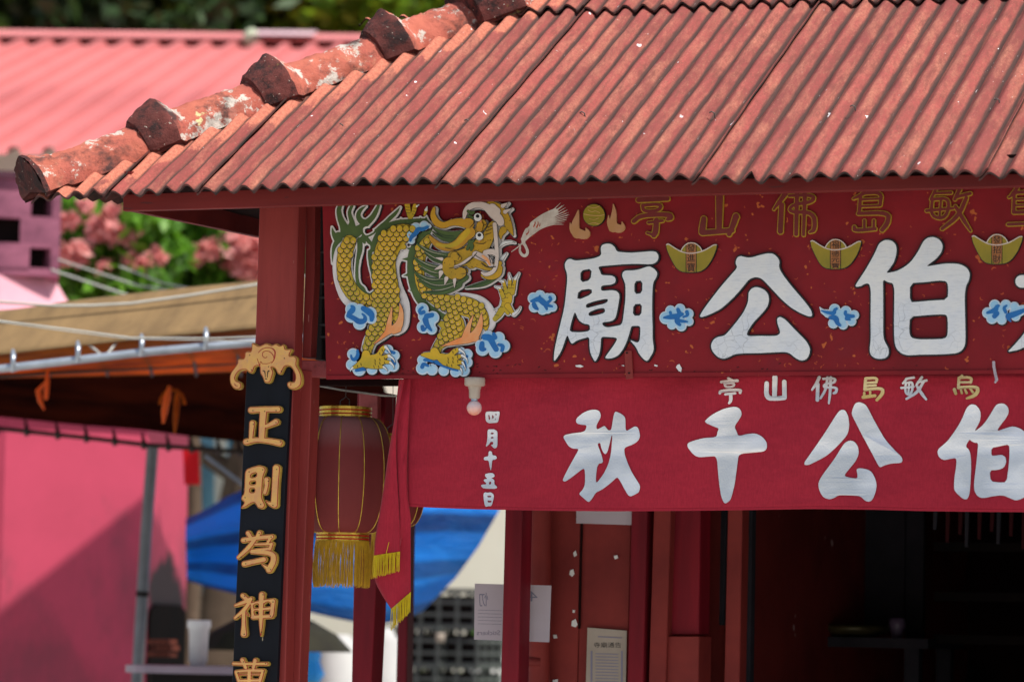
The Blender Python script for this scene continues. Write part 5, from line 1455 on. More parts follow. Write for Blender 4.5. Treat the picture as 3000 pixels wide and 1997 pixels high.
ZE = [(1700,105),(1750,85),(1800,73),(1838,85),(1847,110),(1827,150),(1822,240),(1817,300),(1843,345),(1832,370),(1800,370),(1775,347),(1765,330),(1735,342),(1700,368),(1664,372),(1700,330),(1672,310),(1678,285),(1694,270),(1697,180)]
o = gold_shape('gold_character', [[(1850,175,44),(1850,220,34),(1838,262,36)],[(1916,95,56),(1908,220,50),(1903,330,54)],[(1903,345,54),(1870,340,30),(1842,318,8)],[(1800,350,40),(1815,355,40)]], [ZE], [[(1745,137),(1780,126),(1778,152),(1742,160)],[(1739,187),(1774,183),(1772,205),(1737,207)],[(1737,235),(1767,234),(1766,260),(1736,260)]], fR5)
nails(o, [(1718,118),(1812,104),(1690,296),(1850,182),(1908,102),(1882,350),(1798,342)], fR5)
o = gold_shape('gold_character', [[(208,295,48),(228,325,44)],[(305,292,48),(288,330,44)],[(168,355,50),(290,335,44),(412,325,46)],[(265,350,46),(215,420,50),(125,502,38)],[(270,390,30),(400,388,34)],[(240,445,34),(400,428,38)],[(400,335,40),(370,390,34)],[(412,385,36),(395,430,40)],[(240,455,40),(420,462,54),(432,530,60),(388,606,62)],[(176,557,54),(250,540,48),(345,520,54)],[(330,560,20),(388,606,50)]], fr=fF)
nails(o, [(172,358),(290,296),(392,327),(135,498),(175,555),(388,606)], fF)
o = gold_shape('gold_character', [[(163,828,48),(195,858,46)],[(100,912,30),(170,888,44),(232,858,48)],[(225,880,44),(175,955,46),(98,1018,34)],[(172,960,46),(172,1070,42),(172,1155,62)],[(190,965,20),(212,998,20)],[(240,902,36),(330,880,40),(425,872,46)],[(425,875,46),(412,990,46)],[(250,1012,44),(405,1005,40)],[(245,905,34),(252,1010,40)],[(250,952,34),(415,935,36)],[(326,820,56),(320,940,50),(320,1050,48),(318,1170,14)]], holes=[[(262,908),(294,898),(290,916),(258,926)],[(358,890),(390,882),(388,908),(356,910)],[(264,960),(292,957),(290,978),(266,982)]], fr=fF)
nails(o, [(165,832),(235,865),(110,1012),(162,1158),(323,820),(408,882),(386,1002),(309,1140)], fF)
o = gold_shape('gold_character', [[(85,1408,36),(200,1412,34),(368,1410,36)],[(160,1378,46),(190,1445,40)],[(270,1382,46),(255,1445,40)],[(105,1478,34),(220,1465,36),(335,1470,40)],[(105,1480,34),(130,1555,40)],[(220,1470,44),(218,1600,44)],[(335,1475,36),(310,1555,40)],[(120,1502,20),(320,1500,22)],[(130,1555,34),(310,1552,36)],[(50,1605,40),(370,1600,44)],[(70,1600,40),(60,1750,40)],[(370,1600,44),(362,1740,44)],[(120,1690,34),(300,1670,34)]], fr=fF)
nails(o, [(156,1394),(345,1408),(110,1485),(330,1480)], fF)
# two more characters continue below the picture's edge on the real board; only the visible length is lettered
BAT = [(428,83),(460,76),(500,105),(540,130),(590,113),(640,86),(690,93),(740,120),(790,93),(820,93),(860,125),(890,115),(915,98),(940,125),(947,180),(1045,168),(1047,200),(1020,240),(1010,282),(1080,273),(1120,298),(1127,340),(1115,420),(1150,470),(1190,560),(1202,640),(1190,720),(1140,772),(1070,794),(1010,782),(973,730),(973,690),(1010,666),(1050,680),(1090,672),(1105,610),(1090,530),(1040,450),(990,430),(940,440),(910,490),(890,547),(860,564),(825,542),(800,480),(770,455),(730,448),(772,520),(747,600),(722,680),(670,697),(625,682),(600,600),(558,540),(560,440),(530,428),(480,440),(462,500),(430,547),(390,532),(350,490),(290,490),(240,510),(200,560),(175,620),(200,660),(260,678),(282,730),(262,782),(210,794),(150,772),(103,700),(92,600),(118,520),(190,430),(220,380),(213,340),(240,318),(300,325),(325,300),(328,220),(370,203),(420,215),(433,150)]
o = gold_shape('bat_crest', polys=[BAT], fr=fK, thick=.014)
put('carved_lines', M['rim_red'], o, glyph_loops([fK(s) for s in ([(540,230,9),(580,180,10),(660,150,10),(740,155,12),(795,200,20),(795,270,18),(780,340,14),(740,390,8)],[(600,270,8),(605,220,10),(660,200,10),(720,215,10),(770,270,12),(780,330,8)],[(600,275,8),(630,310,10),(660,310,9),(672,285,6)],[(520,320,8),(540,370,9),(560,440,6)],[(560,440,8),(570,350,7),(600,400,8)],[(600,400,7),(690,400,7),(740,370,7)],[(170,700,6),(190,735,10),(220,740,8)],[(1030,700,8),(1045,720,10),(1020,735,6)])], step=.8), YP, .0006, .0168)
put('face_lines', M['ink_black'], o, glyph_loops([fK(s) for s in ([(610,505,14),(635,510,16),(645,560,9),(645,605,8)],[(705,508,14),(685,512,16),(678,560,9),(678,605,8)],[(645,628,12),(668,630,12)])], step=.8), YP, .0006, .0170)
nails(o, [(373,262),(905,310),(402,490),(856,508),(662,438)], fK, .0165)

# ================================================================== HALL BEHIND THE PORCH
def tpost(px0, px1, bx0, bx1, Y, depth, mat, y0=1400, y1=2120, name='post', bev=0.003):
    # left/right picture edges at y=1500 and y=1997, carried on above and below
    def ex(a, b, y): return a + (b - a) * (y - 1500) / 497.0
    mb = MB(); mb.prism([(ex(px0, bx0, y0), y0), (ex(px1, bx1, y0), y0), (ex(px1, bx1, y1), y1), (ex(px0, bx0, y1), y1)], Y, depth)
    return mb.build(name, mat, TEMPLE, bevel=bev)
tpost(1040, 1113, 1030, 1088, YS + 0.95, 0.10, M['deep_red'], y0=1150, y1=2200)          # post behind the lantern
tpost(1172, 1198, 1160, 1190, YS + 2.6, 0.07, M['deep_red'], y0=1180)                    # thin far post
tpost(1480, 1529, 1467, 1518, YS + 0.55, 0.10, M['deep_red'], y0=1100, y1=2200)          # post in front of the pipe
YW = YS + 1.15
mb = MB(); tb, tp = P(1575, 2300, YW - .05), P(1590, 1050, YW - .05)
mb.tube([tb, tp], 0.040, 20); pp = mb.build('downpipe', M['brick_red'], TEMPLE)
mb = MB(); q = P(1574, 1925, YW - .05); mb.lathe((q.x, q.y, q.z), [(0.041, -.03), (0.0435, -.03), (0.0435, .0), (0.041, .0)], 20); mb.build('pipe_socket', M['brick_red'], pp)
# painted wall with shallow cracks and panels
tpost(1598, 1702, 1590, 1690, YW, 0.12, M['brick_red'], y0=1050, y1=2250, name='wall_panel')
tpost(1703.5, 1850, 1692, 1838, YW + 0.006, 0.12, M['brick_red'], y0=1050, y1=2250, name='wall_panel')
tpost(1850, 1896, 1838, 1884, YW - 0.03, 0.10, M['deep_red'], y0=1050, y1=2250)
tpost(1915, 1965, 1900, 1950, YW - 0.02, 0.08, M['brick_red'], y0=1050, y1=2250)
tpost(1966, 2052, 1952, 2045, YW + 0.03, 0.12, M['deep_red'], y0=1050, y1=1858, name='wall_panel')
tpost(1952, 2054, 1940, 2046, YW + 0.00, 0.14, M['brick_red'], y0=1862, y1=2250, name='wall_panel')
tpost(2132, 2175, 2121, 2166, YW + 0.10, 0.08, M['brick_red'], y0=1050, y1=2250)
tpost(2085, 2128, 2076, 2112, YW + 0.45, 0.05, M['interior_grey'], y0=1050, y1=1830, name='curtain')
tpost(2186, 2204, 2180, 2197, YW + 0.4, 0.05, M['interior_grey'], y0=1050, y1=2000)
for q in ([(1679,1618),(1686,1612),(1690,1625),(1682,1630)],[(1670,1670),(1679,1666),(1683,1680),(1676,1688),(1668,1682)],[(1678,1785),(1684,1786),(1683,1794),(1677,1793)],[(1675,1818),(1686,1812),(1692,1828),(1686,1836),(1674,1832)],[(1621,1858),(1630,1858),(1632,1868),(1622,1869)],[(1620,1990),(1634,1988),(1634,1997),(1618,1999)],[(1798,1628),(1808,1625),(1811,1634),(1801,1637)]):
    mb = MB(); mb.prism(q, YW - 0.004, 0.003); mb.build('plaster_chip', M['white'], TEMPLE)
mb = MB()
for (x0, y0, x1, y1) in ((1704, 1530, 1700, 1690), (1700, 1690, 1697, 1840)):
    mb.prism([(x0 - 3, y0), (x0 + 3, y0), (x1 + 3, y1), (x1 - 3, y1)], YW - 0.003, 0.004)
tag(mb.build('crack', M['interior'], TEMPLE), kind='stuff')
# closed room: back wall, side wall, ceiling and floor keep it dark
def quad_box(name, c, h, mat, parent=TEMPLE):
    mb = MB(); mb.box(c, h); return mb.build(name, mat, parent)
wl = P(2120, 1500, YW + 0.2); 
xL = P(1600, 1500, YW).x; xRt = P(3400, 1500, YW).x
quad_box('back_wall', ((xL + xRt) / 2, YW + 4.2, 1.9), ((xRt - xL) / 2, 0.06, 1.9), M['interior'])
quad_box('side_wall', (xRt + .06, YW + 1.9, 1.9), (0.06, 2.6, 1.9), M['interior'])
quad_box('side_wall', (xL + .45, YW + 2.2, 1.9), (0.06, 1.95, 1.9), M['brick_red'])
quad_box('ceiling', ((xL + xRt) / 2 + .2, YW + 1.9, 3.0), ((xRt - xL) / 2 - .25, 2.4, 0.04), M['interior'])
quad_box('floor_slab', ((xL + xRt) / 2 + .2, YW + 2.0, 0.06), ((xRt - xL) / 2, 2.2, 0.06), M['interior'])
quad_box('wall_panel', (xL + (xRt - xL) * .70, YW + 3.7, 1.6), (0.25, 0.04, 1.1), M['interior_grey'])
for k, (x0, x1) in enumerate(((2250, 2340), (2430, 2650), (2660, 2705))):
    a = P(x0, 1300, YW + 2.4); b = P(x1, 1800 + 40 * k, YW + 2.4)
    quad_box('hanging_panel', ((a.x + b.x) / 2, YW + 2.4, (a.z + b.z) / 2), ((b.x - a.x) / 2, 0.015, (a.z - b.z) / 2), M['interior_grey' if k else 'sooty'])
for k, y in enumerate((1600, 1745, 1870)):
    a = P(2740, y, YW + 2.0); b = P(3200, y + 12, YW + 2.0)
    quad_box('shelf_rail', ((a.x + b.x) / 2, YW + 2.0, a.z), ((b.x - a.x) / 2, 0.02, 0.018), M['sooty'])
# altar table with offerings
ax0, ax1 = P(2330, 1862, YW + 2.0), P(2640, 1862, YW + 2.0)
alt = empty('altar_table', ((ax0.x + ax1.x) / 2, YW + 2.1, 0.12), 'dark wooden altar table deep in the unlit hall', 'table')
quad_box('tabletop', ((ax0.x + ax1.x) / 2, YW + 2.15, ax0.z - .02), ((ax1.x - ax0.x) / 2 + .15, 0.3, 0.02), M['interior_grey'], alt)
for sx in (-1, 1):
    for sy in (-1, 1):
        quad_box('leg', ((ax0.x + ax1.x) / 2 + sx * .3, YW + 2.15 + sy * .25, (ax0.z - .04 + .12) / 2), (0.03, 0.03, (ax0.z - .04 - .12) / 2), M['interior_grey'], alt)
dim = paint('dim brass', (0.10, 0.08, 0.03), (0.06, 0.05, 0.02), 5, 0.4, 0.4, 0, metallic=0.5)
lil = paint('dim lilac porcelain', (0.13, 0.09, 0.15), (0.1, 0.07, 0.12), 5, 0.4, 0.4, 0)
for px_, w_, h_, mt, nm, lb in ((2335, .06, .11, dim, 'censer', 'small brass censer at the left end of the dark altar table'), (2500, .15, .05, dim, 'offering_tray', 'low brass tray in the middle of the dark altar table'), (2628, .035, .08, lil, 'cup', 'pale cup at the right end of the dark altar table')):
    a = P(px_, 1850, YW + 1.98)
    mb = MB(); mb.lathe((a.x, a.y, ax0.z), [(0.001, 0), (w_ * .6, 0), (w_ * .7, h_ * .2), (w_, h_ * .6), (w_ * .95, h_), (w_ * .8, h_), (w_ * .7, h_ * .4), (0.001, h_ * .3)], 20)
    tag(mb.build(nm, mt), lb, nm.replace('_', ' '))
for k in range(9):
    x = 2735 + k * 31 + (k % 3) * 6
    cloth_l = [(x, 1440), (x - 1, 1520), (x - 2, 1550 + (k * 37) % 60)]; cloth_r = [(x + 13, 1440), (x + 12, 1520), (x + 9, 1552 + (k * 37) % 60)]
    o = cloth('paper_streamer', cloth_l, cloth_r, YW + 1.0, YW + 1.01, M['streamer'] if k % 3 else M['interior_grey'], None, 8, 3)
    tag(o, '%s from the left of the thin paper streamers hanging in the dark hall' % ['first', 'second', 'third', 'fourth', 'fifth', 'sixth', 'seventh', 'eighth', 'ninth'][k], 'streamer', 'streamers in the dark hall')
# notices -------------------------------------------------------------
def notice(name, quad, Y, mat, label, prints):
    mb = MB(); mb.prism(quad, Y, 0.0015); o = mb.build(name, mat); tag(o, label, 'notice')
    for txt, x, y, w, h, m in prints:
        lp = text_loops(txt, x, y, w, h)
        if lp: put('print', M[m], o, lp, Y, 0.0003, 0.0006)['kind'] = 'stuff'
    return o
def mirror(lps, cx): return [[(2 * cx - x, y) for x, y in l] for l in lps]
YN = YS + 0.70
o = notice('paper_notice', [(1391, 1708), (1615, 1714), (1609, 1880), (1389, 1872)], YN, M['paper'], 'pale lilac notice with mirrored writing showing through, behind the dark red post', [])
lp = mirror(text_loops('忉', 1570, 1735, 26, 40), 1500) + mirror(text_loops('4', 1375, 1730, 24, 30), 1475)
lp += mirror(text_loops('Stickers', 1535, 1845, 68, 14), 1500)
put('print', M['ink'], o, lp, YN, .0003, .0006)['kind'] = 'stuff'
mb = MB()
for k in range(5): mb.prism([(1400, 1785 + 10 * k), (1470, 1787 + 10 * k), (1470, 1788.2 + 10 * k), (1400, 1786.2 + 10 * k)], YN - .0006, .0003)
tag(mb.build('print_lines', M['ink'], o), kind='stuff')
notice('paper_notice', [(1690, 1380), (1853, 1384), (1850, 1537), (1688, 1532)], YW - .01, M['paper'], 'white paper stuck high on the brick red wall, its lower strip showing below the banner', [])
o = notice('newspaper_poster', [(1721, 1837), (1836, 1846), (1832, 2080), (1714, 2080)], YW - .01, M['newsprint'], 'grey printed poster pasted low on the brick red wall', [('NEWS FOR ALL'[:0] + '寺廟通告', 1740, 1880, 80, 16, 'ink_black')])
mb = MB()
for x in (1733, 1822): mb.prism([(x - 2.5, 1905), (x + 2.5, 1905), (x + 1.5, 2075), (x - 3.5, 2075)], YW - .0115, .0008)
for k in range(15): mb.prism([(1745, 1912 + 9 * k), (1812, 1914 + 9 * k), (1811, 1916.5 + 9 * k), (1744, 1914.5 + 9 * k)], YW - .0115, .0008)
mb.prism([(1752, 1862), (1822, 1866), (1822, 1869), (1752, 1865)], YW - .0115, .0008)
tag(mb.build('print_lines', M['ink'], o), kind='stuff')

# beam and wires behind the sign's left end -----------------------------
tpost(905, 1200, 905, 1200, YS + 0.20, 0.05, M['interior'], y0=1110, y1=1128, name='rail')
mb = MB(); mb.tube([P(928, 1128, YS + .3), P(1000, 1142, YS + .32), P(1120, 1158, YS + .35), P(1300, 1165, YS + .4)], .004, 6); tag(mb.build('cable', M['wire_pale']), 'grey cable running under the beam just above the lantern', 'cable')
tag(tpost(1050, 1106, 1048, 1104, YS + 0.9, 0.03, M['rail'], y0=1150, y1=1232, name='beam_end'))
for k, y in enumerate((737, 830, 870, 950, 985)):
    mb = MB(); mb.tube([P(918, y, YS + .5), P(960, y + 1, YS + .45)], .006, 6, 0); mb.build('lattice_bar', M['dark'], TEMPLE)

# roof bolts -------------------------------------------------------------
for x, y in ((1378, 374), (1716, 352), (2096, 352), (2508, 334), (2930, 315), (1008, 386)):
    p = PP(x, y, pa, NRM) + NRM * 0.012
    mb = MB(); mb.tube([p - NRM * .01, p + NRM * .012, p + NRM * .018 + Vector((-.008, 0, .0)), p + NRM * .014 + Vector((-.016, 0, 0))], .0022, 6); mb.build('roof_bolt', M['wire'], TEMPLE)

# ================================================================== FAR PINK ROOF
zr = 7.5
r0, r1 = PZ(0, 122, zr), PZ(1100, 136, zr)
rd = (r1 - r0).normalized()
perp = Vector((rd.y, -rd.x, 0))
if perp.y > 0: perp = -perp
best = None
for k in range(4, 50):
    a = math.radians(k); dn = perp * math.cos(a) + Vector((0, 0, -math.sin(a)))
    def proj(p):
        q = ROT.transposed() @ (p - CAM); return (CX + F * q.x / -q.z, CY - F * q.y / -q.z)
    A_, B_p = proj(r0 + rd * 2), proj(r0 + rd * 2 + dn)
    sl_ = (B_p[1] - A_[1]) / (B_p[0] - A_[0])
    e = abs(sl_ + 0.62)
    if best is None or e < best[0]: best = (e, a)
fp = best[1]
dn = perp * math.cos(fp) + Vector((0, 0, -math.sin(fp)))
far = empty('far_building', ((r0.x + r1.x) / 2, (r0.y + r1.y) / 2, 0), 'low building with a long salmon pink corrugated roof behind the temple', 'building')
ra, rb = r0 - rd * 3.0, r1 + rd * 1.2
Lr = 2.0
for k in range(200):
    pe = [proj(r0 + rd * w_ + dn * Lr) for w_ in np.arange(-6, 10, .25)]
    pe = min(pe, key=lambda q_: abs(q_[0]))
    if pe[1] >= 535 or Lr > 9: break
    Lr += 0.1
def corr_plain(name, A, B, C, D, n, amp, mat, parent, k_=8, box=False):
    nm = (B - A).cross(D - A).normalized()
    if nm.z < 0: nm = -nm
    mb = MB(); vs = []; k = n * k_
    for i in range(k + 1):
        u = i / k; ph = u * n % 1.0
        w = amp * (1 if 0.12 < ph < 0.42 else 0) if box else amp * math.cos(2 * PI * u * n)
        vs += [A.lerp(B, u) + nm * w, D.lerp(C, u) + nm * w]
    mb.add(vs, [(2 * i, 2 * i + 2, 2 * i + 3, 2 * i + 1) for i in range(k)], 0, not box)
    return mb.build(name, mat, parent)
nseg = 10; tot = rb - ra
for q in range(nseg):                                              # separate roof sheets
    A1, B1 = ra + tot * (q / nseg), ra + tot * ((q + 1) / nseg)
    corr_plain('roof_sheet', A1 + dn * Lr, B1 + dn * Lr, B1 + dn * 0.02, A1 + dn * 0.02, max(2, int(tot.length / nseg / 0.205)), 0.06, M['far_roof'], far, 12, True)
back_dn = -perp * math.cos(fp) + Vector((0, 0, -math.sin(fp)))
corr_plain('roof_sheet', ra + back_dn * Lr, rb + back_dn * Lr, rb, ra, 30, 0.02, M['far_roof'], far, 6)
mb = MB(); up = Vector((0, 0, 1))
vs = []
for p in (ra, rb):
    vs += [p + dn * 0.36 + up * .11, p + up * .12, p + back_dn * 0.36 + up * .11, p + dn * 0.36 + up * .085]
mb.add(vs, [(0, 4, 5, 1), (1, 5, 6, 2), (0, 3, 7, 4)]); mb.build('ridge_cap', M['far_roof_cap'], far)
wallc = (ra + rb) / 2 + dn * (Lr - .3)
for p, nm in ((1, 'wall'), (-1, 'wall')):
    c_ = (ra + rb) / 2 + (dn if p > 0 else back_dn) * 1.6
    mb = MB(); R3 = Matrix.Rotation(math.atan2(rd.y, rd.x), 3, 'Z')
    mb.box((c_.x, c_.y, c_.z / 2 - .05), (tot.length / 2, .06, c_.z / 2 - .06), 0, R3); mb.build('wall', M['pot'], far)
m_pale = paint('bleached pink flashing', (0.62, 0.42, 0.45), (0.55, 0.36, 0.4), 2, .6, .3, 0)
f0 = PZ(745, 128, zr); f1 = PZ(930, 130, zr)
mb = MB(); mb.add([f0 + dn * .37 + up * .125, f1 + dn * .37 + up * .125, f1 + up * .135, f0 + up * .135], [(0, 1, 2, 3)]); mb.build('flashing', m_pale, far)
mb = MB(); mb.lathe(f0 + dn * .25 + up * .04, [(0.001, .14), (.05, .12), (.09, .05), (.09, 0), (.05, -.05)], 12); mb.build('vent_cowl', paint('pale green cowl', (.5, .55, .4), None, 3, .6, .2, 0), far)

# ================================================================== JOSS FURNACE
DF = 22.0
def PD(px, py, d):            # point at depth d along the view axis
    v = ray(px, py); fwd = ROT @ Vector((0, 0, -1)); return CAM + v * (d / v.dot(fwd))
fc = PD(-40, 1500, DF); fc.z = 0
furn = empty('joss_furnace', (fc.x, fc.y, 0), 'large magenta pink eight sided joss paper furnace left of the temple', 'furnace')
vb = math.atan2(-(CAM - fc).x, -(CAM - fc).y)      # heading
tocam = (CAM - fc); tocam.z = 0; ang0 = math.atan2(tocam.y, tocam.x)
def zpx(py, d=DF): return PD(100, py, d).z
def octo(r, z, rot): return [Vector((fc.x + r * math.cos(rot + PI / 4 * k), fc.y + r * math.sin(rot + PI / 4 * k), z)) for k in range(8)]
# face normals at ang0+27deg (to the right) and +72deg; vertices half a step beside them
rot = ang0 + math.radians(27 + 22.5)
mb = MB(); Rb = 1.285
zt_ = zpx(1190)
ra_, rb_ = octo(Rb * 1.02, 0, rot), octo(Rb * .985, zt_, rot)
n8 = 8
for k in range(8):
    mb = MB(); a, b, c, d = ra_[k], ra_[(k + 1) % 8], rb_[(k + 1) % 8], rb_[k]
    inn = [Vector((fc.x, fc.y, v.z)).lerp(v, .94) for v in (a, b, c, d)]
    mb.add([a, b, c, d] + inn, [(0, 1, 2, 3), (7, 6, 5, 4), (0, 3, 7, 4), (1, 5, 6, 2), (2, 6, 7, 3)], 0)
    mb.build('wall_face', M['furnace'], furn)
def ring(r_z, name, mat):
    mb = MB(); prev = None
    for r, z in r_z:
        o_ = octo(r, z, rot)
        if prev: mb.add(prev + o_, [(k, (k + 1) % 8, 8 + (k + 1) % 8, 8 + k) for k in range(8)])
        prev = o_
    return mb.build(name, mat, furn)
zn = zpx(818); zt2 = zpx(535)
prof = [(Rb * .99, zt_), (Rb * 1.1, zt_ + .04), (Rb * 1.1, zt_ + .1), (1.0, zt_ + .35)]
for k in range(8):
    t = k / 7; prof.append((0.62 - .22 * (t ** .6), zpx(930) + (zn - zpx(930)) * t))
ring(prof, 'bell_roof', M['furnace_pale'])
# square vented neck with real openings
hw_ = 0.40
ncol = [(-.9, -.1), (.1, .9)]
Rn = Matrix.Rotation(ang0 + PI / 2, 3, 'Z')
cells = []
H_ = zt2 - zn
for f in range(4):
    Rf = Matrix.Rotation(ang0 + PI / 2 + f * PI / 2, 3, 'Z')
    # bars between the holes
    xs_ = [-hw_, -hw_ + .05, -.17, -.06, .19 - .13 + .0, .19, hw_ - .04, hw_]
    def bar(x0, x1, z0, z1, nm='neck_block'):
        mb = MB(); c_ = Vector((fc.x, fc.y, (z0 + z1) / 2)) + Rf @ Vector(((x0 + x1) / 2, -hw_ + .04, 0))
        mb.box(c_, ((x1 - x0) / 2, .04, (z1 - z0) / 2), 0, Rf); return mb.build(nm, M['greygreen'], furn)
    bar(-hw_ + .08, hw_, zn, zn + H_ * .03 + .03); bar(-hw_ + .08, hw_, zt2 - .08, zt2)
    rows = [(0.04, .29), (.33, .59), (.61, .90)]
    for r_i, (a, b) in enumerate(rows):
        z0, z1 = zn + H_ * a, zn + H_ * b
        holes_ = [(-.28, -.15), (.215, .345)] if r_i != 1 else [(-.05, .15)]
        edges = [-hw_ + .08] + [v for h in holes_ for v in h] + [hw_]
        for q in range(0, len(edges), 2): bar(edges[q], edges[q + 1], z0 + .001, z1 - .001)
        if r_i < 2: bar(-hw_ + .08, hw_, z1, zn + H_ * rows[r_i + 1][0])
mb = MB(); mb.box((fc.x, fc.y, (zn + zt2) / 2), (.305, .305, H_ / 2 - .02), 0, Rn); mb.build('flue', M['sooty'], furn)
mb = MB(); mb.box((fc.x, fc.y, zt2 + .02), (.43, .43, .02), 0, Rn); mb.build('neck_slab', paint('sooty plum slab', (.10, .04, .06), (.06, .03, .04), 3, .8, .1, 0), furn)
# sooty fire mouth on the right hand face
nr = Vector((math.cos(ang0 + math.radians(72)), math.sin(ang0 + math.radians(72)), 0))
tn = Vector((-nr.y, nr.x, 0))
mc = Vector((fc.x, fc.y, 0)) + nr * (Rb * math.cos(PI / 8) * .992)
M['furnace'].node_tree.nodes['mouth'].inputs[1].default_value = (mc.x, mc.y, 1.55)
mb = MB(); arch = [(-.44, .3), (.44, .3), (.44, 1.62), (.42, 1.70), (.3, 1.74), (-.3, 1.74), (-.42, 1.70), (-.44, 1.62)]
A1 = [mc + tn * x + Vector((0, 0, z)) + nr * .03 for x, z in arch]; A2 = [p - nr * .08 for p in A1]
mb.add(A1 + A2, [tuple(range(8))] + [(i, 8 + i, 8 + (i + 1) % 8, (i + 1) % 8) for i in range(8)]); mb.build('fire_mouth', M['sooty'], furn)

# flat shelter roof and post, added out of view to shade the furnace's foot
hs = Vector((SUN.x, SUN.y, 0)).normalized(); te = SUN.z / math.hypot(SUN.x, SUN.y)
arr = Vector((fc.x + Rb * math.cos(rot), fc.y + Rb * math.sin(rot), 0)); arr.z = PD(402, 1447, (arr - CAM).dot(ROT @ Vector((0, 0, -1)))).z
Q = arr + SUN * 4.3; ed = Vector((0.138, 0.99, 0)); hs = Vector((0.99, -0.138, 0))
shel = empty('shade_blocker', (Q.x + .9, Q.y, 0), 'unseen flat shelter roof behind the temple, shading the foot of the pink furnace', 'blocker')
mb = MB(); c = [Q - ed * 1.1, Q + ed * 1.0, Q + ed * 1.0 + hs * 1.7, Q - ed * 1.1 + hs * 1.7]
mb.add(c + [v + Vector((0, 0, .03)) for v in c], [(0, 1, 2, 3), (7, 6, 5, 4), (0, 4, 5, 1), (1, 5, 6, 2), (2, 6, 7, 3), (3, 7, 4, 0)]); mb.build('roof_sheet', M['rail_dark'], shel)
for f_ in (.8,):
    b_ = Q + hs * 1.2 + ed * f_; mb = MB(); mb.tube([Vector((b_.x, b_.y, 0)), b_], .03, 10); mb.build('post', M['deep_red'], shel)

# ================================================================== AWNING
aw = empty('canvas_awning', PD(300, 1040, 16.5), 'brown and orange canvas awning lashed to a steel pipe left of the temple', 'awning')
def surf(name, rows, mat, parent, sub=6, thick=0.003, smooth=True, attrb=False):
    """rows: list of picture polylines with depth [(x,y,d)...]; lofted"""
    n = 60
    pts = []
    for row in rows:
        row = smooth_line([tuple(r) for r in row], 2)
        X = [r[0] for r in row]
        line = []
        for i in range(n + 1):
            s_ = i / n * (len(row) - 1); a = min(int(s_), len(row) - 2); f = s_ - a
            r = tuple(row[a][k] * (1 - f) + row[a + 1][k] * f for k in range(3))
            line.append(PD(*r))
        pts.append(line)
    vs = []; at = []
    R_ = []
    for j in range(len(pts) - 1):
        for s2 in range(sub if j < len(pts) - 2 else sub + 1):
            f = s2 / sub
            R_.append([pts[j][i].lerp(pts[j + 1][i], f) for i in range(n + 1)])
    for j, line in enumerate(R_):
        vs += line; at += [(i / n, j / (len(R_) - 1), 0) for i in range(n + 1)]
    mb = MB(); m = n + 1
    mb.add(vs, [(j * m + i, j * m + i + 1, (j + 1) * m + i + 1, (j + 1) * m + i) for j in range(len(R_) - 1) for i in range(n)], 0, smooth)
    o = mb.build(name, mat, parent)
    if attrb:
        A = o.data.attributes.new('band', 'FLOAT_VECTOR', 'POINT'); A.data.foreach_set('vector', np.array(at, dtype=np.float32).ravel())
    md = o.modifiers.new('cloth', 'SOLIDIFY'); md.thickness = thick
    return o
surf('canopy', [[(-300,925,16.6),(0,912,16.6),(110,898,16.6),(212,881,16.6),(382,862,16.6),(552,842,16.6),(752,824,16.6),(1000,800,16.6)],
                [(-300,1000,16.4),(0,975,16.4),(212,950,16.4),(425,930,16.4),(748,893,16.4),(1000,865,16.4)],
                [(-300,1060,16.2),(0,1034,16.2),(212,1010,16.2),(425,987,16.2),(748,957,16.2),(1000,930,16.2)]], M['canvas'], aw)
mb = MB(); mb.tube([PD(x, y, 16.45) for x, y in ((-300,865),(0,884),(170,896),(270,895),(382,889),(552,866),(650,850),(752,834),(1000,790))], .0075, 6); mb.build('edge_rope', M['wire_pale'], aw)
mb = MB(); mb.tube([PD(x, y, 16.17) for x, y in ((-300,1063),(0,1036),(212,1012),(425,989),(748,959),(1000,931))], .006, 6); mb.build('hem', M['canvas'], aw)
surf('orange_sheet', [[(-300,1062,16.3),(0,1036,16.3),(212,1012,16.3),(425,989,16.3),(748,959,16.3),(1120,928,16.3)],
                      [(-300,1100,16.9),(0,1082,16.9),(425,1060,16.9),(748,1040,16.9),(1120,1005,16.9)],
                      [(-300,1120,17.4),(0,1105,17.4),(425,1098,17.4),(748,1085,17.4),(1120,1120,17.4)]], M['orange_tarp'], aw)
for (y0, y1, d) in ((1048, 975, 16.6), (1075, 1012, 16.8), (1098, 1060, 17.1)):
    mb = MB(); mb.tube([PD(-200, y0 + 14, d), PD(750, y1, d), PD(1000, y1 - 14, d)], .010, 6); mb.build('batten', M['rail_dark'], aw)
for x in (130, 300, 430, 560, 690):
    mb = MB(); mb.tube([PD(x, 1030 - x * .05, 16.6), PD(x + 15, 1100, 17.3)], .009, 6); mb.build('batten', M['rail_dark'], aw)
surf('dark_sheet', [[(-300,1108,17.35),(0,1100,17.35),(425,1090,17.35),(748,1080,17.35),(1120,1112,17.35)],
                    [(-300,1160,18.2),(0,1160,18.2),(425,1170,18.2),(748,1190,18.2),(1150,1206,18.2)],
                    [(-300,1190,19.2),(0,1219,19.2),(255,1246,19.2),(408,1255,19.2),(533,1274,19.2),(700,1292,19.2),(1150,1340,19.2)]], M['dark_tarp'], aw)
mb = MB(); mb.tube([PD(-300, 1112, 15.9), PD(0, 1080, 15.9), PD(425, 1031, 15.9), PD(745, 1002, 15.9), PD(1050, 975, 15.9)], .0185, 12); mb.build('front_pipe', M['steel'], aw)
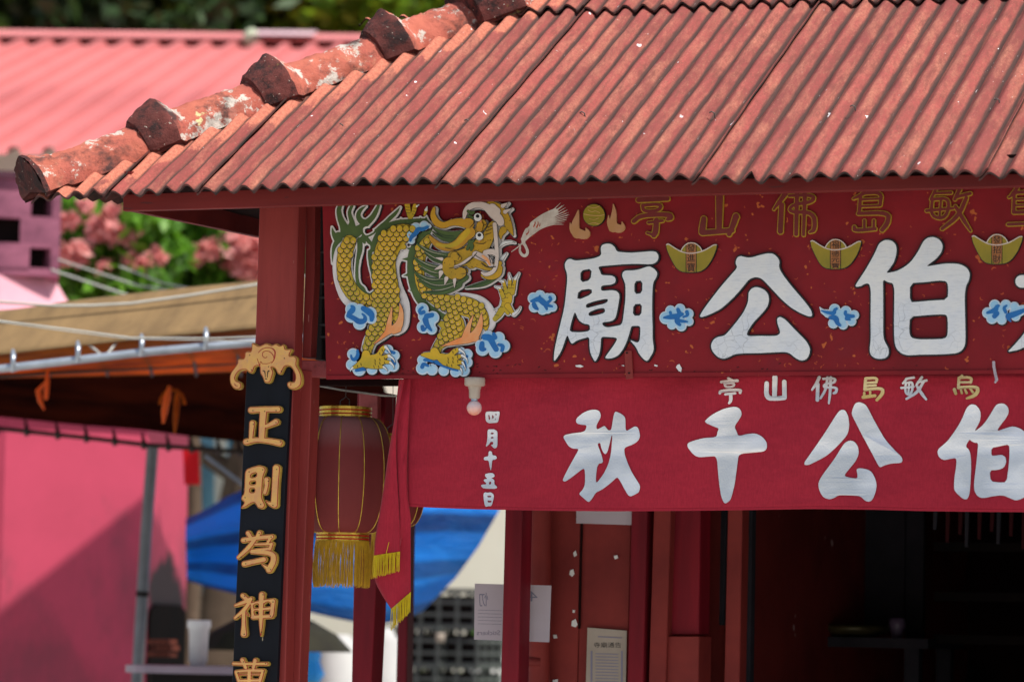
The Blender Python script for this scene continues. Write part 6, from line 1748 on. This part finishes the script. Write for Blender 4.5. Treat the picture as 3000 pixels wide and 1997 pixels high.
for x, y in ((38, 1050), (228, 1025), (415, 1005), (603, 985)):
    mb = MB(); mb.tube([PD(x, y - 24, 15.95), PD(x + 1, y - 8, 15.87), PD(x, y + 10, 15.85), PD(x, y + 36, 15.87)], [.008, .013, .011, .014], 8)
    mb.build('clamp', M['steel'], aw)
mb = MB(); mb.tube([PD(262, 1010, 16.3), PD(300, 1042, 15.93)], .006, 6); mb.build('tie_wire', M['wire_pale'], aw)
mb = MB(); mb.tube([PD(340, 1005, 16.3), PD(310, 1042, 15.93)], .006, 6); mb.build('tie_wire', M['wire_pale'], aw)
mb = MB(); rl_ = [(-300,1228),(0,1255),(255,1282),(433,1303),(600,1315),(760,1328),(1050,1350)]
mb.tube([PD(x, y, 19.0) for x, y in rl_], .013, 10); mb.build('rear_pipe', M['rail_dark'], aw)
def raily(x):
    for a, b in zip(rl_[:-1], rl_[1:]):
        if x <= b[0]: return a[1] + (b[1] - a[1]) * (x - a[0]) / (b[0] - a[0])
    return rl_[-1][1]
for x in (-12, 77, 168, 252, 335, 420, 492, 560, 640, 700):
    y = raily(x); c_ = PD(x, y, 19.0)
    mb = MB(); mb.tube([PD(x - 4, y - 34, 19.1), PD(x, y - 15, 18.97), PD(x + 3, y + 4, 18.96), PD(x + 1, y + 7, 19.0)], [.006, .01, .02, .016], 8); mb.build('eyelet_tie', M['rail_dark'], aw)
ps = [PD(448, 1300, 19.05), PD(428, 1560, 19.05), PD(401, 2000, 19.05)]
dd = (ps[2] - ps[0]).normalized(); foot = ps[2] + dd * ((ps[2].z) / -dd.z)
mb = MB(); mb.tube([ps[0], ps[1], ps[2], foot], .032, 12); pst = mb.build('support_post', M['post_grey'], aw)
q = PD(417, 1738, 19.05); mb = MB(); mb.tube([q - dd * .014, q + dd * .014], .035, 12); mb.build('post_collar', M['dark'], pst)
# ribbons hanging under the awning
def ribbon(pts, w, d, mat, label, group=None):
    mb = MB()
    for p in pts: mb.tube([PD(x, y, d + z) for x, y, z in p[0]], [r for r in p[1]], 6)
    o = mb.build('ribbon', mat); return tag(o, label, 'ribbon', group)
ribbon([([(140,1080,0),(138,1120,0),(135,1165,0),(133,1172,0)], [.006,.013,.011,.004])], 0, 17.0, M['orange_cloth'], 'straight orange ribbon hanging under the awning left of the grey post')
ribbon([([(130,1120,0),(112,1145,.02),(118,1175,0),(130,1200,.02)], [.004,.016,.012,.004])], 0, 17.1, M['orange_cloth'], 'crumpled orange cloth hanging at the far left under the awning')
ribbon([([(497,1130,0),(490,1165,0),(482,1205,0),(478,1240,0)], [.008,.018,.016,.006])], 0, 16.6, M['orange_cloth'], 'bright red orange ribbon tied beside the grey post')
ribbon([([(520,1140,0),(518,1180,.02),(514,1230,0),(512,1270,0)], [.006,.016,.013,.005])], 0, 16.7, M['orange_tarp'], 'longer orange ribbon right of the red one under the awning')
mb = MB(); mb.tube([PD(505 + 36 * math.cos(a), 1185 + 44 * math.sin(a), 16.7) for a in [PI + PI * k / 14 for k in range(15)]] , .0085, 8)
tag(mb.build('wicker_ring', M['orange_tarp']), 'thin orange hoop hanging under the awning above the ribbons', 'hoop')

# wires crossing on the left ------------------------------------------------
for pts, d, r, lb in (([(-200,925),(0,939),(212,965),(382,988),(640,990),(760,985)], 14.5, .003, 'pale sagging line in front of the brown canvas'), ([(-200,928),(0,943),(212,972),(382,993),(640,997),(760,1000)], 14.5, .0025, 'second pale sagging line just under the first'),
                      ([(150,790),(330,850),(420,880)], 20, .006, 'thin pale line crossing the flowering bush, lowest of three'), ([(170,760),(400,835),(560,860)], 20, .005, 'thin pale line crossing the flowering bush, middle of three'), ([(350,780),(480,830),(640,862)], 20, .005, 'thin pale line crossing the flowering bush, upper right of three')):
    mb = MB(); mb.tube([PD(x, y, d) for x, y in pts], r, 5); tag(mb.build('line', M['wire_pale']), lb, 'line')

# ================================================================== BLUE TARPAULIN
tp_ = surf('blue_tarpaulin', [[(545,1520,20.6),(600,1495,20.5),(705,1430,20.4),(1000,1380,20.2),(1300,1380,20.2),(1500,1400,20.2)],
   [(544,1580,20.3),(620,1560,20.2),(800,1530,19.9),(1050,1500,19.8),(1300,1490,19.8),(1462,1495,19.9)],
   [(545,1630,20.3),(620,1620,20.3),(800,1620,19.9),(1050,1610,19.8),(1250,1600,19.8),(1400,1602,19.9)],
   [(546,1672,20.2),(620,1680,20.2),(800,1710,19.8),(1000,1720,19.7),(1200,1715,19.7),(1335,1690,19.9)],
   [(548,1700,20.2),(620,1722,20.2),(820,1770,19.8),(1000,1815,19.7),(1120,1832,19.7),(1235,1790,19.9)]], M['tarp'], None, sub=8, attrb=True)
tag(tp_, 'sagging blue striped tarpaulin strung behind the lantern and posts', 'tarpaulin')

# ================================================================== THINGS BEHIND
def slab(name, quad, d, th, mat, label=None, cat=None, parent=None):
    a = [PD(x, y, d) for x, y in quad]; fwd = Vector((ray(1500, 998).x, ray(1500, 998).y, 0)).normalized()
    b = [v + fwd * th for v in a]; n = len(a)
    mb = MB(); mb.add(a + b, [tuple(range(n)), tuple(range(2 * n - 1, n - 1, -1))] + [(i, n + i, n + (i + 1) % n, (i + 1) % n) for i in range(n)])
    o = mb.build(name, mat, parent)
    return tag(o, label, cat) if label else o
yg = 2600
bw = empty('plaster_building', PD(1000, 1900, 29.5), 'pale plastered building far behind the blue tarpaulin', 'building')
slab('wall', [(300, 1330), (1800, 1360), (1800, 2360), (300, 2360)], 29.5, .3, M['pot'], parent=bw)
slab('blue_panel', [(500, 1280), (705, 1280), (705, 1560), (500, 1560)], 28.6, .1, M['skyblue'], parent=bw)
slab('teal_panel', [(545, 1420), (592, 1420), (592, 1520), (545, 1520)], 28.4, .1, M['teal'], parent=bw)
slab('teal_panel', [(668, 1280), (720, 1280), (720, 1420), (668, 1420)], 28.4, .1, M['teal'], parent=bw)
slab('pale_pillar', [(628, 1280), (664, 1280), (664, 1600), (628, 1600)], 28.3, .1, M['white'], parent=bw)
slab('blue_panel', [(545, 1700), (720, 1715), (720, 1830), (545, 1830)], 28.5, .1, M['skyblue'], parent=bw)
slab('pale_pillar', [(610, 1705), (655, 1705), (655, 1830), (610, 1830)], 28.2, .1, M['white'], parent=bw)
slab('red_cloth', [(535, 1305), (583, 1308), (586, 1420), (540, 1418)], 21.5, .02, M['red_cloth'], 'scarlet cloth hanging right of the pink furnace', 'cloth')
mb = MB(); mb.tube([PD(600, 1335, 20), PD(700, 1410, 20), PD(760, 1460, 20)], .012, 6); tag(mb.build('strut', M['post_grey']), 'dark diagonal strut between the furnace and the couplet board', 'strut')
# counter and white tub
cz = PD(500, 1950, 17).z
cn = empty('counter', PD(500, 1960, 17), 'lilac grey counter with a rounded end in front of the pink furnace', 'counter')
c0_, c1_ = PD(352, 1950, 17), PD(690, 1950, 17)
mb = MB(); ax = (c1_ - c0_); ax.z = 0; ax.normalize(); py_ = Vector((-ax.y, ax.x, 0)); Ln = (c1_ - c0_).length
pts = [c0_ + ax * (.14 - .14 * math.cos(a)) + py_ * (.25 * math.sin(a) + .25) for a in [PI * k / 8 - PI / 2 for k in range(9)]]
pts = [c0_ + py_ * (.25 + .25 * math.sin(PI * (k / 8 - .5))) + ax * (.12 * (1 - math.cos(PI * (k / 8 - .5)))) for k in range(9)] + [c1_ + py_ * .5 + ax * .3, c1_ + ax * .3]
top = [Vector((p.x, p.y, cz)) for p in pts]; bt = [Vector((p.x, p.y, cz - .035)) for p in pts]; n = len(top)
mb.add(top + bt, [tuple(range(n)), tuple(range(2 * n - 1, n - 1, -1))] + [(i, n + i, n + (i + 1) % n, (i + 1) % n) for i in range(n)]); mb.build('counter_top', M['counter'], cn)
mb = MB(); c_ = (c0_ + c1_) / 2 + ax * .1 + py_ * .25; mb.box((c_.x, c_.y, (cz - .036) / 2), (Ln / 2 - .05, .18, (cz - .036) / 2), 0, Matrix.Rotation(math.atan2(ax.y, ax.x), 3, 'Z')); mb.build('counter_body', M['dark'], cn)
q = PD(580, 1945, 17.2); zz = cz
ht = (PD(580, 1815, 17.2).z - cz)
mb = MB(); mb.lathe((q.x, q.y, zz), [(.001, 0), (.038, 0), (.05, ht * .8), (.058, ht * .84), (.058, ht * .98), (.054, ht), (.048, ht * .96), (.046, ht * .1), (.001, ht * .06)], 24)
tag(mb.build('white_tub', M['white']), 'tall white plastic tub standing on the lilac counter', 'tub')
for k in range(10):
    a = PD(478 - 3, 1700, 20.6)
for row in range(3):
    for col in range(3):
        a = PD(458 + col * 17 + (row % 2) * 7, 1915 - row * 18, 19.6)
        mb = MB(); mb.box(a, (.032, .05, .014), 0); o = mb.build('brick', M['brick'])
        tag(o, 'soot stained brick, %s in the %s course of the small stack at the furnace foot' % (['left', 'middle', 'right'][col], ['bottom', 'middle', 'top'][row]), 'brick', 'bricks stacked by the furnace')
# dark olive parasol canopy
pc = PD(800, 1905, 19)
par = empty('parasol', (pc.x, pc.y, 0), 'dark olive parasol standing below the blue tarpaulin', 'parasol')
mb = MB(); Hh = PD(800, 1790, 19).z - PD(800, 1905, 19).z
R0 = .43
mb.lathe((pc.x, pc.y, pc.z), [(R0, 0), (R0 * .97, .02), (R0 * .8, Hh * .45), (R0 * .5, Hh * .78), (R0 * .2, Hh * .95), (.001, Hh)], 16, smooth=False); mb.build('canopy', M['olive'], par)
mb = MB(); mb.tube([Vector((pc.x, pc.y, 0)), Vector((pc.x, pc.y, pc.z + Hh + .05))], .012, 8); mb.build('pole', M['steel'], par)
# blue plastic bag
q = PD(915, 1930, 21); mb = MB()
mb.lathe((q.x, q.y, q.z - .14), [(.001, 0), (.05, .0), (.085, .05), (.05, .13), (.06, .17), (.02, .24), (.045, .29), (.001, .27)], 7, smooth=False, squash=.5); tag(mb.build('plastic_bag', M['bag_blue']), 'bright blue plastic bag hanging right of the red column', 'bag')
# pale drum shapes
for (x, y, w, lb) in ((1000, 1900, .16, 'pale grey sack standing behind the lantern tassel post'), (1128, 1880, .12, 'white sack standing left of the crates')):
    q = PD(x, y, 24); mb = MB(); mb.lathe((q.x, q.y, 0), [(.001, 0), (w, 0), (w * 1.1, q.z * .5), (w * .9, q.z), (w * .3, q.z + .1), (.001, q.z + .1)], 16); tag(mb.build('sack', paint('pale sack', (.5, .5, .48), (.4, .4, .4), 3, .8, .1, 0)), lb, 'sack')
# crates: lattice boxes, stacked
def crate_mesh():
    mb = MB(); W_, D_, H_2 = .28, .28, .26; t = .012
    def bars(f):
        for k in range(5):
            x = -W_ + 2 * W_ * k / 4
            f(x, 0, t, H_2 / 2)
        for k in range(4):
            z = -H_2 / 2 + H_2 * k / 3
            f(0, z, W_, t)
    bars(lambda x, z, a, b: (mb.box((x, -D_, z + H_2 / 2), (a, t * .8, b)), mb.box((x, D_, z + H_2 / 2), (a, t * .8, b))))
    bars(lambda y, z, a, b: (mb.box((-W_, y, z + H_2 / 2), (t * .8, a - .001, b - .001)), mb.box((W_, y, z + H_2 / 2), (t * .8, a - .001, b - .001))))
    mb.box((0, 0, .012), (W_ - .01, D_ - .01, .012))
    return mb
proto = None
floor_z = zpx(1975, 25)
pcr = PD(1255, 1700, 25)
levels = ['bottom', 'second', 'third', 'fourth', 'fifth', 'sixth', 'top']
nlev = 6
base_z = 0.0
topz = PD(1300, 1700, 25).z
nlev = max(1, int(round(topz / .27)))
for cidx, (px_, cut) in enumerate(((1215, 1), (1330, 0))):
    for lv in range(nlev - cut):
        q = PD(px_, 1800, 25 + cidx * .02)
        if proto is None:
            o = crate_mesh().build('crate', M['crate']); proto = o
            mb = MB(); mb.box(o.location + Vector((0, 0, .125)), (.262, .262, .108)); inner = mb.build('dark_fill', M['sooty'], o)  # dark box added so the crate's inside looks shaded
        else:
            o = proto.copy(); COL.objects.link(o)
            i2 = inner.copy(); COL.objects.link(i2); i2.parent = o
        o.location = (q.x + (lv % 2) * .012, q.y + (lv % 3) * .01, lv * .272)
        tag(o, 'grey lattice crate, number %s up in the %s stack behind the tarpaulin' % (['one', 'two', 'three', 'four', 'five', 'six', 'seven', 'eight', 'nine'][lv], ['left', 'right'][cidx]), 'crate', 'grey crates stacked behind the tarpaulin')
q = PD(1290, 1850, 24.5); mb = MB(); mb.lathe((q.x, q.y, q.z - .04), [(.001, -.03), (.028, -.03), (.034, .02), (.03, .03), (.001, .03)], 12); tag(mb.build('white_pot', M['newsprint']), 'small white pot in front of the grey crates', 'pot')
q = PD(1425, 1960, 26); mb = MB(); mb.lathe((q.x, q.y, 0), [(.001, 0), (.13, 0), (.15, q.z + .02), (.16, q.z + .1), (.12, q.z + .12), (.001, q.z + .1)], 20); tag(mb.build('white_barrel', M['white']), 'white barrel standing left of the dark red post', 'barrel')

# ================================================================== PLANTING
def leaf_cloud(mb, c, R3, n, size, rr, mi=0, shell=0.55):
    c = np.array(c); R3 = np.array(R3)
    d = rr.normal(size=(n, 3)); d /= np.linalg.norm(d, axis=1)[:, None]
    rad = shell + (1 - shell) * rr.rand(n) ** .6
    lump = 1 + .22 * np.sin(d[:, 0] * 5 + c[0]) * np.cos(d[:, 2] * 6 + c[1]) + .12 * rr.normal(size=n)
    p = c + d * R3 * (rad * lump)[:, None]
    a = rr.normal(size=(n, 3)); a /= np.linalg.norm(a, axis=1)[:, None]
    b = np.cross(a, rr.normal(size=(n, 3))); b /= np.linalg.norm(b, axis=1)[:, None]
    s = size * (0.6 + .8 * rr.rand(n))[:, None]
    V = np.stack([p - a * s, p + b * s * .45, p + a * s, p - b * s * .45], 1).reshape(-1, 3)
    k = len(mb.v)
    mb.v += [tuple(v) for v in V]; mb.f += [(k + 4 * i, k + 4 * i + 1, k + 4 * i + 2, k + 4 * i + 3) for i in range(n)]
    mb.m += [mi] * n; mb.sm += [False] * n
def tree(px_, py_, d, R, label, seed, kind):
    rr = np.random.RandomState(seed); c = PD(px_, py_, d)
    root = empty('broadleaf_tree', (c.x, c.y, 0), label, 'tree', 'trees beyond the far roof')
    mb = MB()
    for k in range(14):
        off_ = rr.normal(size=3) * R * .5; rk = R * (.32 + .25 * rr.rand())
        leaf_cloud(mb, (c.x + off_[0], c.y + off_[1] * .6, c.z + off_[2] * .7), (rk, rk * .8, rk * .75), 420, .17 if R > 1 else .08, rr, 1 if rr.rand() < kind else 0)
    mb.build('crown', [M['leaf_dark'], M['leaf_lime']], root)
    mb = MB(); lean = rr.normal() * .4
    mb.tube([Vector((c.x, c.y, 0)), Vector((c.x + lean * .3, c.y, c.z * .5)), Vector((c.x + lean, c.y, c.z))], [.3, .2, .09], 8)
    tk = mb.build('trunk', M['bark'], root)
    for k in range(4):
        a = rr.rand() * 6.28; mb = MB(); z0 = c.z * (.55 + .1 * k)
        mb.tube([Vector((c.x + lean * .4, c.y, z0)), Vector((c.x + math.cos(a) * R * .4, c.y + math.sin(a) * R * .3, z0 + R * .35)), Vector((c.x + math.cos(a) * R * .8, c.y + math.sin(a) * R * .5, z0 + R * .6))], [.10, .06, .03], 6); mb.build('limb', M['bark'], tk)
    return root
tree(-150, -60, 44, 3.0, 'dark broadleaf tree with yellow green patches at the far left behind the pink roof', 1, .25)
tree(150, -20, 40, 2.4, 'dark green tree rising over the left part of the pink roof', 2, .25)
tree(420, 0, 43, 2.8, 'very dark tree over the middle of the pink roof', 3, .2)
tree(690, -10, 41, 2.4, 'tree with bright lime leaves where the pink roof nears the temple ridge', 4, .55)
tree(930, -10, 44, 2.6, 'mixed dark and lime tree just above the hip ridge', 5, .45)
tree(1200, -60, 42, 2.6, 'green tree behind the upper end of the hip ridge', 6, .35)
tree(1500, -100, 46, 3.2, 'tall tree hidden mostly by the temple roof', 7, .3)
tree(300, 60, 52, 3.6, 'deep green tree farther back between its neighbours', 8, .2)
tree(800, 60, 53, 3.8, 'shadowed tree farthest back above the pink ridge', 9, .3)
def bush(px_, py_, d, R3, seed, flowers, label, flist):
    rr = np.random.RandomState(seed); c = PD(px_, py_, d)
    root = empty('flowering_bush', (c.x, c.y, 0), label, 'bush', 'pink flowering bushes')
    mb = MB()
    for k in range(16):
        o_ = rr.uniform(-1, 1, 3) * np.array(R3) * .75; rk = R3[2] * .42
        leaf_cloud(mb, (c.x + o_[0], c.y + o_[1] * .5, c.z + o_[2]), (rk, rk, rk * .9), 330, .075, rr, 0, .3)
    mb.build('foliage', M['leaf_mid'], root)
    for (fx, fy, fr_, n_) in flist:
        q = PD(fx, fy, d - R3[1] * .9); mb = MB(); leaf_cloud(mb, (q.x, q.y, q.z), (fr_, fr_ * .6, fr_ * .6), n_, .055, rr, 0, .1); mb.build('blossom_cluster', M['bract'], root)
    mb = MB(); mb.tube([Vector((c.x, c.y, 0)), Vector((c.x + .1, c.y, c.z * .5)), Vector((c.x, c.y, c.z))], [.08, .06, .03], 7); mb.build('stem', M['bark'], root)
bush(300, 760, 24, (.55, .4, .55), 21, 0, 'leafy bush with salmon pink blossom between the furnace neck and the column', [(300,670,.14,200),(350,690,.12,150),(215,745,.13,150),(165,650,.09,80),(205,648,.07,60),(330,620,.07,60),(390,775,.14,180),(310,790,.08,90),(455,750,.07,70),(250,600,.05,30)])
bush(560, 760, 24.6, (.5, .4, .5), 22, 0, 'greener bush with a few pink blossoms close to the red column', [(560,750,.09,110),(610,735,.10,130),(700,720,.20,330),(740,780,.16,240),(700,770,.12,140),(420,650,.06,50)])
tree(430, 800, 27.5, 0.8, 'bright green garden tree behind the flowering bushes', 31, .6)
tree(190, 790, 27.8, 0.75, 'bright green garden tree behind the furnace neck', 32, .5)
tree(650, 830, 27.2, 0.75, 'bright green garden tree seen beside the red column', 33, .6)
mb = MB(); c = PD(1425, 1880, 26.3); leaf_cloud(mb, c, (.12, .1, .10), 300, .04, np.random.RandomState(5), 0, .2); pl = mb.build('potted_plant', M['leaf_mid']); tag(pl, 'small green plant seen just left of the dark red post', 'plant')
# grassy bank, raised behind the stalls
mb = MB(); g0 = PD(900, 1985, 27.2); g1 = PD(1700, 1975, 27.2)
c_ = (g0 + g1) / 2; mb.box((c_.x, c_.y, c_.z / 2 - .01), (4, .5, c_.z / 2 - .01), 0, Matrix.Rotation(YAW, 3, 'Z')); tag(mb.build('grass_bank', M['grass']), kind='structure')
rg = np.random.RandomState(9); mb = MB()
for k in range(5000):
    u, w = rg.uniform(-3.9, 3.9), rg.uniform(-.48, .45); p = Vector((c_.x, c_.y, c_.z - .02)) + Matrix.Rotation(YAW, 3, 'Z') @ Vector((u, w, 0)); a = rg.rand() * 6.28; h_ = rg.uniform(.03, .08)
    mb.add([p + Vector((math.cos(a) * .006, math.sin(a) * .006, 0)), p - Vector((math.cos(a) * .006, math.sin(a) * .006, 0)), p + Vector((rg.normal() * .02, rg.normal() * .02, h_))], [(0, 1, 2)])
tag(mb.build('grass', M['leaf_mid']), kind='stuff')
